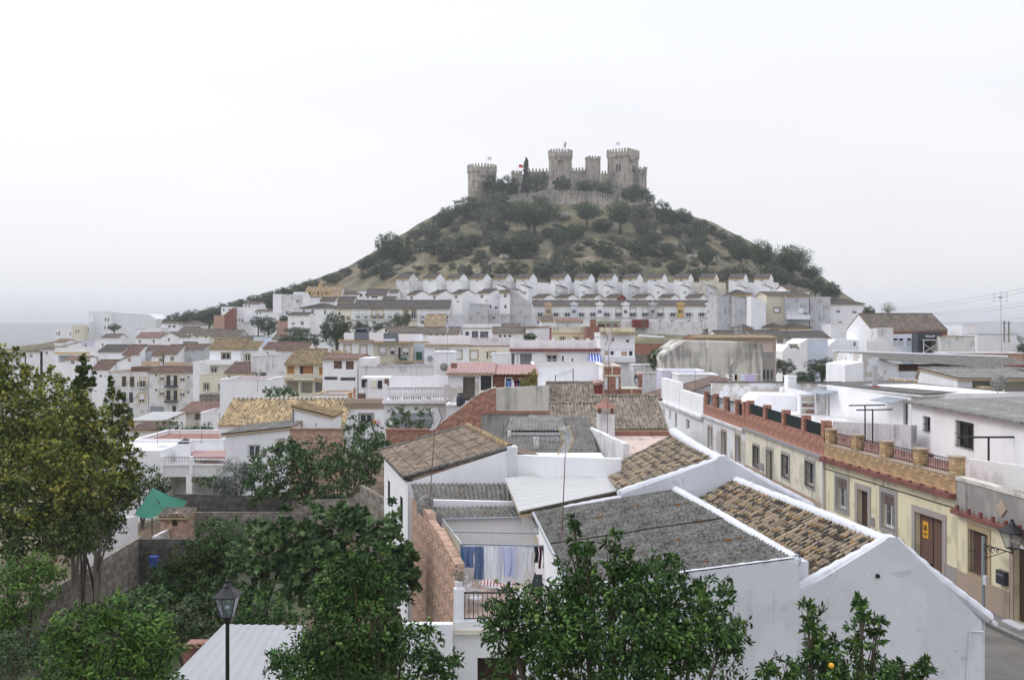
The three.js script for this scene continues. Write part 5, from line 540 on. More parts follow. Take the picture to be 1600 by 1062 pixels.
{ const q = H('house', 'flat white house with red awning terrace above the garden', { x: [209, 349], t: 688, d: 84, dep: 8, wall: 'white', roof: { k: 'flat', par: .3 } });
  const z = 5.6, k = (px, z2) => (PX(px, 84 - z2) - PX(279, 84)), ky = (py, z2) => PY(py, 84 - z2) - q.yb; // features nearer than the wall
  const zp = z - 1.9, pl0 = [[k(249, z), 0], [k(357, z), 0], [k(357, z), ky(728, z)], [k(249, z), ky(728, z)]]; mk('terrace_block', [bx(k(249, z), k(357, z), 0, ky(728, z), .01, zp)], M.dirty, q.root); mk('porch_front', poly(pl0, zp + .002, z, [[k(263, z), .05, k(340, z), ky(745, z)]]), M.dirty, q.root); mk('terrace_coping', bx(k(248, z), k(358, z), ky(727.9, z), ky(725, z), z - .3, z + .08), M.dirty, q.root); const po = []; for (const x of [250, 296, 352]) po.push(bx(k(x, z), k(x + 5, z), ky(742, z), ky(713, z), z - .28, z + .1)); mk('terrace_pier', po, M.white, q.root);
  const rl = []; for (let i = 0; i < 40; i++) { const x = 254 + i * 2.5; if (x > 294 && x < 302) continue; rl.push(bx(k(x, z), k(x + .45, z), ky(725, z), ky(714.5, z), z - .12, z - .09)); } mk('railing', [...rl, bx(k(254, z), k(296, z), ky(715, z), ky(714.2, z), z - .14, z - .07), bx(k(301, z), k(352, z), ky(715, z), ky(714.2, z), z - .14, z - .07)], M.rust, q.root);
  mk('red_awning_roof', slab(V(k(298, z), ky(716, z), z - .6), V(k(352, z), ky(717, z), z - .6), V(k(352, 2), ky(704, 2), 1.8), V(k(298, 2), ky(704, 2), 1.8), .06), M.redmetal, q.root); mk('chimney', [bx(k(275, 3), k(298, 3), ky(723, 3), ky(693, 3), 2, 3.1), bx(k(277, 3), k(296, 3), ky(690, 3), ky(689.4, 3), 1.9, 3.1), ...[277, 295].map(x => bx(k(x, 3), k(x + .9, 3), ky(693, 3), ky(690, 3), 2.1, 3))], M.white, q.root); mk('chimney_cap', (() => { const g = new THREE.ConeGeometry(.75, .3, 4); g.rotateY(.78); g.translate(k(286, 3), ky(688.2, 3), 2.5); return g; })(), M.iron, q.root);
  mk('porch_pillar', bx(k(291, z), k(300, z), 0, ky(744, z), z - .25, z + .12), M.white, q.root); mk('porch_window', bx(k(284, z), k(290, z), ky(760, z), ky(748, z), zp + .004, zp + .08), M.glass, q.root); mk('left_wing', bx(-q.hw - 1, k(250, z) - .02, 0, ky(704, z), .02, z), M.white, q.root); for (const x of [248, 255]) mk('aircon_unit', bx(k(x, 3), k(x + 6, 3), ky(702, 3), ky(695.5, 3), 3, 3.4), M.pvc, q.root); }
{ const q = H('house', 'white house with balustrade roof terrace and flower pots', { x: [600, 697], t: 628, d: 84, dep: 8, wall: 'white2', roof: { k: 'flat', par: .1, deck: 'terracotta' } }); mk('terrace_cornice', bx(-q.hw - .1, q.hw + .1, q.ly(630), q.ly(625), .002, .45), M.white, q.root); mk('moulding_or_shade_band', bx(-q.hw, q.hw, q.ly(631.5), q.ly(630), .002, .2), M.plinth, q.root);  // dark grey strip below the cornice: its shadow put into colour
  const bal = []; for (let i = 0; i < 24; i++) { const x = q.lx(609 + i * 3.6), g = new THREE.LatheGeometry([[.05, 0], [.09, .05], [.05, .12], [.11, .35], [.05, .62], [.05, .7], [.09, .78], [.06, .85]].map(p => new THREE.Vector2(p[0], p[1] * (q.ly(605.5) - q.ly(625)) / .85)), 8); g.translate(x, q.ly(625), .2); g.deleteAttribute('uv'); g.setAttribute('uv', new THREE.Float32BufferAttribute(new Float32Array(g.attributes.position.count * 2), 2)); mk('baluster', g, M.white, q.root); } mk('handrail', [bx(-q.hw, q.hw, q.ly(605.5), q.ly(603), .05, .36)], M.white, q.root); for (const x of [600, 694]) mk('corner_post', bx(q.lx(x), q.lx(x + 5), q.ly(627), q.ly(600), 0, .42), M.white, q.root); mk('back_wall', bx(-q.hw, q.hw, q.ly(628), q.ly(592), -5, -4.8), M.white2, q.root);
  for (const x of [612, 616, 622, 632, 637, 642, 647, 652, 657, 667, 671]) { const g = new THREE.CylinderGeometry(.15, .11, .26, 10); g.translate(q.lx(x), q.ly(621), -.15); mk('flower_pot', g, M.terracotta, q.root); }
  mk('window_shutter', bx(q.lx(613), q.lx(675), q.ly(671), q.ly(645), .002, .05), M.steel, q.root); }
{ const w = H('yard_wall', 'low brick planter wall below the balustrade house', { x: [603, 677], t: 672, d: 72, dep: .4, wall: 'brick', cat: 'wall', roof: fl('brick', 0) }); }
{ const q = H('house', 'white stair tower house with satellite dish', { x: [678, 708], t: 551, d: 100, dep: 6, wall: 'white2', roof: { k: 'flat', par: .1 } }); const g = new THREE.SphereGeometry(.62, 18, 8, 0, Math.PI * 2, 0, .7); g.rotateX(1.3); g.rotateY(.3); g.translate(q.lx(692), q.ly(575), .15); mk('satellite_dish', [g, rod(V(q.lx(692), q.ly(576), 0), V(q.lx(692), q.ly(575), .5), .03)], M.fibreL, q.root); mk('arch_niche', [bx(q.lx(678), q.lx(688), q.ly(602), q.ly(587), .002, .12)], M.white, q.root); }
{ const q = H('ruined_house', 'half ruined house with pale red sheet roof and dark doorway', { x: [700, 770], t: 583, d: 80, dep: 7, wall: 'peel', side: 'brickD', win: [[723.5, 589, 742, 626, hole]], roof: { k: 'mono', h: .55, m: 'redmetal', pitch: .3, amp: .03, ov: .4, og: .15 } });
  mk('brick_wing', bx(q.hw + .01, q.lx(840), 0, q.ly(584), -6, -.1), M.brickD, q.root); mk('wing_roof', sheet(V(q.hw, q.ly(585), .5), V(q.lx(843), q.ly(585.5), .5), V(q.lx(838), q.ly(575), -7), V(q.hw, q.ly(575), -7), .3, .03), M.redmetal, q.root); const wf = mk('window', bx(q.lx(750.5), q.lx(768.5), q.ly(614), q.ly(586.5), .004, .05), M.glass, q.root); mk('frame', [bx(q.lx(749), q.lx(751), q.ly(616), q.ly(585), .004, .1), bx(q.lx(768), q.lx(770), q.ly(616), q.ly(585), .004, .1), bx(q.lx(751), q.lx(768), q.ly(586.6), q.ly(585), .004, .1), bx(q.lx(751), q.lx(768), q.ly(611), q.ly(609.6), .004, .1), bx(q.lx(751), q.lx(768), q.ly(616), q.ly(614.4), .004, .1)], M.frame, wf); const w2 = mk('window', bx(q.lx(790), q.lx(799), q.ly(607), q.ly(591), -.09, -.02), M.glass, q.root); mk('frame', [bx(q.lx(788.5), q.lx(790.2), q.ly(608), q.ly(589.5), -.09, .03), bx(q.lx(799), q.lx(800.7), q.ly(608), q.ly(589.5), -.09, .03), bx(q.lx(790.2), q.lx(799), q.ly(591), q.ly(589.5), -.09, .03)], M.frame, w2); mk('clay_pot', (() => { const g = new THREE.CylinderGeometry(.28, .22, .4, 12); g.translate(q.lx(708), q.ly(572), -1); return g; })(), M.terracotta, q.root); }
{ const a = thing('water_barrel', 'black plastic barrel beside the dark doorway', 'barrel', P(720, 634, 76)); const g = new THREE.LatheGeometry([[0, 0], [.30, 0], [.33, .08], [.34, .6], [.30, .78], [.22, .84], [.22, .9], [0, .9]].map(p => new THREE.Vector2(...p)), 18); mk('body', g, M.plastic, a); mk('lid', (() => { const c = new THREE.CylinderGeometry(.24, .24, .06, 18); c.translate(0, .92, 0); return c; })(), M.iron, a); const t = H('roof_ledge', 'small stone ledge roof under the black barrel', { x: [697, 752], t: 634, d: 76.6, dep: 3, wall: 'peel', cat: 'ledge', roof: { k: 'flat', par: 0 } }); }
[['blue and white jeans', 795, mat(C(.12, .2, .42))], ['white cloth', 803, M.shutter], ['pink striped shirt', 807, mat(C(.55, .08, .22))], ['navy shirt', 811, mat(C(.05, .06, .16))]].forEach(([l, px, m]) => { const o = mk('hanging_garment', [bx(-.16, .16, -.62, 0, -.02, .02), bx(-.22, .22, -.16, -.02, -.025, .025)], m); o.position.copy(P(px, 594.5, 79)); tag(o, `${l} hanging by the ruined brick wing`, 'clothing', 'wash at the ruined house'); });
// brick and plaster party walls rising in steps
{ const d = 66, r = wroot('party_wall', 'sloping raw brick party wall with grey plastered part', 'wall', P(750, 700, d)), X = px => PX(px, d), y = py => PY(py, d); wmk('brick_slope', poly([[X(673), -1], [X(752), -1], [X(752), y(614)], [X(676), y(671)], [X(673), y(673)]], -d - .3, -d), M.brick, r); wmk('brick_top', poly([[X(752), y(646)], [X(775), y(646)], [X(775), y(606)], [X(752), y(614)]], -d - .3, -d), M.brick, r); wmk('plaster_panel', poly([[X(775), y(641)], [X(858), y(644)], [X(858), y(602)], [X(775), y(606)]], -d - .31, -d + .03), M.concrete, r); wmk('brick_course', bx(X(752), X(858.5), y(646.5), y(641.5), -d - .3, -d + .06), M.brick, r); wmk('grey_lower_wall', poly([[X(752), -1], [X(858), -1], [X(858), y(646.6)], [X(752), y(646.6)]], -d - .32, -d - .02), M.render, r); wmk('sloping_coping', [rod(V(X(675), y(671.5), -d - .15), V(X(752), y(613.5), -d - .15), .09, .09, 6), rod(V(X(752), y(613.5), -d - .15), V(X(775), y(605.5), -d - .15), .09, .09, 6)], M.concrete, r); wmk('limewash_patch', bx(X(826), X(857.5), y(683), y(648), -d - .02, -d + .012), M.peel, r); }
// centre: white wall house, red shed, brick house
{ const q = H('house', 'broad blank white house with roof posts and wires', { x: [832, 942], t: 570, d: 104, dep: 8, wall: 'white', roof: { k: 'flat', par: .3 } }); for (const [x, y0, y1] of [[867, 585, 600], [894.5, 575, 604]]) mk('washing_post', rod(V(q.lx(x), q.ly(y1), 1.2), V(q.lx(x), q.ly(y0), 1.2), .05), M.iron, q.root); mk('front_terrace', bx(q.lx(840), q.lx(921), 0, q.ly(604), .001, 2.4), M.white, q.root); mk('wash_line', [0, 1].map(i => rod(V(q.lx(867), q.ly(586 + i * 3), 1.2), V(q.lx(894.5), q.ly(576 + i * 3), 1.2), .012, .012, 4)), M.iron, q.root); }
H('red_shed', 'dark red metal shed on the white terrace', { x: [920, 942], t: 600, d: 98, dep: 4, wall: 'redpaint', cat: 'shed', roof: { k: 'monoX', tl: 602, tr: 597.5, m: 'redmetal', pitch: .25, amp: .03, ov: .05 } });
{ const q = H('house', 'brick panelled house with white bands and brick balcony', { x: [942, 970], t: 573, d: 99, dep: 8, wall: 'brickO', side: 'white', win: [[944.5, 589, 949.5, 609, sF], [962, 589, 967, 608, sF]], roof: fl('cream', .2) }); mk('white_band', [bx(-q.hw - .02, q.hw + .02, q.ly(588), q.ly(585.6), .002, .08), bx(-q.hw - .02, q.hw + .02, q.ly(622), q.ly(619.6), .002, .08), bx(q.lx(956), q.lx(957.4), q.ly(585.5), q.ly(573), .002, .08), bx(-q.hw, -q.hw + .12, 0, q.ly(573), .002, .08)], M.cream, q.root); mk('balcony_wall', bx(q.hw + .01, q.lx(1001), q.ly(620), q.ly(606.5), -2, .9), M.brickO, q.root); mk('balcony_band', [bx(q.hw, q.lx(1001.5), q.ly(622), q.ly(619.5), -2, 1), bx(q.hw, q.lx(1001.5), q.ly(607), q.ly(605.5), -2, 1), bx(q.lx(985), q.lx(986.4), q.ly(619.4), q.ly(607), .9, .96)], M.cream, q.root); mk('ground_floor', bx(q.hw + .01, q.lx(1001), 0, q.ly(622), -6, -.1), M.brickO, q.root); for (const x of [972, 993]) mk('window', bx(q.lx(x), q.lx(x + 4), q.ly(640), q.ly(630.5), -.09, -.02), M.frame, q.root); mk('brick_pier', bx(q.lx(998), q.lx(1003), q.ly(605), q.ly(584), -.6, .4), M.brickO, q.root); }
H('yard_wall', 'stepped white wall behind the no entry sign', { x: [990, 1036], t: 571, d: 116, dep: 4, wall: 'dirty', cat: 'wall', roof: fl('dirty', 0) }); H('yard_wall', 'lower dirty white wall behind the no entry sign', { x: [1000, 1040], t: 584, d: 108, dep: 3, wall: 'dirty', cat: 'wall', roof: fl('concrete', 0) });
H('yard_wall', 'red brick wall with blue graffiti under the vacant lot', { x: [992, 1046], t: 538, d: 150, dep: .5, wall: 'brickO', cat: 'wall', roof: fl('brickO', 0), plinth: [553, 'block'] });
{ const q = H('concrete_building', 'stained bare concrete gable wall building', { x: [1038, 1192], t: 536, d: 108, dep: 10, wall: 'concrete', side: 'concrete', cat: 'building', roof: { k: 'poly', pts: [[1038, 'b'], [1192, 'b'], [1192, 536], [1170, 534.8], [1071, 532.5], [1038, 555]] } }); mk('eave_slab', bx(q.lx(1030), q.lx(1040), q.ly(563), q.ly(556), -2, .1), M.concrete, q.root); mk('side_wing', bx(q.hw + .01, q.lx(1214), 0, q.ly(549), -3.6, -.7), M.render, q.root); for (let i = 0; i < 3; i++) mk('iron_bracket', bx(q.lx(1196 + i * 6), q.lx(1197.5 + i * 6), q.ly(592), q.ly(578), -.69, -.55), M.iron, q.root); }
H('house', 'pinkish house with tiled rim behind the concrete wall', { x: [1085, 1213], t: 527.5, d: 122, dep: 8, wall: 'pink', side: 'brickO', roof: { k: 'gable', px: 2.5, m: 'tn', ov: .4 } });
// vacant lot ground detail: rubble
{ const st = []; reseed(88); for (let i = 0; i < 60; i++) { const px = rr(1000, 1036), py = rr(517, 524), d = meet(px, py, 150, 235), g = new THREE.IcosahedronGeometry(rr(.2, .6), 0), p = P(px, py, d); g.scale(1.2, .7, 1); g.translate(p.x, G(p.x, p.z) + .15, p.z); st.push(g); } const o = mk('rubble', st, M.dirty); tag(o, 'heap of pale rubble on the vacant grassy lot', 'rubble', null, 'stuff'); }
// old roofs in the centre, 50 to 85 m
H('house', 'old mossy tiled roof house beside the grey plastered wall', { x: [858, 930], t: 643, d: 80, dep: 8, wall: 'dirty', roof: { k: 'gable', h: 2.0, m: 'old', pitch: .24, amp: .06 } });
H('house', 'broad old mossy roof behind the white chimney', { x: [930, 1041], t: 668, d: 70, dep: 9, wall: 'dirty', side: 'peel', roof: { k: 'gable', h: 1.75, m: 'old', pitch: .24, amp: .06, at: .6 } });
H('house', 'old roof with bare grey patches left of the white chimney', { x: [862, 936], t: 667, d: 67, dep: 8, wall: 'dirty', side: 'dirty', roof: { k: 'gable', h: 1.2, m: 'old', pitch: .24, amp: .06 } });
{ const q = H('house', 'low house with sagging grey fibre sheets and small pillars', { x: [788, 930], t: 708, d: 54, dep: 7, wall: 'peel', roof: { k: 'mono', h: 1.25, m: 'fibre', pitch: .18, amp: .03, ov: .2 } }); mk('raised_strip', [bx(q.lx(792), q.lx(880), q.h + .5, q.h + .78, -3.4, -3.2), bx(q.lx(792), q.lx(798), q.h + .3, q.h + .9, -3.1, -2.9)], M.dirty, q.root); mk('upper_sheet', sheet(V(q.lx(790), q.h + .85, -3.1), V(q.lx(890), q.h + .85, -3.1), V(q.lx(886), q.h + 1.35, -6.2), V(q.lx(796), q.h + 1.35, -6.2), .18, .03), M.fibreL, q.root); mk('little_pillar', bx(q.lx(834), q.lx(843), q.h - .1, q.h + .75, -1, -.6), M.peel, q.root); }
{ const y = 3.83, r = wroot('pink_terrace_house', 'house with pink tiled roof terrace and stained parapet', 'house', V(7.5, -.3, -55)); wmk('body', bx(5.5, 9.3, -.3, y, -60, -48.5), M.dirty, r); wmk('terrace_floor', bx(5.5, 9.3, y + .003, y + .04, -60, -48.5), M.pink, r); wmk('terracotta_kerb', bx(5.6, 9.3, y + .04, y + .3, -60.2, -59.9), M.terracotta, r); const A = P(905, 700, 62), B2 = P(974, 720, 49.5), L = lenXZ(A, B2); wmk('stained_parapet', vwall(A, B2, [[0, 2.5], [L, 2.5], [L, PY(693, 49.5)], [0, PY(661, 62)]], .3), M.dirty, r); }
{ const d = 59, c = thing('roof_chimney', 'white square chimney with red pyramid cap', 'chimney', V(PX(946.5, d), PY(695, d), -d)), w = 13 * d / F, h = (695 - 646) * d / F; mk('shaft', bx(-w, w, -.4, h, -w, w), M.dirty, c); mk('cap', (() => { const g = new THREE.ConeGeometry(w * 1.75, .55, 4); g.rotateY(Math.PI / 4); g.translate(0, h + .62, 0); return g; })(), M.terracotta, c); mk('cap_post', [-1, 1].flatMap(a => [-1, 1].map(b => bx(a * w * .75 - .05, a * w * .75 + .05, h, h + .37, b * w * .75 - .05, b * w * .75 + .05))), M.brickD, c); }
// ---------- brown panelled roof house ----------
{ const Rn = P(796, 702, 42), Rf = P(730, 668, 51), En = P(630, 749, 42.5), Ef = P(591, 707, 51), r = wroot('house', 'white house with brown panelled roof and slit windows', 'house', V(-3.5, -2.9, -46)), b = -2.9, nu = 4, nv = 7;
  const gap = .012; for (let i = 0; i < nu; i++) for (let j = 0; j < nv; j++) { const u0 = i / nu + gap / 4, u1 = (i + 1) / nu - gap / 4, v0 = j / nv + gap / 3, v1 = (j + 1) / nv - gap / 3; const g = slab(quadAt(Ef, En, Rn, Rf, u0, v0), quadAt(Ef, En, Rn, Rf, u1, v0), quadAt(Ef, En, Rn, Rf, u1, v1), quadAt(Ef, En, Rn, Rf, u0, v1), .05); g.translate(0, .10, 0); wmk('roof_panel', g, M.sheetbrown, r); }
  wmk('roof_base', slab(V().copy(Ef).setY(Ef.y + .04), V().copy(En).setY(En.y + .04), V().copy(Rn).setY(Rn.y + .04), V().copy(Rf).setY(Rf.y + .04), .1), M.gb, r);
  for (let i = 0; i < 22; i++) { const a = V().copy(Rf).lerp(Rn, i / 22), c = V().copy(Rf).lerp(Rn, (i + .92) / 22), g = rod(V(a.x, a.y + .12, a.z), V(c.x, c.y + .12, c.z), .12, .15, 10); wmk('ridge_tile', g, M.yt, r); }
  wmk('verge', [rod(V(Ef.x, Ef.y + .1, Ef.z), V(Rf.x, Rf.y + .1, Rf.z), .1, .1, 6), rod(V(En.x, En.y + .1, En.z), V(Rn.x, Rn.y + .1, Rn.z), .08, .08, 6)], M.fibre, r);
  const dR = V(3.6, -1.3, 0); wmk('far_slope', slab(V().copy(Rf), V().copy(Rn), V().copy(Rn).add(dR), V().copy(Rf).add(dR), .1), M.sheetbrown, r);
  const A = P(637, 755, 42.4), A2 = V(A.x + .02, 0, A.z), Bq = P(970, 718, 41.2), L = lenXZ(A, Bq), at = px => (PX(px, 42) - A.x) / (Bq.x - A.x) * L, gw = vwall(A2, Bq, [[0, b], [L, b], [L, PY(717, 41.2)], [at(806), PY(711, 41.8)], [at(806), PY(702, 41.8) + .1], [at(798), PY(700, 42) + .1], [at(790), PY(704, 42)], [0, PY(754, 42.4)]], .3); wmk('gable_wall', gw, M.white, r);
  const W0 = P(600, 720, 50.6), W1 = V(A.x, 0, A.z + .03), L2 = lenXZ(W0, W1), wy = Ef.y - .18, sl = (px, p0, p1) => { const k = (px - 800) / F, m = (W1.x - W0.x) / (W1.z - W0.z), d0 = -W0.z, d = (W0.x + m * d0) / (k + m); return [(d0 - d) / (d0 + W1.z) * L2, PY(p1, d), PY(p0, d)]; };
  const s1 = sl(607.5, 751, 791), s2 = sl(627, 776, 818), hs = [s1, s2].map(([u, y0, y1]) => [u - .45, y0, u + .45, y1]); wmk('side_wall', vwall(W0, W1, [[0, b], [L2, b], [L2, wy], [0, wy]], .3, hs), M.white, r); const an = Math.atan2(-(W1.z - W0.z), W1.x - W0.x); for (const h of hs) { const g = bx(h[0], h[2], h[1], h[3], -.22, -.15), gg = []; for (let i = 0; i < 7; i++) gg.push(rod(V(lerp(h[0], h[2], i / 6), h[1], -.03), V(lerp(h[0], h[2], i / 6), h[3], -.03), .015, .015, 4)); for (const e of [g, ...gg]) { e.rotateY(an); e.translate(W0.x, 0, W0.z); } const w = wmk('window', g, M.glass, r); wmk('grille', gg, M.iron, r, w); }
  // right part: flat roof behind the long parapet
  wmk('flat_roof', bx(PX(806, 44), PX(958, 44), b, 4.1, -50, -42.2), M.white2, r); wmk('parapet_step', bx(PX(798, 42) - .15, PX(798, 42) + .22, 3, PY(697, 42), -42.4, -41.7), M.lime, r); }
// lean-to corrugated roofs over the back rooms
{ const r = wroot('lean_to', 'back room with two steps of grey corrugated roof and white strip', 'house', V(-1.8, -2.6, -40)); wmk('upper_roof_sheet', sheet(P(648, 784, 40.4), P(803, 787, 40), P(800, 757, 41.6), P(642, 757, 42), .175, .04, .05, 2), M.fibre, r); wmk('lower_roof_sheet', sheet(P(688, 811, 38.4), P(818, 811, 38.2), P(804, 792, 39.6), P(672, 794, 39.8), .175, .04, .05, 2), M.fibre, r);
  wmk('white_strip_wall', vwall(P(655, 0, 40.2), P(806, 0, 39.7), [[0, 2.2], [3.85, 2.2], [3.85, PY(784, 40) + .05], [0, PY(782, 40)]], .2), M.white, r); wmk('back_wall', vwall(P(690, 0, 38.6), P(832, 0, 38.4), [[0, -2.6], [3.42, -2.6], [3.42, PY(806, 38.4)], [0, PY(812, 38.6)]], .2), M.white2, r); wmk('rear_body', bx(PX(660, 41), PX(800, 41), -2.6, 2.6, -41.6, -40.3), M.white2, r); }
{ const r = wroot('metal_roof', 'white ribbed sheet metal roof over the yard', 'roof', V(2, -.5, -39)), a = P(812, 806, 36.4), b = P(790, 753, 41), c = P(943, 741, 43), d = P(973, 772, 37.2); wmk('ribbed_sheet', sheet(a, b, c, d, .5, .085, .09), M.whitemetal, r); wmk('edge_board', slab(V().copy(a), V().copy(b), V().copy(c), V().copy(d), .08), M.trim, r); wmk('support_wall', [bx(PX(815, 38), PX(950, 38), -.5, 3.25, -40.5, -37.6)], M.white2, r); }
// ---------- street ----------
const SX = d => d < 47.8 ? 16.2 - .151 * (d - 37.2) : d < 62 ? 14.6 - .035 * (d - 47.8) : 14.1 - .03 * (d - 62); // right facade line
{ const strip = (f0, f1, y, name, m, label, th) => { const pos = [], ix = [], uv = [], ds = []; for (let d = 14; d <= 100; d += 2) ds.push(d); ds.forEach((d, i) => { for (const [x, yy] of th ? [[f0(d), y - th], [f0(d), y], [f1(d), y]] : [[f0(d), y], [f1(d), y]]) { pos.push(x, G(12, -d) * 0 + yy + .004 * Math.max(0, d - 50), -d); uv.push(x, d); } const n = th ? 3 : 2; if (i) for (let k = 0; k < n - 1; k++) { const a = (i - 1) * n + k, b = i * n + k; ix.push(a, a + 1, b + 1, a, b + 1, b); } }); const g = new THREE.BufferGeometry(); g.setAttribute('position', new THREE.Float32BufferAttribute(pos, 3)); g.setAttribute('uv', new THREE.Float32BufferAttribute(uv, 2)); g.setIndex(ix); g.computeVertexNormals(); g.userData.uvd = 1; const o = mk(name, g, m); o.userData = { kind: 'structure', label }; return o; };
  strip(d => SX(d) - 6.5, d => SX(d) - 1.2, .42, 'road', M.asphalt, 'grey asphalt street'); const pv = strip(d => SX(d) - 1.2, d => SX(d) + .3, .54, 'pavement', M.paving, 'narrow pavement along the facades', .13);
  for (let i = 0; i < 34; i++) { const d = 20 + i * 1.0, a = V(SX(d) - 1.2, 0, -d), b = V(SX(d + .97) - 1.2, 0, -d - .97), L = lenXZ(a, b), g = vwall(b, a, [[0, .40], [L, .40], [L, .565], [0, .565]], .16); mk('kerb_stone', g, M.kerb, pv); } }
// facade along the street: A far end, B near end; L(px) metres along, Yv(px,py) height
function facade(name, label, p0, d0, p1, d1, cat = 'house', off = 0) {
  const A = V(PX(p0, d0) + off, 0, -d0), B2 = V(PX(p1, d1) + off, 0, -d1), L = lenXZ(A, B2), an = Math.atan2(-(B2.z - A.z), B2.x - A.x), m = (B2.x - A.x) / (d0 - d1), yb = .1, r = thing(name, label, cat, V(A.x, yb, A.z), an);
  const dd = px => (A.x + m * d0) / ((px - 800) / F + m), Lp = px => (d0 - dd(px)) / (d0 - d1) * L, Yv = (px, py) => PY(py, dd(px)) - yb;
  return { r, L, Lp, Yv, dd, yb, win: (list, h, m2, dep, opts = {}) => { const holes = list.map(q => { const mx = (q[0] + q[2]) / 2; return [Lp(q[0]), Math.max(.02, Yv(mx, q[3])), Lp(q[2]), Yv(mx, q[1])]; }); mk('front_wall', poly([[0, -.5], [L, -.5], [L, h], [0, h]], -.3, 0, holes), m2, r); mk('body', bx(0, L, -.5, h - .02, -dep, -.301), opts.side || m2, r); list.forEach((q, i) => windowPart(r, holes[i], q[4] || {}, .24)); return holes; }, box: (n, x0, x1, y0, y1, z0, z1, mm, parent) => mk(n, bx(x0, x1, y0, y1, z0, z1), mm, parent || r) };
}
const plinthAround = (f, h, holes, m, py) => { const cuts = holes.filter(q => q[1] < h).sort((a, b) => a[0] - b[0]); let x = 0; const gs = []; for (const c of cuts) { const t = .16; if (c[0] - t > x) gs.push(bx(x, c[0] - t, -.5, h, .001, .035)); if (c[1] > .3) gs.push(bx(c[0] - t, c[2] + t, -.5, c[1] - t - .01, .001, .035)); x = c[2] + t; } gs.push(bx(x, f.L, -.5, h, .001, .035)); mk('plinth', gs, m, f.r); };
{ // yellow house with yellow brick parapet
  const f = facade('house', 'yellow street house with yellow brick parapet, barred windows and brown garage door', 1289, 47.8, 1496, 37.15), h = 3.95, gr = { trim: M.plinth, grille: M.zinc, sh: .35, shm: M.brownsh, tw: .2 };
  const ho = f.win([[1308, 747, 1324.5, 795, gr], [1341, 766, 1357, 836, { k: 'd', trim: M.plinth, tw: .24 }], [1379, 771, 1399, 825, gr], [1431, 806, 1474, 908, { k: 'd', m: M.brownsh, trim: M.plinth, tw: .24 }]], h, M.yellow, 4.4); plinthAround(f, 1.38, ho, M.plinth);
  f.box('cornice', 0, f.L, h - .06, h + .12, .001, .30, M.redtrim); for (let i = 0; i < 13; i++) f.box('cornice_drip', .4 + i * f.L / 13, .5 + i * f.L / 13, h + .12, h + .2, .15, .26, M.redtrim); const bw = f.box('brick_parapet', 0, f.L, h + .12, h + .72, -.26, .04, M.brickY); f.box('brick_sill', 0, f.L, h + .72, h + .78, -.28, .06, M.plinthtan, bw);
  const pr = [[1292, 1303], [1333, 1344], [1378, 1390], [1430, 1444], [1486, 1496]].map(([a, b]) => [Math.max(0, f.Lp(a)), Math.min(f.L, f.Lp(a) + .42)]); for (const [a, b] of pr) { const p = f.box('brick_pier', a, a + .42, h + .78, h + 1.42, -.32, .08, M.brickY); f.box('pier_cap', a - .03, a + .45, h + 1.42, h + 1.48, -.35, .11, M.plinthtan, p); }
  for (let i = 0; i < 4; i++) { const a = pr[i][1], b = pr[i + 1][0], n = Math.round((b - a) / .12), gs = []; for (let k = 1; k < n; k++) gs.push(rod(V(lerp(a, b, k / n), h + .8, -.12), V(lerp(a, b, k / n), h + 1.32, -.12), .011, .011, 4)); for (const y of [.86, 1.32]) gs.push(bx(a, b, h + y - .015, h + y + .015, -.135, -.105)); for (let k = 0; k < 3; k++) { const t = new THREE.TorusGeometry(.09, .012, 4, 14); t.translate(lerp(a, b, (k + .5) / 3), h + 1.08, -.12); gs.push(t); } mk('railing', gs, M.iron, f.r); }
  f.box('terrace_floor', .1, f.L - .1, h + .2, h + .26, -4.3, -.3, M.terracotta);
  // garage leaf split, sign, handle, meter boxes, drainpipe
  const g = ho[3]; f.box('door_joint', (g[0] + g[2]) / 2 - .012, (g[0] + g[2]) / 2 + .012, g[1], g[3] - .02, -.19, -.17, M.iron); const sg = f.box('parking_sign', g[0] + .25, g[0] + .62, g[3] - .95, g[3] - .32, -.19, -.165, mat(C(.75, .38, .03))); { const t = new THREE.TorusGeometry(.1, .02, 6, 20); t.translate(g[0] + .435, g[3] - .56, -.16); const b2 = bx(-.09, .09, -.012, .012, -.01, .01); b2.rotateZ(.8); b2.translate(g[0] + .435, g[3] - .56, -.158); mk('sign_symbol', [t, b2], M.iron, sg); mk('sign_text_bar', [bx(g[0] + .3, g[0] + .57, g[3] - .80, g[3] - .76, -.165, -.158), bx(g[0] + .34, g[0] + .53, g[3] - .87, g[3] - .84, -.165, -.158)], M.iron, sg); } f.box('door_handle', (g[0] + g[2]) / 2 - .2, (g[0] + g[2]) / 2 - .05, 1.0, 1.08, -.19, -.14, M.iron);
  const d2 = ho[1]; f.box('letter_box', d2[2] + .35, d2[2] + .58, 1.75, 2.1, .002, .1, M.zinc); f.box('meter_hatch', d2[2] + .3, d2[2] + .72, .75, 1.12, .04, .07, M.zinc); f.box('downpipe', -.02, .08, 0, h - .1, .04, .14, M.pvc); f.box('cable', 0, f.L, h - .42, h - .39, .01, .04, M.iron); }
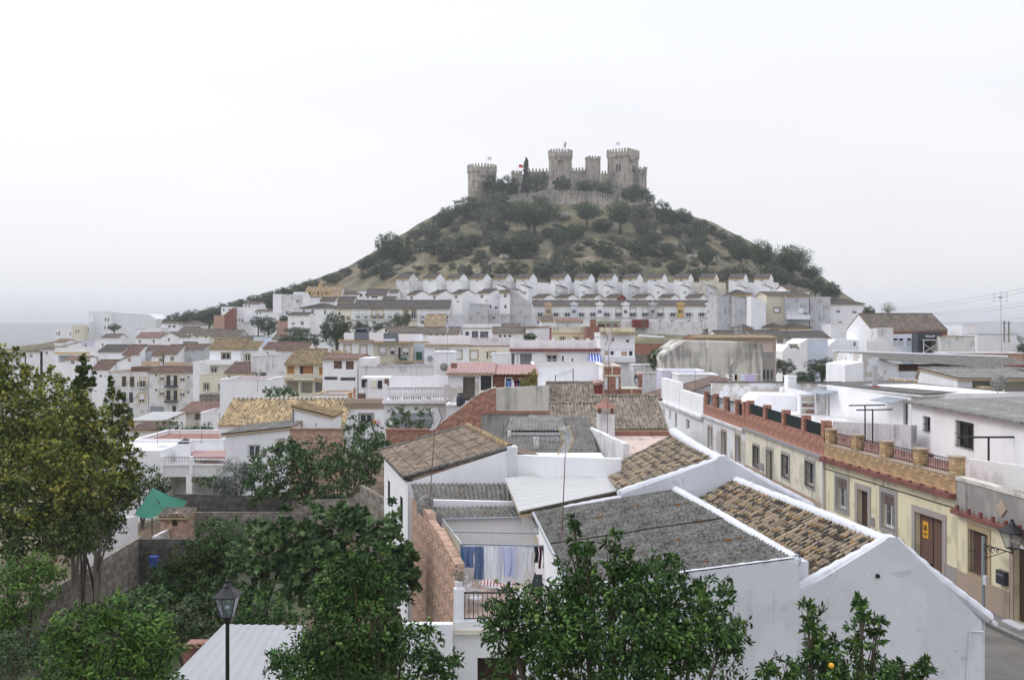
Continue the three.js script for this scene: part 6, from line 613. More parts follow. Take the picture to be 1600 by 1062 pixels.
{ // nearest yellow house with grey parapet
  const f = facade('house', 'nearest street house with grey rendered parapet, mailbox and barred window', 1496.5, 37.1, 1760, 28.4), h = 3.45, ho = f.win([[1518, 831, 1544, 897, { trim: M.trim, grille: 1, sh: 1, shm: M.brownsh, tw: .2 }], [1585, 851, 1608, 975, { k: 'd', trim: M.plinthtan, tw: .22 }]], h, M.yellow, 4.2); plinthAround(f, 1.35, ho, M.plinthtan);
  f.box('cornice', 0, f.L, h - .05, h + .1, .001, .28, M.redtrim); for (let i = 0; i < 10; i++) f.box('cornice_drip', .3 + i * .75, .42 + i * .75, h + .1, h + .3, .16, .26, M.redtrim); f.box('grey_parapet', 0, f.L, h + .1, h + 1.15, -.25, .03, M.render); f.box('parapet_coping', 0, f.L, h + 1.15, h + 1.28, -.3, .07, M.concrete); const rh = new THREE.BoxGeometry(.42, .42, .05); rh.rotateZ(Math.PI / 4); rh.translate(f.Lp(1568), h + .62, .055); mk('diamond_ornament', rh, M.plinthtan, f.r);
  const mb = f.box('mail_box', f.Lp(1564), f.Lp(1577), 1.55, 2.0, .002, .17, M.plastic); f.box('mail_slot', f.Lp(1565.5), f.Lp(1575.5), 1.85, 1.89, .17, .175, M.zinc, mb); f.box('house_number_plate', f.Lp(1595), f.Lp(1604), 2.95, 3.08, .002, .03, M.shutter); f.box('door_step', f.Lp(1582), f.Lp(1612), .1, .5, .04, .35, M.lime); }
{ // beige house with orange brick parapet, then the peeling white one
  const f = facade('house', 'beige street house with orange brick parapet and green screens', 1165, 62, 1288.5, 47.85), h = 4.0, gr = { trim: M.plinth, grille: 1 }, ho = f.win([[1178, 697, 1186.5, 728, gr], [1198.5, 703, 1207.5, 759, { k: 'd', trim: M.plinth }], [1223, 711, 1233.5, 745, gr], [1260, 722, 1272.5, 759, gr]], h, M.paleyellow, 9); plinthAround(f, 1.85, ho, M.plinthtan); f.box('gutter', 0, f.L, h - .02, h + .1, .001, .22, M.zinc); f.box('letter_box', f.Lp(1191), f.Lp(1194.5), 2.0, 2.4, .002, .12, M.zinc);
  const pa = f.box('brick_parapet', 0, f.L, h + .1, h + .95, -.26, .02, M.brickO), ps = [1168, 1194, 1223, 1254, 1285].map(p => f.Lp(p)); for (const a of ps) f.box('brick_pier', a, a + .42, h + .95, h + 1.75, -.32, .06, M.brickO); for (let i = 0; i < 4; i++) { const sc = f.box('green_screen', ps[i] + .43, ps[i + 1] - .01, h + .98, h + 1.55, -.14, -.11, mat(C(.03, .055, .05))); const gs = []; for (let k = 0; k < 18; k++) { const x = lerp(ps[i] + .45, ps[i + 1] - .03, k / 17); gs.push(bx(x - .012, x + .012, h + .96, h + 1.58, -.105, -.085)); } mk('railing', gs, M.iron, sc); } f.box('terrace_floor', 0, f.L, h + .1, h + .2, -8.8, -.3, M.terracotta); }
{ const f = facade('house', 'peeling white street house under the orange brick parapet', 1100, 73, 1164.5, 62.1), h = 3.9, tr = { trim: M.plinthtan }; f.win([[1107, 668, 1113, 700, tr], [1128, 674, 1135, 712, { k: 'd', trim: M.plinthtan }], [1150, 681, 1157, 722, { k: 'd', trim: M.plinthtan }]], h, M.peel, 9); f.box('cornice', 0, f.L, h - .1, h + .05, .001, .2, M.dirty); f.box('brick_parapet', 0, f.L, h + .05, h + .75, -.26, .02, M.brickO); const ps = [1101, 1115, 1131.5, 1149, 1161].map(p => f.Lp(p)); for (const a of ps) f.box('brick_pier', a, a + .42, h + .75, h + 1.7, -.3, .05, M.brickO); for (let i = 0; i < 4; i++) { const gs = []; for (let k = 1; k < 9; k++) { const x = lerp(ps[i] + .42, ps[i + 1], k / 9); gs.push(bx(x - .02, x + .02, h + .78, h + 1.5, -.13, -.09)); } gs.push(bx(ps[i] + .42, ps[i + 1], h + 1.45, h + 1.52, -.14, -.08)); mk('railing', gs, M.iron, f.r); } }
{ const f = facade('house', 'long white street house with panelled parapet at the far street end', 1012, 97, 1099.5, 73.1), h = 3.75, tr = { trim: M.plinthtan }; f.win([[1014, 628, 1017, 640, tr], [1019.5, 626, 1023, 644, tr], [1027, 634, 1030, 650, tr], [1036.5, 638, 1039, 656, {}], [1046, 640, 1049, 656, {}], [1055, 645, 1058, 668, { k: 'd', m: M.darkdoor }], [1072, 655, 1078, 672, {}]], h, M.white, 9); f.box('cornice', f.Lp(1033), f.L, h - .2, h, .001, .3, M.dirty); f.box('tiled_eave', 0, f.Lp(1033), h, h + .15, -1, .35, M.rb); for (const [a, b, k, hh] of [[1034, 1062, 3, 2.0], [1063, 1099, 2, 1.45]]) { const n = k; for (let i = 0; i < n; i++) f.box('parapet_panel', f.Lp(lerp(a, b, i / n)) + .02, f.Lp(lerp(a, b, (i + 1) / n)) - .05, h, h + hh, -.3, .02, M.white); } mk('brown_roof', slab(V(0, h + .15, .3), V(f.Lp(1036), h + .15, .3), V(f.Lp(1036), h + 1.9, -6), V(0, h + 1.9, -6), .1), M.rb, f.r); f.box('rear_parapet', f.Lp(1060), f.L, h, h + 1.6, -8.5, -8.2, M.dirty); }
// white houses behind the street row
{ const f = facade('house', 'white rear house with grey sheet roof, canopies and two dark doors', 1292, 73, 1424, 63), Y = f.Yv, h = Y(1292, 601), ho = f.win([[1293.5, 614, 1297, 662, { k: 'd', m: M.steel }], [1412, 628, 1419, 664, { k: 'd', m: M.darkdoor }]], h, M.white, 7); const a = P(1278, 600, 74.5), b = P(1442, 617.5, 61.5), c = P(1566, 611, 69), d = P(1392, 595, 84), rt = thing('sheet_roof', 'grey corrugated sheet roof with vent pipe over the white rear house', 'roof', V().copy(a)); wmk('roof_sheet', sheet(a, b, c, d, .18, .03, .05), M.fibre, rt); wmk('yellow_tile_rim', rod(V(d.x, d.y + .1, d.z), V(c.x, c.y + .12, c.z), .13, .13, 8), M.yt, rt); wmk('underside', slab(a.clone(), b.clone(), c.clone(), d.clone(), .1), M.dirty, rt);
  { const p = P(1367.5, 604, 69), q = P(1367.5, 570, 69); wmk('vent_pipe', [rod(p, q, .17, .17, 12), rod(V(q.x, q.y - .3, q.z), V(q.x, q.y - .05, q.z), .2, .2, 12)], M.zinc, rt); wmk('red_flashing', rod(V(p.x, p.y - .1, p.z), V(p.x, p.y + .08, p.z), .34, .26, 12), M.redtrim, rt); } for (const px of [1281, 1382]) { const u = f.Lp(px) + .3; mk('door_canopy', slab(V(u - .2, h - .55, 1.1), V(u + 2.3, h - .55, 1.1), V(u + 2.3, h - .35, .01), V(u - .2, h - .35, .01), .04), M.steel, f.r); } }
{ const f = facade('yard_wall', 'grey stained terrace wall behind the brick parapets', 1302, 58, 1424, 48.5, 'wall'), h = f.Yv(1302, 658); mk('wall_panel', poly([[0, -.5], [f.L, -.5], [f.L, f.Yv(1424, 664)], [0, h]], -.3, 0), M.grey, f.r); for (const [px, t, b] of [[1358, 633, 660], [1370, 640, 668]]) { const u = f.Lp(px); mk('washing_post', [rod(V(u, h - 1, .2), V(u, f.Yv(px, t), .2), .04), rod(V(u - .1, f.Yv(px, t), -.9), V(u + .1, f.Yv(px, t), 1.1), .035)], M.iron, f.r); } }
{ const f = facade('house', 'white rear house with flat grey roof and barred double window', 1425, 50.8, 1640, 37.2), h = f.Yv(1435, 629), ho = f.win([[1445.5, 651, 1454, 674, { grille: 1, fm: M.iron }], [1496, 659, 1522, 700, { grille: 1, fm: M.iron }]], h, M.white, 9); mk('sheet_roof', slab(V(-.3, h + .03, .35), V(f.L, h + .12, .35), V(f.L, h + .32, -7), V(-.3, h + .28, -7), .12), M.fibreL, f.r); mk('black_stained_wall', bx(-.2, f.L * .55, h - .2, h + .5, -7.6, -7.1), M.peel, f.r); const u = f.Lp(1586); mk('washing_post', [rod(V(u, h - 4, 1), V(u, f.Yv(1586, 683), 1), .045), rod(V(u - .05, f.Yv(1586, 683), 0), V(u + .05, f.Yv(1586, 683), 2.2), .04)], M.iron, f.r); }
{ const f = facade('yard_wall', 'grey lilac parapet wall with dark run marks', 1508, 41, 1660, 33, 'wall'); mk('wall_panel', poly([[0, 2], [f.L, 2], [f.L, f.Yv(1660, 736)], [0, f.Yv(1508, 716)]], -.25, 0), M.dirty, f.r); }
H('yard_wall', 'dark peeling party wall behind the brick piers', { x: [1113, 1316], t: 598, d: 86, dep: .5, wall: 'peel', cat: 'wall', roof: fl('darkblock', 0) });
H('rooftop_block', 'white rounded roof block behind the green screens', { x: [1177, 1252], t: 618, d: 78, dep: 4, wall: 'white', cat: 'house', roof: { k: 'poly', pts: [[1177, 'b'], [1252, 'b'], [1252, 618], [1188, 617], [1177, 627]] } });
H('rooftop_block', 'pale lilac roof room beside the concrete wall', { x: [1035, 1100], t: 579.5, d: 100, dep: 4, wall: 'lilac', cat: 'house', roof: fl('white', .1) }); H('rooftop_block', 'white stepped roof room before the washing line', { x: [1060, 1122], t: 586, d: 96, dep: 4, wall: 'white2', cat: 'house', roof: fl('white', .1) });
{ const q = H('open_shelf', 'white open shelf unit with red boxes on the terrace', { x: [1250, 1279], t: 617, d: 74, dep: .6, wall: 'white2', cat: 'shelf', roof: { k: 'flat', par: 0 }, win: [[1253, 619, 1276, 627, hole], [1253, 629, 1276, 636, hole], [1253, 638.5, 1276, 646, hole], [1253, 648, 1276, 657, hole]] }); for (const [a, b, y0, y1] of [[1256, 1262, 636, 632], [1265, 1273, 636, 633], [1261, 1275, 646, 642], [1258, 1270, 657, 650]]) boxOn(q, 'stored_box', a, y1, b, y0, 'terracotta', -.15, -.02); }
{ const q = H('small_chimney_house', 'small white chimney block on the dark party wall', { x: [1232, 1245], t: 589, d: 82, dep: 1.2, cat: 'chimney', roof: { k: 'flat', par: 0 } }); }
// sheds on the right
{ const q = H('shed', 'old white shed with broken grey corrugated roof', { x: [1348, 1405], t: 560, d: 88, dep: 8, wall: 'peel', cat: 'shed', roof: { k: 'poly', pts: [[1348, 'b'], [1405, 'b'], [1405, 570], [1375, 559], [1348, 553]] } }); mk('left_wing', poly([[q.lx(1319), 0], [q.lx(1348) - .01, 0], [q.lx(1348) - .01, q.ly(565)], [q.lx(1319), q.ly(570)]], -5, .3), M.white, q.root); mk('brick_back_wall', bx(q.lx(1405) + .02, q.lx(1640), 0, q.ly(571), -4, -1.5), M.brickD, q.root); mk('grey_lower_wall', bx(q.lx(1406), q.lx(1440), 0, q.ly(580), -1.4, -.2), M.peel, q.root); mk('low_blue_wall', bx(q.lx(1390), q.lx(1500), 0, q.ly(590), .4, 1), M.blue, q.root);
  mk('broken_roof', [sheet(V(q.lx(1375), q.ly(562), .6), V(q.lx(1645), q.ly(583), .8), V(q.lx(1645), q.ly(562.5), -8), V(q.lx(1350), q.ly(553), -8), .18, .035, .05)], M.fibre, q.root); mk('white_ridge', rod(V(q.lx(1347), q.ly(552.5), -8), V(q.lx(1645), q.ly(562), -8), .16, .16, 6), M.lime, q.root); }
{ const q = H('lean_to', 'open lean-to with pale grey sheet roof at right edge', { x: [1497, 1640], t: 591, d: 72, dep: 7, wall: 'white2', cat: 'shed', win: [[1520, 594, 1565, 608, hole], [1570, 596, 1638, 612, hole]], roof: { k: 'gable', h: .4, at: .95, m: 'fibreL', pitch: .18, amp: .025 } }); }
{ const g = thing('black_stage_arch', 'black booth with white lettering and white trestle frame', 'booth', P(1451, 553, 140)), k = 140 / F, w = 19 * k, h = 34 * k; mk('cover', [bx(-w, w, h - 1.1, h, -1.5, .6), bx(-w, -w * .72, 0, h - 1.1, -1.5, .5), bx(w * .72, w, 0, h - 1.1, -1.5, .5), bx(-w, w, 0, h - 1.1, -1.5, -1.3)], M.plastic, g); mk('trestle', [rod(V(-w * .6, 0, .8), V(-w * .55, h * .64, .8), .05), rod(V(w * .6, 0, .8), V(w * .55, h * .64, .8), .05), rod(V(-w * .7, h * .64, .8), V(w * .7, h * .64, .8), .05), rod(V(-w * .58, .2, .8), V(w * .55, h * .45, .8), .04), rod(V(w * .58, .2, .8), V(-w * .55, h * .45, .8), .04)], M.frame, g);
  const font = await new FontLoader().loadAsync('fonts/droid/droid_sans_bold.typeface.json'); const t = new TextGeometry('Russell', { font, size: .27, depth: .02, curveSegments: 3 }); t.computeBoundingBox(); t.translate(-t.boundingBox.max.x / 2, h - .66, .61); t.deleteAttribute('uv'); mk('lettering', t, M.shutter, g); }
// ---------- foreground white houses ----------
const tileG = []; { for (let v = 0; v < 6; v++) { const pos = [], uv = [], ix = [], n = 7, Lt = .42; for (let j = 0; j < 2; j++) for (let i = 0; i <= n; i++) { const a = Math.PI * i / n, r = j ? .066 : .084, y = j * Lt; pos.push(-r * Math.cos(a), r * Math.sin(a) * .95 + .012 * (1 - j), y); uv.push(i / n * .3 + v * .43, y + v * .37); } for (let i = 0; i < n; i++) ix.push(i, i + 1, i + n + 2, i, i + n + 2, i + n + 1); for (let i = 1; i < n; i++) ix.push(0, i + 1, i); const g = new THREE.BufferGeometry(); g.setAttribute('position', new THREE.Float32BufferAttribute(pos, 3)); g.setAttribute('uv', new THREE.Float32BufferAttribute(uv, 2)); g.setIndex(ix); g.computeVertexNormals(); g.userData.uvd = 1; tileG.push(g); } }
const tileM = [C(.62, .58, .52), C(.50, .47, .42), C(.78, .72, .63), C(.42, .405, .38), C(.66, .58, .49), C(.58, .56, .52)].map(c => mat(c, T.lichen, { side: THREE.DoubleSide }));
// barrel tiles on the quad eave a-b, ridge d-c; cover tiles are pieces, channel tiles below
function barrelRoof(root, a, b, c, d, cols, limit) {
  const up = V().copy(d).sub(a), H2 = up.length(), rows = Math.round(H2 / .36), along = V().copy(b).sub(a).normalize(), n = V().crossVectors(along, up).normalize(); if (n.y < 0) n.negate(); const chan = [], rest = []; let cnt = 0; const o = root.position; reseed(cols);
  for (let i = 0; i < cols; i++) { const u = (i + .5) / cols, p0 = V().copy(a).lerp(b, u), p1 = V().copy(d).lerp(c, u), dir = V().copy(p1).sub(p0).normalize(), sd = V().crossVectors(n, dir).normalize(), m = new THREE.Matrix4().makeBasis(sd, n, dir), wob = rr(-.012, .012), cm = pick(tileM);
    for (let j = 0; j < rows; j++) { const p = V().copy(p0).lerp(p1, j / rows).addScaledVector(n, .05 + .012 * R()).addScaledVector(sd, wob + rr(-.012, .012)).sub(o), v = Math.floor(R() * 6); if (cnt < limit) { const t = new THREE.Mesh(tileG[v], R() < .62 ? cm : pick(tileM)); t.name = 'roof_tile'; t.castShadow = t.receiveShadow = true; t.quaternion.setFromRotationMatrix(m); t.rotateY(rr(-.035, .035)); t.position.copy(p); t.scale.set(rr(.95, 1.08), rr(.9, 1.1), 1); root.add(t); cnt++; } else { const g = tileG[v].clone(); g.applyMatrix4(m); g.translate(p.x, p.y, p.z); g.userData.uvd = 1; rest.push(g); } }
    const q0 = V().copy(a).lerp(b, (i + 1) / cols).sub(o), q1 = V().copy(d).lerp(c, (i + 1) / cols).sub(o); chan.push(slab(V().copy(q0).addScaledVector(along, -.13), V().copy(q0).addScaledVector(along, .13), V().copy(q1).addScaledVector(along, .13), V().copy(q1).addScaledVector(along, -.13), .03)); }
  const ch = mk('channel_tiles', chan, tileM[3], root); ch.userData.kind = 'stuff'; if (rest.length) { const r2 = mk('far_roof_tiles', rest, tileM[1], root); r2.userData.kind = 'stuff'; }
}
// uneven limewashed ridge or verge between points
function limeRidge(pts, r) { const cv = new THREE.CatmullRomCurve3(pts, false, 'catmullrom', 0), n = Math.ceil(cv.getLength() / .11), g = new THREE.TubeGeometry(cv, n, r, 9, false), p = g.attributes.position; for (let i = 0; i < p.count; i++) { const k = Math.floor(i / 10), c = cv.getPointAt(Math.min(1, k / n)), f = 1 + .16 * Math.sin(k * 1.7) * (vn(k * .9, 1, 0, 4)) + .14 * (vn(k * .5, (i % 10) * .6, 0, 9) - .5); p.setXYZ(i, c.x + (p.getX(i) - c.x) * f, c.y + (p.getY(i) - c.y) * f, c.z + (p.getZ(i) - c.z) * f); } g.computeVertexNormals(); const caps = [pts[0], pts[pts.length - 1]].map(q => { const s = new THREE.SphereGeometry(r * .93, 12, 8); s.scale(1, .9, .55); s.translate(q.x, q.y - .01, q.z - .04); return s; }); return [g, ...caps]; }
const back = (p, d0, d1, m = -.15) => V(p.x + m * (d1 - d0), p.y, -d1);
{ // front gable house with barrel tiles
  const d = 25.4, A = P(1395, 853, d), E = P(1541, 967, d), Lf = P(1249, 926, d), A2 = back(A, d, 35.9), L2 = back(Lf, d, 35.9), E2 = back(E, d, 35.9), r = wroot('gable_house', 'near white gable house with mossy barrel tile roof by the street', 'house', V(A.x, -1.5, -d)), b = -3.2;
  wmk('gable_wall', vwall(V(Lf.x, 0, -d), V(E.x - .1, 0, -d), [[0, b], [E.x - .1 - Lf.x, b], [E.x - .1 - Lf.x, E.y - .05], [A.x - Lf.x + .2, A.y + .13], [A.x - Lf.x + .1, A.y + .22], [A.x - Lf.x - .1, A.y + .22], [A.x - Lf.x - .2, A.y + .13], [0, Lf.y]], .4), M.lime, r); wmk('street_wall', vwall(V(E2.x - .1, 0, E2.z), V(E.x - .1, 0, -d - .4), [[0, b], [10.2, b], [10.2, E.y - .1], [0, E.y - .1]], .3), M.lime, r); wmk('inner_body', poly([[Lf.x + .1, b], [E.x - .6, b], [E.x - .6, E.y - .3], [A.x, A.y - .3], [Lf.x + .1, Lf.y - .2]], -30, -d - .41), M.lime, r);
  const ee = V(E.x + .25, E.y - .12, E.z), ee2 = V(E2.x + .25, E2.y - .12, E2.z); wmk('street_slope', slab(V(ee.x, ee.y, ee.z - .35), ee2, A2.clone(), V(A.x, A.y, A.z - .35), .1), M.old, r); wmk('white_eave', rod(ee, ee2, .07, .07, 6), M.lime, r); wmk('tile_bed', slab(V(Lf.x, Lf.y - .02, Lf.z - .3), L2.clone(), V(A2.x, A2.y - .04, A2.z), V(A.x, A.y - .04, A.z - .3), .12), M.old, r);
  barrelRoof(r, L2.clone(), V(Lf.x, Lf.y, Lf.z - .35), V(A.x - .1, A.y - .02, A.z - .35), V(A2.x - .1, A2.y - .02, A2.z), 44, 300);
  wmk('lime_ridge', limeRidge([V(A.x, A.y + .03, A.z - .22), back(V(A.x, A.y + .08, 0), d, 29), back(V(A.x, A.y + .05, 0), d, 33), V(A2.x, A2.y + .05, A2.z)], .155), M.lime, r); wmk('lime_verge', [limeRidge([V(A.x - .1, A.y + .08, -d - .2), V(lerp(A.x, Lf.x, .5), lerp(A.y, Lf.y, .5) + .07, -d - .2), V(Lf.x, Lf.y + .04, -d - .2)], .16), limeRidge([V(A.x + .1, A.y + .08, -d - .2), V(lerp(A.x, E.x, .5), lerp(A.y, E.y, .5) + .08, -d - .2), V(E.x + .18, E.y - .04, -d - .2)], .15)], M.lime, r);
  { const g = new THREE.CylinderGeometry(.055, .055, .06, 14); g.rotateX(Math.PI / 2); const p = P(1371.5, 899.5, d); g.translate(p.x, p.y, -d + .012); wmk('vent_hole_disc', g, M.iron, r); const q0 = P(1515, 985, d), q1 = P(1509, 1075, d); wmk('thin_pipe', [rod(V(q0.x, q0.y, -d + .04), V(q1.x, q1.y, -d + .04), .02), rod(V(q0.x, q0.y, -d + .04), V(q0.x + .35, q0.y - .02, -d + .04), .018)], M.lime, r); } }  // dark disc paints the shaded inside of a small vent hole, nothing is cut
{ // middle gable house
  const d = 36, A = P(1130, 723, d), E = P(1266, 791, d), Lf = P(971, 772, d), D2 = 44.2, A2 = P(1053, 683, D2), L2 = P(941, 739, D2), E2 = back(E, d, D2), r = wroot('gable_house', 'middle white gable house with tan mossy barrel tiles', 'house', V(A.x, -1, -d)), b = -2.8;
  wmk('gable_wall', vwall(V(Lf.x, 0, -d), V(E.x - .15, 0, -d), [[0, b], [E.x - .15 - Lf.x, b], [E.x - .15 - Lf.x, E.y], [A.x - Lf.x + .25, A.y + .1], [A.x - Lf.x + .12, A.y + .24], [A.x - Lf.x - .12, A.y + .24], [A.x - Lf.x - .25, A.y + .1], [0, Lf.y]], .4), M.lime, r); wmk('street_wall', vwall(V(E2.x - .15, 0, E2.z), V(E.x - .15, 0, -d - .4), [[0, b], [7.8, b], [7.8, E.y - .1], [0, E.y - .1]], .3), M.lime, r); wmk('left_wall', vwall(V(L2.x, 0, L2.z), V(Lf.x, 0, -d - .4), [[0, b], [7.8, b], [7.8, Lf.y - .15], [0, L2.y - .15]], .3), M.white, r);
  wmk('street_slope', slab(V(E.x + .2, E.y - .1, E.z - .35), V(E2.x + .2, E2.y - .1, E2.z), A2.clone(), V(A.x, A.y, A.z - .35), .1), M.old, r); wmk('tile_bed', slab(V(Lf.x, Lf.y - .02, Lf.z - .3), L2.clone(), V(A2.x, A2.y - .04, A2.z), V(A.x, A.y - .04, A.z - .3), .12), M.old, r); barrelRoof(r, L2.clone(), V(Lf.x, Lf.y + .02, Lf.z - .35), V(A.x - .1, A.y - .02, A.z - .35), V(A2.x - .1, A2.y - .02, A2.z), 36, 290);
  wmk('lime_ridge', limeRidge([V(A.x, A.y + .02, A.z - .26), V(lerp(A.x, A2.x, .4), lerp(A.y, A2.y, .4) + .05, lerp(A.z, A2.z, .4)), V(lerp(A.x, A2.x, .75), lerp(A.y, A2.y, .75) + .14, lerp(A.z, A2.z, .75)), V(A2.x, A2.y + .22, A2.z)], .2), M.lime, r); wmk('lime_verge', [limeRidge([V(A.x - .15, A.y + .05, -d - .2), V(lerp(A.x, Lf.x, .5), lerp(A.y, Lf.y, .5) + .05, -d - .2), V(Lf.x, Lf.y + .02, -d - .2)], .15), limeRidge([V(A.x + .15, A.y + .05, -d - .2), V(lerp(A.x, E.x, .55), lerp(A.y, E.y, .55) + .06, -d - .2), V(E.x + .12, E.y - .03, -d - .2)], .14)], M.lime, r); }
{ // grey corrugated roof house
  const d = 25.4, Rn = P(1244, 882, d), Rf = P(1054, 769, 36.2), Lf = P(836, 804, 36), Ln = V(1.55, 3.62, -d), r = wroot('grey_roof_house', 'near white house with big dark grey corrugated roof', 'house', V(4, -2, -d)), b = -3.4;
  for (let i = 0; i < 4; i++) for (let j = 0; j < 2; j++) { const u0 = i / 4, u1 = (i + 1) / 4 + .012, v0 = j / 2, v1 = (j + 1) / 2 + (j ? 0 : .02), q = (u, v) => quadAt(Lf, Ln, Rn, Rf, u, v), k = .02 * j + .022 * (i % 2); const s = sheet(q(u0, v0), q(Math.min(1, u1), v0), q(Math.min(1, u1), v1), q(u0, v1), .2, .055, .08 + k, 3); wmk('roof_sheet', s, M.fibreD, r); }
  wmk('roof_bed', slab(Lf.clone(), Ln.clone(), Rn.clone(), Rf.clone(), .12), M.dirty, r); const X0 = Ln.x - .1, X1 = PX(1249, d) - .004; wmk('front_wall', vwall(V(X0, 0, -d), V(X1, 0, -d), [[0, b], [X1 - X0, b], [X1 - X0, Rn.y + .04], [Rn.x - X0, Rn.y + .06], [0, Ln.y + .05]], .3), M.lime, r); wmk('left_wall', vwall(V(Lf.x + .12, 0, Lf.z), V(Ln.x + .12, 0, -d - .3), [[0, b], [10.3, b], [10.3, Ln.y - .12], [0, Lf.y - .12]], .25), M.white, r);
  wmk('lime_ridge', limeRidge([V(Rn.x + .05, Rn.y + .06, -d - .18), V().copy(Rn).lerp(Rf, .5).add(V(.05, .1, 0)), V(Rf.x, Rf.y + .1, Rf.z)], .15), M.lime, r); wmk('ridge_wall', vwall(V(Rf.x + .16, 0, Rf.z), V(Rn.x + .16, 0, -d - .3), [[0, 2.6], [lenXZ(Rf, Rn) - .3, 2.6], [lenXZ(Rf, Rn) - .3, Rn.y], [0, Rf.y]], .25), M.lime, r); wmk('lime_verge', limeRidge([V(Rn.x, Rn.y + .08, -d - .12), V().copy(Rn).lerp(Ln, .5).setZ(-d - .12).add(V(0, .08, 0)), V(Ln.x, Ln.y + .06, -d - .12)], .1), M.lime, r); wmk('far_lime_verge', limeRidge([V(Rf.x, Rf.y + .08, Rf.z), V().copy(Rf).lerp(Lf, .5).add(V(0, .1, 0)), V().copy(Rf).lerp(Lf, .8).add(V(0, .06, 0))], .11), M.lime, r); wmk('metal_edge', rod(V(Lf.x - .06, Lf.y + .06, Lf.z), V(Ln.x - .06, Ln.y + .06, Ln.z), .06, .06, 6), M.zinc, r); }
// ---------- patio house with laundry ----------
{ const r = wroot('patio_house', 'narrow white patio house with brick side wall and upper terrace', 'house', V(-.5, -3.4, -34)), b = -3.4, A = P(643, 0, 42), B2 = P(711, 0, 33.6), L = lenXZ(A, B2), fy = .75;
  wmk('brick_side_wall', vwall(A, B2, [[0, b], [L, b], [L, 2.35], [L * .62, 2.75], [L * .6, 2.9], [L * .45, 3.0], [L * .43, 3.25], [0, 3.2]], .28), M.brickT, r); wmk('wall_cap', vwall(A, B2, [[L * .6, 2.86], [L, 2.33], [L, 2.43], [L * .6, 2.97]], .32), M.brickT, r);
  wmk('terrace_floor', slab(V(-1.75, fy, -33), V(1.5, fy, -33), V(.9, fy, -38.4), V(-2.6, fy, -38.4), .2), M.pink, r); wmk('ground_floor_wall', poly([[-2.25, b], [1.5, b], [1.5, fy - .25], [-2.25, fy - .25]], -33.4, -33.05, [[-1.12, b + .3, .15, -.45]]), M.white, r); wmk('floor_band', bx(-1.88, 1.55, fy - .25, fy + .02, -33.3, -32.9), M.white, r); wmk('moulding_or_shade_band', bx(-1.9, 1.56, fy - .4, fy - .25, -33.3, -32.86), M.cream, r); wmk('door', bx(-1.12, .15, b + .3, -.45, -33.5, -33.42), M.door, r);
  wmk('corner_pier', bx(-1.88, -1.55, fy, fy + 1.05, -33.2, -32.92), M.white, r); wmk('right_pier', bx(.1, .42, fy, fy + 1.0, -33.2, -32.92), M.white, r); const gs = []; for (let i = 0; i <= 11; i++) { const x = lerp(-1.54, .09, i / 11); gs.push(rod(V(x, fy + .05, -33.05), V(x, fy + .9, -33.05), .012, .012, 5)); } gs.push(bx(-1.55, .1, fy + .88, fy + .92, -33.08, -33.02), bx(-1.55, .1, fy + .06, fy + .09, -33.07, -33.03)); wmk('railing', gs, M.iron, r);
  wmk('left_low_wall', bx(PX(620, 32.6), -1.9, b, PY(977, 32.6), -33.0, -32.7), M.white, r);
  wmk('right_wall', vwall(P(832, 0, 38.2), P(874, 0, 32), [[0, b], [6.3, b], [6.3, 2.5], [0, 2.9]], .15), M.white, r);
  // pergola bars and reed screens
  const p = [[P(692, 811, 38.4), P(830, 808, 38.1)], [P(706, 830, 36.3), P(846, 833, 35.9)], [P(720, 849, 34.4), P(859, 853, 34.2)], [P(692, 811, 38.4), P(721, 851, 34.2)], [P(830, 806, 38), P(875, 893, 31.6)]]; for (const [u, v] of p) wmk('pergola_bar', rod(u, v, .035, .035, 6), M.steel, r); wmk('pergola_post', rod(P(720, 849, 34.4), V(PX(720, 34.4), fy, -34.4), .035), M.steel, r);
  for (const [U, W, y0, y1] of [[P(694, 0, 38.2), P(720, 0, 34.5), 1.7, 2.98], [P(836, 0, 37.4), P(866, 0, 33), 1.9, 2.7]]) { const n = 40; reseed(n + y0 * 10); const g = []; for (let i = 0; i < n; i++) { const q = V().copy(U).lerp(W, i / n), y2 = y0 + rr(-.12, .12); g.push(bx(q.x - .035, q.x + .035, y2, y1 + rr(-.03, .03), q.z - .03, q.z + .03)); } const s = wmk('reed_screen', g, M.cream, r); s.userData.kind = 'stuff'; } }
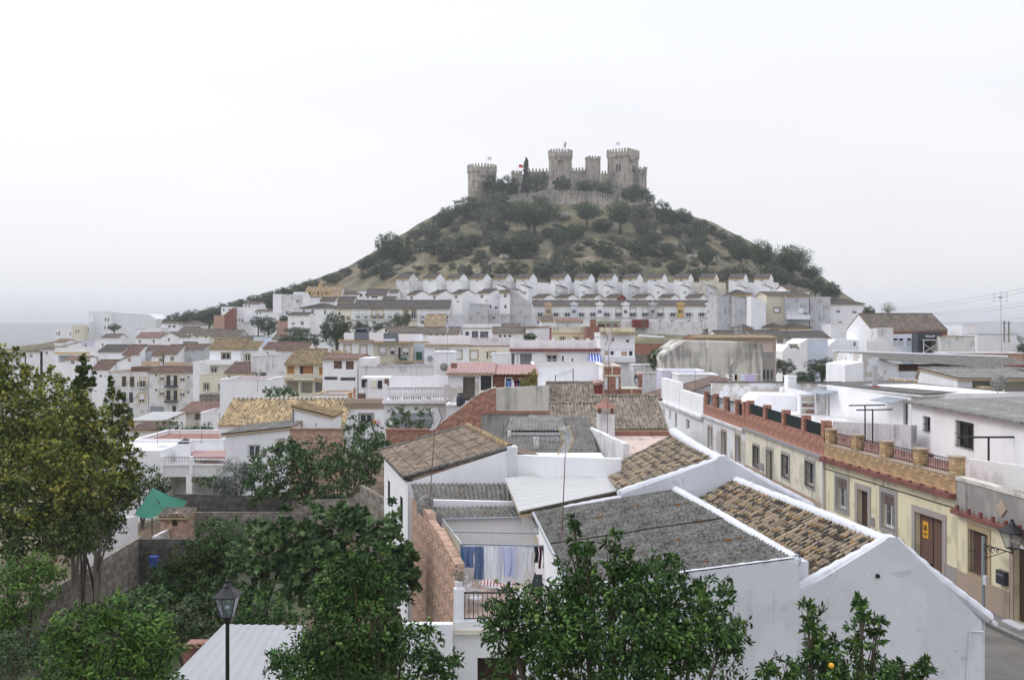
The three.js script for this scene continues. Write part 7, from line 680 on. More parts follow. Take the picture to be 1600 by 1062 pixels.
{ // washing on the line
  const d = 34.3, y0 = PY(853, d), cloth = (l, cat, px0, px1, py1, m, dz = 0, shape) => { const x0 = PX(px0, d), x1 = PX(px1, d), yb = PY(py1, d), w = x1 - x0, h = y0 - yb, g = new THREE.PlaneGeometry(w, h, 16, 10), p = g.attributes.position; for (let i = 0; i < p.count; i++) { const u = p.getX(i) / w + .5, v = .5 - p.getY(i) / h; let x = p.getX(i); if (shape === 'shirt') x *= v < .28 ? 1.25 - v * .4 : .82; if (shape === 'taper') x *= 1 - .3 * v; p.setX(i, x + .02 * Math.sin(v * 5 + px0)); p.setZ(i, .05 * Math.sin(u * 9 + px0) * (0.3 + v) + .03 * Math.sin(u * 23 + v * 3)); } g.computeVertexNormals(); const o = mk(cat === 'sheet' ? 'hanging_sheet' : 'hanging_garment', g, m); o.position.set((x0 + x1) / 2, (y0 + yb) / 2, -d + dz); tag(o, l, cat, 'washing in the patio'); };
  const Wm = mat(C(.78, .79, .82)), ln = thing('washing_line', 'thin washing line strung under the pergola', 'line', P(722, 853, d)); mk('cord', rod(V(0, 0, 0), V(PX(864, d) - PX(722, d), -.06, 0), .008, .008, 4), M.frame, ln);
  cloth('blue shirt at left end of the patio line', 'clothing', 724, 742, 886, mat(C(.12, .18, .34)), .05, 'shirt'); cloth('bright turquoise towel behind the blue shirt', 'towel', 719, 727, 880, mat(C(.05, .32, .5)), -.12); cloth('faded denim blue towel on the patio line', 'towel', 741, 756, 905, mat(C(.14, .21, .36), T.dirty), .02); cloth('white sheet beside the denim towel', 'sheet', 757, 779, 905, Wm, .0); cloth('large white sheet in the middle of the patio line', 'sheet', 778, 818, 912, Wm, -.15); cloth('pale blue shorts pegged before the white sheet', 'clothing', 784, 806, 899, mat(C(.52, .56, .74)), .14, 'taper'); cloth('white shirt right of the pale blue shorts', 'clothing', 818, 834, 890, Wm, .04, 'shirt'); cloth('small black garment on the patio line', 'clothing', 835, 841, 878, M.plastic, .1); cloth('dark brown garment at right end of the patio line', 'clothing', 847, 858, 886, mat(C(.09, .065, .05)), .1, 'taper'); cloth('maroon narrow cloth at right of patio line', 'clothing', 842, 846, 888, mat(C(.22, .03, .05)), .02);
  const t = thing('patio_table', 'round patio table with red striped cloth', 'table', V(PX(777, 35), .75, -35)); { const c2 = new THREE.CylinderGeometry(.62, .64, .05, 26); c2.translate(0, .73, 0); mk('tabletop', c2, M.shutter, t); const st = []; for (let i = -5; i <= 5; i++) { const x = i * .11, z = Math.sqrt(Math.max(0, .6 * .6 - x * x)); st.push(bx(x - .022, x + .022, .756, .762, -z, z)); } mk('cloth_stripe', st, mat(C(.5, .1, .08)), t); for (const [x, z] of [[-.3, -.3], [.3, -.3], [-.3, .3], [.3, .3]]) mk('leg', rod(V(x * 1.2, 0, z * 1.2), V(x, .71, z), .025), M.chairwhite, t); }
  const bw = thing('green_bowl', 'bright green bowl on the striped table', 'bowl', V(PX(779, 35), 1.513, -35)); mk('bowl', new THREE.LatheGeometry([[.05, 0], [.13, .03], [.17, .13], [.155, .13], [.12, .04], [0, .02]].map(p => new THREE.Vector2(...p)), 16), mat(C(.2, .5, .03)), bw);
  for (const [px, d2, l, ry] of [[729, 35.2, 'white plastic chair at left of the patio table', .6], [742, 34.2, 'white plastic chair behind the patio railing', 1.2]]) { const c = thing('plastic_chair', l, 'chair', V(PX(px, d2), .75, -d2), ry, 'patio chairs'); mk('seat', bx(-.22, .22, .42, .45, -.22, .22), M.chairwhite, c); mk('backrest', [bx(-.22, .22, .78, .86, -.24, -.21), ...[-.16, -.05, .06, .17].map(x => bx(x - .03, x + .02, .45, .8, -.235, -.21))], M.chairwhite, c); for (const [x, z] of [[-.2, -.2], [.2, -.2], [-.2, .2], [.2, .2]]) mk('leg', rod(V(x * 1.1, 0, z * 1.1), V(x, .42, z), .02), M.chairwhite, c); for (const x of [-.24, .24]) mk('armrest', bx(x - .02, x + .02, .62, .65, -.2, .2), M.chairwhite, c); }
  const ir = thing('ironing_frame', 'dark folded chair at right of the patio', 'chair', V(PX(832, 34.6), .75, -34.6)); mk('frame', [rod(V(-.2, 0, .1), V(.1, 1.15, -.1), .025), rod(V(.25, 0, .1), V(.55, 1.15, -.1), .025)], M.iron, ir); mk('fabric', slab(V(-.12, .45, .06), V(.36, .45, .06), V(.55, 1.1, -.08), V(.08, 1.1, -.08), .03), M.plastic, ir);
  const fp = thing('flower_pot', 'white pot with pale flowers on the patio pier', 'plant', V(-1.72, 1.8, -33.06)); mk('pot', (() => { const g = new THREE.CylinderGeometry(.14, .1, .22, 12); g.translate(0, .11, 0); return g; })(), M.shutter, fp); { reseed(5); const L = new Leaves(); crown(L, { c: V(0, .36, 0), rx: .22, ry: .2, n: 14, per: 12, size: .07, pal: PAL.grey, cr: .4 }); leafMesh('foliage', L, fp); } }
// ---------- shed with white corrugated roof at the bottom ----------
{ const r = wroot('shed', 'garden shed with white sheet roof, tiled edge and red wall', 'shed', V(-5.6, -3.6, -23)), a = P(283, 1062, 22), b = P(455, 1075, 21.2), c = P(478, 980, 25.5), d = P(350, 978, 26); const a2 = quadAt(a, b, c, d, -.1, -.3), b2 = quadAt(a, b, c, d, 1, -.3); wmk('roof_sheet', sheet(a2, b2, c.clone(), d.clone(), .3, .012, .05), M.shedroof, r); wmk('roof_board', slab(a2, b2, c.clone(), d.clone(), .08), M.shedroof, r); wmk('shed_body', bx(-6.2, -4.8, -3.6, 1.9, -25.2, -21.5), M.white, r); wmk('red_wall', bx(PX(286, 25.6), PX(345, 25.6), -3.6, PY(1010, 25.6), -26.2, -25.6), M.terracotta, r); for (let i = 0; i < 5; i++) { const p = P(293 + i * 11, 1008 - i * .8, 25.5), g = new THREE.CylinderGeometry(.1, .12, .5, 10, 1, true, -Math.PI / 2, Math.PI); g.rotateX(1.3); g.translate(p.x, p.y + .02, p.z); wmk('edge_tile', g, M.tn, r); } }
// ---------- garden walls, tarp, hut ----------
const seg = (name, label, A, B2, y0, y1a, y1b, m, th = .2, cat = 'wall') => { const r = wroot(name, label, cat, V(A.x, y0, A.z)), L = lenXZ(A, B2); wmk('wall_panel', vwall(A, B2, [[0, y0], [L, y0], [L, y1b], [0, y1a]], th), m, r); return r; };
seg('garden_wall', 'long concrete block wall on the left of the garden', V(-19.7, 0, -32), V(-19.7, 0, -54.5), -3.6, -1.15, -.9, M.block); seg('garden_wall', 'dark block wall across the back of the garden', P(215, 0, 54), P(302, 0, 54), -3.6, -.95, -.95, M.darkblock); seg('garden_wall', 'sloping pale plaster wall behind the dark garden wall', P(243, 0, 55), P(290, 0, 61), -3.4, -1.0, -1.3, M.peel); seg('garden_wall', 'stained block wall behind the fig bushes', P(288, 0, 61), P(600, 0, 60), -3.4, -.8, -.6, M.block); seg('garden_wall', 'brown stone wall under the olive bush', P(270, 0, 66), P(480, 0, 64), -3.2, -.5, -.4, M.darkblock);
seg('garden_wall', 'brick and block wall beside the slit window house', P(562, 0, 56), P(600, 0, 52), -3.4, 1.6, 1.5, M.block); seg('garden_wall', 'pale concrete panel fence behind the figs', P(455, 0, 61.5), P(562, 0, 58), -3.2, -.2, .55, M.block); seg('garden_wall', 'white wall left of garden path behind plane trunks', P(120, 0, 58), P(215, 0, 60), -3.5, -1.1, -.8, M.white2);
{ const q = H('brick_hut', 'tiny brick hut with board roof in the garden', { x: [250, 290], t: 807, d: 57.5, dep: 1.6, wall: 'brickT', cat: 'hut', win: [[268, 802, 277, 822, hole]], roof: { k: 'mono', h: .2, m: 'gb', ov: .2 } }); }
{ const A = P(237, 762, 61), Lq = P(209, 803, 60), Mq = P(256, 799, 59.4), Rq = P(293, 783, 60), Bk = P(222, 792, 64), Bk2 = P(262, 786, 64), r = wroot('green_tarp', 'green tarpaulin tent in the back garden', 'tarp', V(A.x, -3, A.z)); const tri = (a, b, c, n = 8) => { const pos = [], ix = []; for (let i = 0; i <= n; i++) for (let j = 0; j <= n - i; j++) { const u = i / n, v = j / n, w = 1 - u - v, p = V().addScaledVector(a, w).addScaledVector(b, u).addScaledVector(c, v); p.y -= 1.1 * u * v * 1.2 + .35 * w * (u + v) * .6; p.x += .05 * Math.sin(u * 14 + v * 9); pos.push(p.x, p.y, p.z); } const id = (i, j) => i * (n + 1) - i * (i - 1) / 2 + j; for (let i = 0; i < n; i++) for (let j = 0; j < n - i; j++) { ix.push(id(i, j), id(i + 1, j), id(i, j + 1)); if (j < n - i - 1) ix.push(id(i + 1, j), id(i + 1, j + 1), id(i, j + 1)); } const g = new THREE.BufferGeometry(); g.setAttribute('position', new THREE.Float32BufferAttribute(pos, 3)); g.setIndex(ix); g.computeVertexNormals(); return g; }; wmk('canopy', [tri(A, Lq, Mq), tri(A, Mq, Rq), tri(A, Lq, Bk), tri(A, Rq, Bk2)], mat(C(.02, .155, .10), null, { roughness: .8 }), r); for (const p of [Lq, Mq, Rq, A]) wmk('pole', rod(V(p.x, -3.2, p.z), V(p.x, p.y, p.z), .03), M.rust, r); }
{ const g = thing('blue_crate', 'blue plastic crate against the dark garden wall', 'crate', P(239.5, 886, 53)), w = .19; mk('body', [bx(-w, w, 0, .55, -.2, .15), bx(-w - .02, w + .02, .5, .56, -.22, .17)], mat(C(.03, .06, .25)), g); }
// ---------- near trees ----------
// crowns: [px, py centre, w px, h px, weight]; leaf area decides how many leaves fill them
function bigTree(name, label, o) {
  const { d, px, pal, kind = 'ovate', size, asp = .5, crowns, lai = 5, droop = .25, per = 18, cr = .22, fill = .36, barkm = M.bark, limbs = 1, cat = 'tree' } = o; reseed(o.seed); const bx0 = PX(px, d), gy = G(bx0, -d) - .1, root = thing(name, label, cat, V(bx0, gy, -d), 0, o.group), L = new Leaves(), s = d / F;
  const wood = []; let topY = 0; crowns.forEach(([cx, cy, w, h, dz = 0, pl2], i) => { const c = V(PX(cx, d) - bx0, PY(cy, d) - gy, dz), rx = w * s / 2, ry = h * s / 2, rz = Math.min(rx * 1.1, Math.max(rx * .8, .3)), area = Math.PI * rx * ry, n = Math.max(4, Math.round(area * lai / (size * size * asp * .62) / per)); crown(L, { c, rx, ry, rz, n, per, size, pal: PAL[pl2 || pal], kind, asp, cr: Math.min(cr, .5 * 1 / Math.max(.4, Math.min(rx, ry))) * (o.crk || 1), fill, droop });
    const k = V(rr(-.15, .15), Math.max(.5, c.y * .35), rr(-.15, .15)), mid = V(lerp(k.x, c.x, .5) + rr(-.2, .2), lerp(k.y, c.y, .55), lerp(k.z, c.z, .5)); const r0 = o.tr || .11; if (limbs) { wood.push([k, mid, r0 * .7, r0 * .45], [mid, V(c.x, c.y + ry * .35, c.z), r0 * .45, r0 * .12]); for (let q = 0; q < 2; q++) { const e = rdir(); wood.push([V().copy(mid).lerp(c, rr(0, .7)), V(c.x + e.x * rx * .75, c.y + e.y * ry * .7, c.z + e.z * rz * .7), r0 * .16, r0 * .05]); } } if (i === 0) wood.push([V(0, -.2, 0), k, r0, r0 * .75]); else wood.push([V(0, .3, 0), k, r0 * .7, r0 * .7]); });
  leafMesh('crown', L, root); woodMesh(wood, root, barkm); return root;
}
const fruit = (root, list, d, m, r = .036) => list.forEach(([px, py, dz]) => { const g = new THREE.SphereGeometry(r, 10, 8); g.translate(PX(px, d) - root.position.x, PY(py, d) - root.position.y, dz); mk('fruit', g, m, root); });
const gF = mat(C(.10, .17, .03), null, { roughness: .5 }), oF = mat(C(.75, .38, .02), null, { roughness: .5 });
// plane trees at the left
bigTree('plane_tree', 'tall yellowing plane tree at the left picture edge', { seed: 11, d: 40, px: 20, pal: 'plane', kind: 'lobed', size: .145, asp: .95, lai: 2.5, crowns: [[20, 650, 140, 200], [-30, 720, 170, 240, -.5], [62, 720, 140, 220, .5], [18, 585, 64, 100], [40, 810, 190, 130, .3, 'planeG'], [-10, 570, 60, 70], [90, 830, 130, 90, .4, 'planeG']], tr: .1, barkm: M.barkL, group: 'plane trees at left' });
bigTree('plane_tree', 'yellow green plane tree with pale trunk right of the edge tree', { seed: 12, d: 42, px: 116, pal: 'plane', kind: 'lobed', size: .145, asp: .95, lai: 2.5, crowns: [[95, 690, 120, 190], [130, 760, 140, 170, .6], [76, 625, 64, 110], [150, 690, 80, 140, -.5], [110, 650, 70, 90], [120, 815, 120, 90, .3, 'planeG']], tr: .1, barkm: M.barkL, group: 'plane trees at left' });
bigTree('plane_tree', 'narrow dark green tree spire among the plane trees', { seed: 13, d: 45, px: 128, pal: 'planeG', kind: 'lobed', size: .14, asp: .95, lai: 4, crowns: [[130, 625, 40, 130], [128, 690, 64, 130], [134, 586, 26, 62], [131, 572, 14, 36], [126, 610, 34, 60]], tr: .07, group: 'plane trees at left' });
bigTree('plane_tree', 'rightmost plane tree with green top and yellow sides', { seed: 14, d: 44, px: 150, pal: 'plane', kind: 'lobed', size: .14, asp: .95, lai: 2.6, crowns: [[178, 645, 42, 110, 0, 'planeG'], [185, 705, 66, 130], [160, 765, 100, 150, 0, 'planeG'], [200, 660, 30, 70], [204, 745, 40, 70], [179, 612, 24, 56, 0, 'planeG'], [177, 600, 14, 30, 0, 'planeG']], tr: .08, barkm: M.barkL, group: 'plane trees at left' });
bigTree('dark_tree', 'dark leafy tree below the plane trees by the block wall', { seed: 15, d: 47, px: 148, pal: 'planeG', size: .15, asp: .6, lai: 4, crowns: [[145, 800, 90, 110], [120, 840, 70, 60], [165, 830, 40, 60]], tr: .1 });
bigTree('garden_bush', 'bright green leafy bush at lower left edge', { seed: 16, d: 30, px: 20, pal: 'lemon', size: .12, asp: .5, lai: 4, crowns: [[20, 920, 130, 110], [60, 890, 70, 60], [-10, 980, 120, 90]], cat: 'bush' });
bigTree('garden_bush', 'dark low shrub at bottom left corner', { seed: 17, d: 26, px: 20, pal: 'oak', size: .1, asp: .5, lai: 4, crowns: [[30, 1020, 140, 70], [90, 1000, 60, 50]], cat: 'bush' });
{ const t = bigTree('lemon_tree', 'bright green citrus tree left of the near street lamp', { seed: 18, d: 18.5, px: 185, pal: 'lemon', size: .105, asp: .5, lai: 4.2, crk: 1.3, crowns: [[180, 1010, 190, 130], [130, 985, 90, 90, .3], [235, 1010, 100, 90], [175, 950, 60, 50], [160, 1070, 260, 110]] }); }
{ const t = bigTree('orange_tree', 'orange tree in front of the brick side wall', { seed: 19, d: 17.5, px: 560, pal: 'orange', size: .1, asp: .48, lai: 4.6, crk: 1.3, crowns: [[555, 985, 150, 150], [520, 930, 90, 110, -.2], [590, 910, 70, 80], [480, 1020, 110, 100, .2], [635, 1000, 120, 70], [690, 1030, 70, 50, .2], [555, 880, 40, 60], [560, 1060, 300, 90], [600, 870, 30, 50]] }); reseed(190); fruit(t, Array.from({ length: 16 }, () => [rr(480, 690), rr(930, 1055), rr(.3, .7)]), 17.5, gF); }
{ const t = bigTree('orange_tree', 'large orange tree before the grey roofed house with green fruit', { seed: 20, d: 15.5, px: 965, pal: 'orange', size: .098, asp: .48, lai: 5.2, crk: 1.35, crowns: [[960, 990, 300, 150], [860, 970, 150, 130, .2], [1070, 980, 170, 110, .1], [1010, 915, 130, 90], [905, 915, 90, 90], [1100, 915, 110, 44, .2], [790, 975, 80, 80, .3], [1140, 995, 80, 60], [897, 835, 26, 74], [915, 868, 28, 60, .1], [962, 868, 44, 76], [985, 900, 50, 60], [1050, 888, 36, 46], [960, 1060, 420, 90], [785, 940, 50, 50, .3]] }); reseed(200); fruit(t, Array.from({ length: 34 }, () => [rr(830, 1130), rr(930, 1050), rr(.45, .85)]), 15.5, gF); }
{ const t = bigTree('orange_tree', 'small orange tree with one ripe fruit before the gable wall', { seed: 21, d: 15.5, px: 1320, pal: 'orange', size: .098, asp: .48, lai: 4.4, crk: 1.3, crowns: [[1320, 1045, 170, 70], [1272, 985, 40, 80], [1262, 955, 24, 40], [1350, 985, 46, 90], [1346, 945, 22, 50], [1375, 980, 28, 50], [1290, 1020, 70, 60], [1415, 1045, 110, 40], [1450, 1035, 44, 22], [1215, 1050, 70, 36], [1330, 1075, 280, 60]] }); fruit(t, [[1288, 1028, .35]], 15.5, oF, .045); reseed(210); fruit(t, [[1350, 965, .2], [1343, 1000, .3], [1268, 975, .2]], 15.5, gF); }
// fig shrubs in the garden
[['left', 22, 410, [[405, 860, 90, 90], [450, 830, 90, 70], [390, 910, 100, 70]]], ['middle', 23, 500, [[500, 845, 120, 100], [480, 810, 60, 50], [540, 815, 70, 60], [500, 900, 170, 90], [455, 860, 70, 70]]], ['right', 24, 600, [[590, 860, 100, 110], [612, 815, 50, 60], [560, 820, 60, 60], [625, 890, 60, 110], [590, 920, 120, 80], [640, 880, 26, 70]]]].forEach(([w, s, px, c]) => bigTree('fig_shrub', `${w} dense fig shrub in the walled garden`, { seed: s, d: 38, px, pal: 'fig', kind: 'lobed', size: .24, asp: .8, lai: 5, crowns: c, droop: .1, cat: 'shrub', group: 'fig shrubs in the garden' }));
[[330, 905, 90, 80, 25, 'leafy garden bush left of the fig shrubs', 'fig'], [265, 905, 70, 60, 26, 'low lime green bush by the garden path', 'orange'], [225, 935, 80, 46, 27, 'low bean plants on the garden soil', 'fig'], [300, 960, 120, 60, 28, 'dark green shrub behind the near street lamp', 'oak'], [400, 955, 120, 60, 29, 'shrub with small yellow fruit behind the white shed', 'orange'], [345, 835, 100, 60, 41, 'dense dark shrub against the stained garden wall', 'fig'], [300, 872, 70, 50, 42, 'mid green shrub beside the blue crate', 'planeG'], [340, 870, 50, 60, 40, 'thin upright shrub by the dark garden wall', 'planeG']].forEach(([x, y, w, h, s, l, pal]) => bigTree('garden_bush', l, { seed: s, d: y > 930 ? 33 : 43, px: x, pal, size: .14, asp: .55, lai: 4, crowns: [[x, y, w, h], [x + w * .25, y + h * .3, w * .8, h * .8], [x - w * .25, y + h * .35, w * .7, h * .7]], cat: 'bush' }));
// trees further back
bigTree('shade_tree', 'broad dark green tree before the low grey roofed house', { seed: 30, d: 62, px: 480, pal: 'fig', size: .24, asp: .6, lai: 4, crowns: [[440, 735, 110, 80], [490, 720, 90, 70], [410, 765, 70, 50], [500, 770, 100, 50], [450, 700, 50, 30]], tr: .16 });
bigTree('shade_tree', 'tall leaning tree beside the brown panelled roof', { seed: 31, d: 60, px: 545, pal: 'fig', size: .24, asp: .6, lai: 3.4, crowns: [[565, 700, 80, 90], [545, 740, 90, 60], [555, 665, 30, 30], [590, 710, 44, 60], [530, 710, 40, 50]], tr: .12, barkm: M.barkL });
bigTree('olive_tree', 'grey olive bush below the red awning terrace', { seed: 32, d: 66, px: 368, pal: 'grey', size: .14, asp: .3, lai: 3, kind: 'rhomb', crowns: [[365, 750, 60, 64], [385, 745, 30, 50], [350, 765, 40, 40]], droop: -.4 });
bigTree('dark_tree', 'round dark tree behind the green tarpaulin', { seed: 33, d: 70, px: 222, pal: 'planeG', size: .2, asp: .6, lai: 4, crowns: [[220, 755, 80, 60], [245, 770, 40, 40], [195, 775, 50, 40]] });
bigTree('climbing_plant', 'leafy vine on the terrace wall of the flat white house', { seed: 34, d: 76, px: 325, pal: 'fig', size: .2, asp: .6, lai: 3, crowns: [[325, 752, 50, 20], [345, 758, 30, 24]], cat: 'plant', limbs: 0 });
bigTree('potted_greenery', 'row of leafy plants on the brick planter terrace', { seed: 35, d: 73, px: 640, pal: 'fig', size: .22, asp: .4, lai: 2.6, crowns: [[622, 648, 30, 30], [612, 662, 24, 22], [645, 660, 40, 26], [662, 652, 34, 36], [632, 640, 16, 20]], cat: 'plant', limbs: 0 });
bigTree('yellow_shrub', 'yellow green shrub behind the plastered party wall', { seed: 36, d: 72, px: 826, pal: 'yellowg', size: .12, asp: .3, lai: 2.6, kind: 'rhomb', crowns: [[826, 596, 30, 34], [832, 585, 16, 24], [820, 602, 26, 16]], cat: 'shrub' });
[[265, 670, 44, 34, 112, 37, 'left green tree behind the flat white house'], [310, 672, 44, 32, 112, 38, 'right green tree behind the flat white house'], [438, 612, 52, 26, 108, 39, 'low fig tree in front of the loggia house']].forEach(([x, y, w, h, d, s, l]) => bigTree('town_tree', l, { seed: s, d, px: x, pal: 'fig', size: .3, asp: .6, lai: 3.4, crowns: [[x, y, w, h], [x + w * .25, y + h * .15, w * .6, h * .8], [x - w * .3, y + h * .2, w * .5, h * .6]] }));
for (const [k, x, y, w, h, d, l] of [['oak_c', 526, 514, 50, 52, 205, 'big round tree left of the dark roofed balcony row'], ['olive_a', 565, 512, 28, 24, 204, 'grey olive tree before the balcony row'], ['oak_b', 598, 513, 34, 22, 203, 'dark bush before the balcony row'], ['olive_b', 626, 504, 32, 34, 203, 'light green tree before the balcony row'], ['oak_a', 470, 532, 60, 32, 196, 'spreading fig like tree behind the red brown roofs'], ['oak_b', 403, 502, 24, 18, 262, 'small green tree right of the brick block'], ['oak_a', 419, 508, 28, 30, 255, 'forked tree before the small brick shed'], ['oak_c', 443, 498, 14, 12, 268, 'tiny bush beside the tall white house'], ['oak_a', 828, 526, 22, 14, 160, 'bush before the brown roofed chimney house'], ['oak_b', 1027, 560, 30, 38, 114, 'dark round tree left of the concrete wall'], ['scrub', 1110, 520, 30, 24, 215, 'bushes at the corner of the vacant lot'], ['olive_a', 1225, 572, 34, 26, 138, 'pale green bush below the white stepped annex'], ['oak_b', 1285, 575, 50, 34, 122, 'dark tree in the yard behind the peeling wall'], ['olive_b', 1322, 570, 44, 36, 118, 'green tree left of the old white shed'], ['oak_c', 1255, 590, 40, 22, 112, 'low dark bush behind the small chimney block'], ['bare', 1388, 484, 28, 30, 165, 'thin sparse tree behind the brown tiled hall'], ['oak_a', 1358, 488, 18, 22, 168, 'dark tree behind the left gable of the tiled hall'], ['palm', 1588, 536, 36, 40, 150, 'palm at the right picture edge'], ['oak_b', 1600, 545, 20, 20, 146, 'bush under the palm at the right edge'], ['oak_a', 178, 511, 18, 12, 372, 'small tree beside the huge plain building']]) { const g = plant(k, x, y, w, h, d, l, 'x', 'tree', 'trees between the houses'); planted.pop(); g.userData.label = l; }
for (const [a, x, y, w, l] of [[0, 465, 525, 34, 'clipped hedge on the low white wall']]) { const g = plant('oak_b', x, 516, 40, 12, 226, l, 'x', 'hedge', 'trees between the houses'); planted.pop(); g.userData.label = l; g.name = uniq('hedge'); }
// labels of the hill trees: kind, zone and place in the row
{ const by = new Map(); for (const p of planted) { const k = p.what + '|' + p.zone; if (!by.has(k)) by.set(k, []); by.get(k).push(p); }
  const ord = n => n + (n % 10 === 1 && n !== 11 ? 'st' : n % 10 === 2 && n !== 12 ? 'nd' : n % 10 === 3 && n !== 13 ? 'rd' : 'th'); for (const [k, l] of by) { l.sort((a, b) => a.px - b.px); l.forEach((p, i) => p.g.userData.label = l.length === 1 ? `only ${p.what} ${p.zone}` : `${p.what} ${p.zone}, ${ord(i + 1)} from left`); } }
// ---------- lamps, sign, aerials ----------
const mk0 = (n, gs, m, p, ox) => mk(n, (Array.isArray(gs) ? gs : [gs]).map(g => { g.translate(ox, 0, 0); return g; }), m, p);
function lantern(parent, y, s, ox = 0) { const mk = (n, gs, m, p) => mk0(n, gs, m, p, p === parent ? ox : ox);  const k = s, pane = new THREE.MeshPhysicalMaterial({ color: C(.9, .92, .95), transmission: 1, roughness: .12, thickness: 0 }); const fr = []; const w0 = .12 * k, w1 = .22 * k, h = .42 * k; for (const [a, b] of [[-1, -1], [1, -1], [1, 1], [-1, 1]]) fr.push(rod(V(a * w0, y, b * w0), V(a * w1, y + h, b * w1), .012 * k, .012 * k, 4)); fr.push(bx(-w0, w0, y - .03 * k, y, -w0, w0), bx(-w1 * 1.06, w1 * 1.06, y + h, y + h + .03 * k, -w1 * 1.06, w1 * 1.06)); const head = mk('lantern_frame', fr, M.iron, parent); const hood = new THREE.CylinderGeometry(.1 * k, .38 * k, .2 * k, 4); hood.rotateY(Math.PI / 4); hood.translate(0, y + h + .13 * k, 0); const cap = new THREE.CylinderGeometry(.05 * k, .1 * k, .07 * k, 8); cap.translate(0, y + h + .27 * k, 0); const kn = new THREE.SphereGeometry(.05 * k, 8, 6); kn.translate(0, y + h + .34 * k, 0); mk('hood', [hood, cap, kn], M.iron, parent); for (let i = 0; i < 4; i++) { const a = i * Math.PI / 2, g = slab(V(-w0, y, w0), V(w0, y, w0), V(w1, y + h, w1), V(-w1, y + h, w1), .006); g.rotateY(a); mk('glass_pane', g, pane, head); } const b = new THREE.SphereGeometry(.05 * k, 10, 8); b.translate(0, y + h * .45, 0); mk('bulb', b, M.shutter, head); }
{ const d = 19, l = thing('street_lamp', 'black lantern on a post at lower left', 'street lamp', V(PX(355, d), -4, -d)), y = PY(962, d) + 4; mk('post', [rod(V(0, 0, 0), V(0, y, 0), .045, .035, 10), rod(V(0, y - .12, 0), V(0, y - .04, 0), .06, .06, 8)], M.iron, l); lantern(l, y, .84); }
{ const d = 34.2, l = thing('street_lamp', 'black lantern on scroll bracket and post at the right', 'street lamp', V(PX(1537, d), .4, -d), -1.32), y = PY(838, d) - .4, ax = 1.34; mk('post', [rod(V(0, 0, 0), V(0, y, 0), .06, .05, 10)], M.steel, l); const sc = [bx(0, ax, y - .28, y - .245, -.015, .015)]; for (const [cx, cy, r] of [[.2, y - .42, .11], [.45, y - .37, .08], [.68, y - .34, .05]]) { const t = new THREE.TorusGeometry(r, .016, 5, 18, 5); t.translate(cx, cy, 0); sc.push(t); } sc.push(rod(V(0, y - .75, 0), V(ax * .8, y - .28, 0), .014)); sc.push(rod(V(ax, y - .3, 0), V(ax, y - .1, 0), .025)); mk('scroll_bracket', sc, M.iron, l); lantern(l, y - .1, 1.15, ax); mk('fuse_box', bx(.05, .2, 1.25, 1.55, -.06, .06), M.pvc, l); }
for (const [px, py, d, lb] of [[994.5, 590, 98, 'small lantern on the brick house pier'], [986, 633, 92, 'small lantern hanging at the brick house corner']]) { const l = thing('wall_lantern', lb, 'street lamp', P(px, py + 8, d)); mk('arm', [rod(V(-.1, -.3, 0), V(.45, -.3, 0), .03), rod(V(0, -.3, 0), V(0, 0, 0), .03)], M.iron, l); lantern(l, .0, 1.1); }
{ const d = 94, s = thing('no_entry_sign', 'round red no entry sign with white bar', 'sign', V(PX(1003.5, d), PY(632, d) - 2.4, -d)), c = new THREE.CylinderGeometry(.31, .31, .03, 28); c.rotateX(Math.PI / 2); c.translate(0, 2.4, .03); mk('disc', c, mat(C(.55, .02, .02)), s); mk('white_bar', bx(-.22, .22, 2.34, 2.46, .046, .055), M.shutter, s); mk('pole', rod(V(0, -.2, 0), V(0, 2.7, 0), .03), M.zinc, s); }
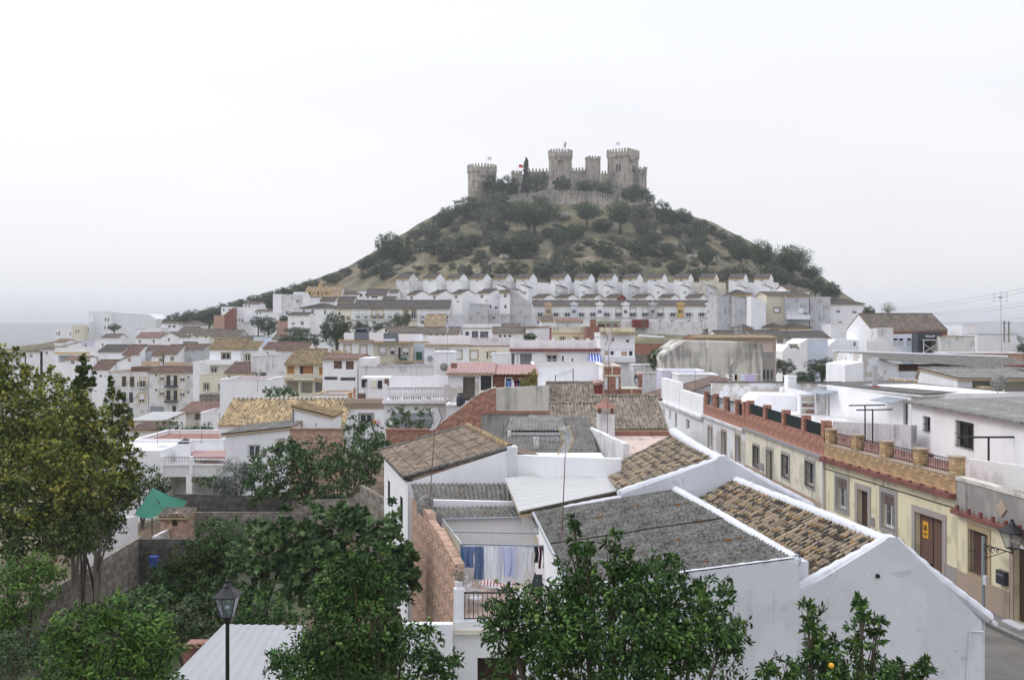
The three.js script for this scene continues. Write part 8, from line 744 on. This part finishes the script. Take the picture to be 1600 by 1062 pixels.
// television aerials: mast, boom and elements; kind 'y' yagi, 'g' grid panel, 'h' frame
function aerial(label, px0, py0, px1, py1, d, k, s = 1, lean = 0) { const r = thing('tv_aerial', label, 'antenna', P(px1, py1, d)), top = V(PX(px0, d) - PX(px1, d), (py1 - py0) * d / F, 0); mk('mast', rod(V(0, 0, 0), top, .022 * s, .016 * s, 6), k === 'h' ? M.zinc : M.rust, r); const g = []; if (k === 'y' || k === 'g') { const dir = V(-.97, .06, .22).normalize().multiplyScalar(1.0 * s), a = top.clone().addScaledVector(dir, -.25), b = top.clone().add(dir); for (const y of [.08, -.02]) g.push(rod(V(a.x, a.y + y * s, a.z), V(b.x, b.y + y * s * .3, b.z), .012 * s)); for (let i = 0; i < 9; i++) { const p = a.clone().lerp(b, i / 8); g.push(rod(V(p.x - .03, p.y - .12 * s, p.z - .1 * s), V(p.x + .03, p.y + .12 * s, p.z + .1 * s), .011 * s, .011 * s, 4)); } const gr = [], rl = [], w = .17 * s, pt = [[-.06, .45], [.1, 0], [-.1, -.42]].map(([x, y]) => V(top.x + x * s, top.y + y * s, .06)); for (let q = 0; q < 2; q++) { for (const e of [-1, 1]) rl.push(rod(V(pt[q].x + e * w, pt[q].y + e * .05 * s, pt[q].z), V(pt[q + 1].x + e * w, pt[q + 1].y + e * .05 * s, pt[q + 1].z), .016 * s, .016 * s, 5)); for (let i = 0; i < 8; i++) { const c = pt[q].clone().lerp(pt[q + 1], (i + .5) / 8); gr.push(rod(V(c.x - w, c.y - .05 * s, c.z), V(c.x + w, c.y + .05 * s, c.z), .012 * s, .012 * s, 4)); } } mk('reflector_rail', rl, k === 'g' ? M.ochre : M.iron, r); mk('reflector', gr, M.frame, r); } if (k === 'h') { const w = .42 * s, h = .42 * s; for (const x of [-w, w]) g.push(rod(V(top.x + x, top.y - h * 1.4, 0), V(top.x + x, top.y + .05, 0), .014 * s)); for (const y of [-.0, -h * .6, -h * 1.2]) g.push(rod(V(top.x - w, top.y + y, 0), V(top.x + w, top.y + y, 0), .010 * s)); g.push(bx(top.x - .09 * s, top.x + .09 * s, top.y - h * .8, top.y - h * .5, -.06, .06)); } if (k === 't') g.push(rod(V(top.x - .5 * s, top.y, 0), V(top.x + .5 * s, top.y, 0), .02 * s)); if (g.length) mk('elements', g, M.zinc, r); return r; }
aerial('leaning rusty aerial in front of the brown panelled roof', 680, 655, 671, 790, 39, 'y', .95); aerial('aerial with orange tips standing on the grey corrugated roof', 884, 688, 877, 868, 31.5, 'g', .95); aerial('tall framed aerial on the skyline at the right', 1564, 458, 1567, 604, 62, 'h', .95); aerial('tall thin aerial mast beside the white chimney', 952, 528, 949, 690, 57, 'y', .9); aerial('thin mast on the lilac roof room', 1105, 537, 1102, 585, 102, 'g', .9); aerial('low aerial before the stained concrete wall', 1143, 565, 1142, 600, 95, 'g', .7); aerial('thin pole on the white roof room', 1087, 580, 1086, 618, 84, 't', .8); aerial('aerial mast over the white apartment', 699, 515, 698, 600, 99, 'y', .8); aerial('aerial in front of the cream gable house', 403, 585, 402, 612, 127, 'y', 1.2); aerial('aerial on the flat white house roof', 281, 666, 280, 690, 83, 'y', .8); aerial('straight pole at left corner of flat white house', 246, 668, 245, 705, 82, '', 1); aerial('straight pole at right of flat white house', 315, 668, 314, 692, 84, '', 1);
for (const [px, py, d, r, l] of [[662, 788, 39.5, .42, 'grey satellite dish on the back room roof'], [1561, 597, 61, .5, 'grey satellite dish at the tall framed aerial']]) { const s = thing('satellite_dish', l, 'dish', P(px, py, d)), g = new THREE.SphereGeometry(r * 1.6, 20, 8, 0, Math.PI * 2, 0, .66); g.translate(0, -r * 1.45, 0); g.rotateX(1.25); g.rotateY(-.6); mk('reflector', g, M.fibreL, s); mk('arm', [rod(V(0, -r, 0), V(-.3, -r * .4, .45), .015), rod(V(0, -r * 1.3, -.1), V(0, 0, -.1), .03)], M.zinc, s); }
// rooftop solar heaters
for (const [px, py, d, l] of [[566, 531, 131, 'black solar water heater on the white apartment roof'], [612, 534, 131, 'solar heater with silver tank on the cream apartment roof']]) { const s = thing('solar_heater', l, 'solar heater', P(px, py, d)); mk('panel', slab(V(-.95, .05, .6), V(.95, .05, .6), V(.75, 1.15, -.5), V(-1.15, 1.15, -.5), .08), M.glass, s); const t = new THREE.CylinderGeometry(.22, .22, 1.5, 14); t.rotateZ(Math.PI / 2); t.translate(-.2, l[0] === 'b' ? 1.3 : .15, l[0] === 'b' ? -.55 : .75); mk('tank', t, l[0] === 'b' ? M.plastic : M.zinc, s); mk('stand', [rod(V(.7, 0, -.4), V(.7, 1.1, -.4), .03), rod(V(-1, 0, -.4), V(-1, 1.1, -.4), .03)], M.zinc, s); }
// lattice pylon, poles, cables
{ const d = 172, p = thing('lattice_pylon', 'grey lattice pylon before the grey house group', 'pylon', P(1154, 527, d)), k = d / F, h = 46 * k, g = []; for (const [a, b] of [[-1, -1], [1, -1], [1, 1], [-1, 1]]) g.push(rod(V(a * .55, 0, b * .55), V(a * .3, h, b * .3), .05)); for (let i = 0; i < 9; i++) { const y0 = i / 9 * h, y1 = (i + 1) / 9 * h, w0 = lerp(.55, .3, i / 9), w1 = lerp(.55, .3, (i + 1) / 9); for (const z of [-1, 1]) { g.push(rod(V(-w0, y0, z * w0), V(w1, y1, z * w1), .03, .03, 4), rod(V(w0, y0, z * w0), V(-w1, y1, z * w1), .03, .03, 4)); } } for (const y of [h * .97, h * .8]) g.push(rod(V(-.85, y, 0), V(.85, y, 0), .04)); mk('lattice', g, M.zinc, p); }
for (const [px, y0, y1, l] of [[1570, 501, 524, 'left wooden pole on the right skyline'], [1577, 502, 524, 'right dark pole on the right skyline']]) { const s = thing('utility_pole', l, 'pole', P(px, y1, 146)); mk('shaft', rod(V(0, -1, 0), V(0, (y1 - y0) * 146 / F, 0), .13, .1, 8), M.barkL, s); mk('insulator', [bx(-.25, .25, (y1 - y0) * 146 / F - .35, (y1 - y0) * 146 / F - .25, -.06, .06)], M.iron, s); }
[[1385, 482, 1640, 443], [1390, 485, 1640, 449], [1440, 490, 1640, 465], [1450, 493, 1640, 470], [1480, 505, 1640, 490]].forEach(([x0, y0, x1, y1], i) => { const a = P(x0, y0, 150), b = P(x1, y1, 110), c = new THREE.CatmullRomCurve3([a, V().copy(a).lerp(b, .5).add(V(0, -.35, 0)), b]), o = mk('overhead_cable', new THREE.TubeGeometry(c, 14, .02, 5), M.zinc); tag(o, `${nth(i)} overhead cable from top on the right skyline`, 'cable', 'overhead cables'); });
// washing on the terrace before the concrete wall
[['white shirt on the far rooftop line, left', 1134, 1141, 596, M.shutter], ['small dark cloth on the far rooftop line', 1139.5, 1141.5, 589, M.plastic], ['white top on the far rooftop line, middle', 1146, 1152, 594, M.shutter], ['brown patterned shirt on the far rooftop line', 1148, 1153, 599, M.tan], ['pale blue shirt on the far rooftop line', 1157, 1164, 594, M.blue], ['wide lilac sheet on the far rooftop line', 1165, 1180, 598, mat(C(.52, .42, .62))]].forEach(([l, a, b, y, m]) => { const d = 99, o = mk('hanging_garment', [bx(PX(a, d), PX(b, d), PY(y, d), PY(585, d), -d - .02, -d + .02)], m); tag(o, l, 'clothing', 'washing on the far rooftop'); });
{ const d = 99.1, l = thing('washing_line', 'washing line on the far rooftop before the concrete wall', 'line', P(1132, 585, d)); mk('cord', rod(V(0, 0, 0), V(PX(1190, d) - PX(1132, d), 0, 0), .02, .02, 4), M.frame, l); for (const x of [1132, 1190]) mk('post', rod(V(PX(x, d) - PX(1132, d), -2.2, 0), V(PX(x, d) - PX(1132, d), .05, 0), .03), M.zinc, l); }
[['orange cloth hanging beside the grilled window', 582, 586.5, 662, 656, mat(C(.7, .3, .03))], ['pink towel hanging beside the grilled window', 586.5, 594, 663, 656, mat(C(.7, .4, .5))]].forEach(([l, a, b, y1, y0, m]) => { const d = 86.5, o = mk('hanging_garment', bx(PX(a, d), PX(b, d), PY(y1, d), PY(y0, d), -d - .02, -d + .02), m); tag(o, l, 'clothing', 'wash beside the grilled window'); });
renderer.render(scene, camera);
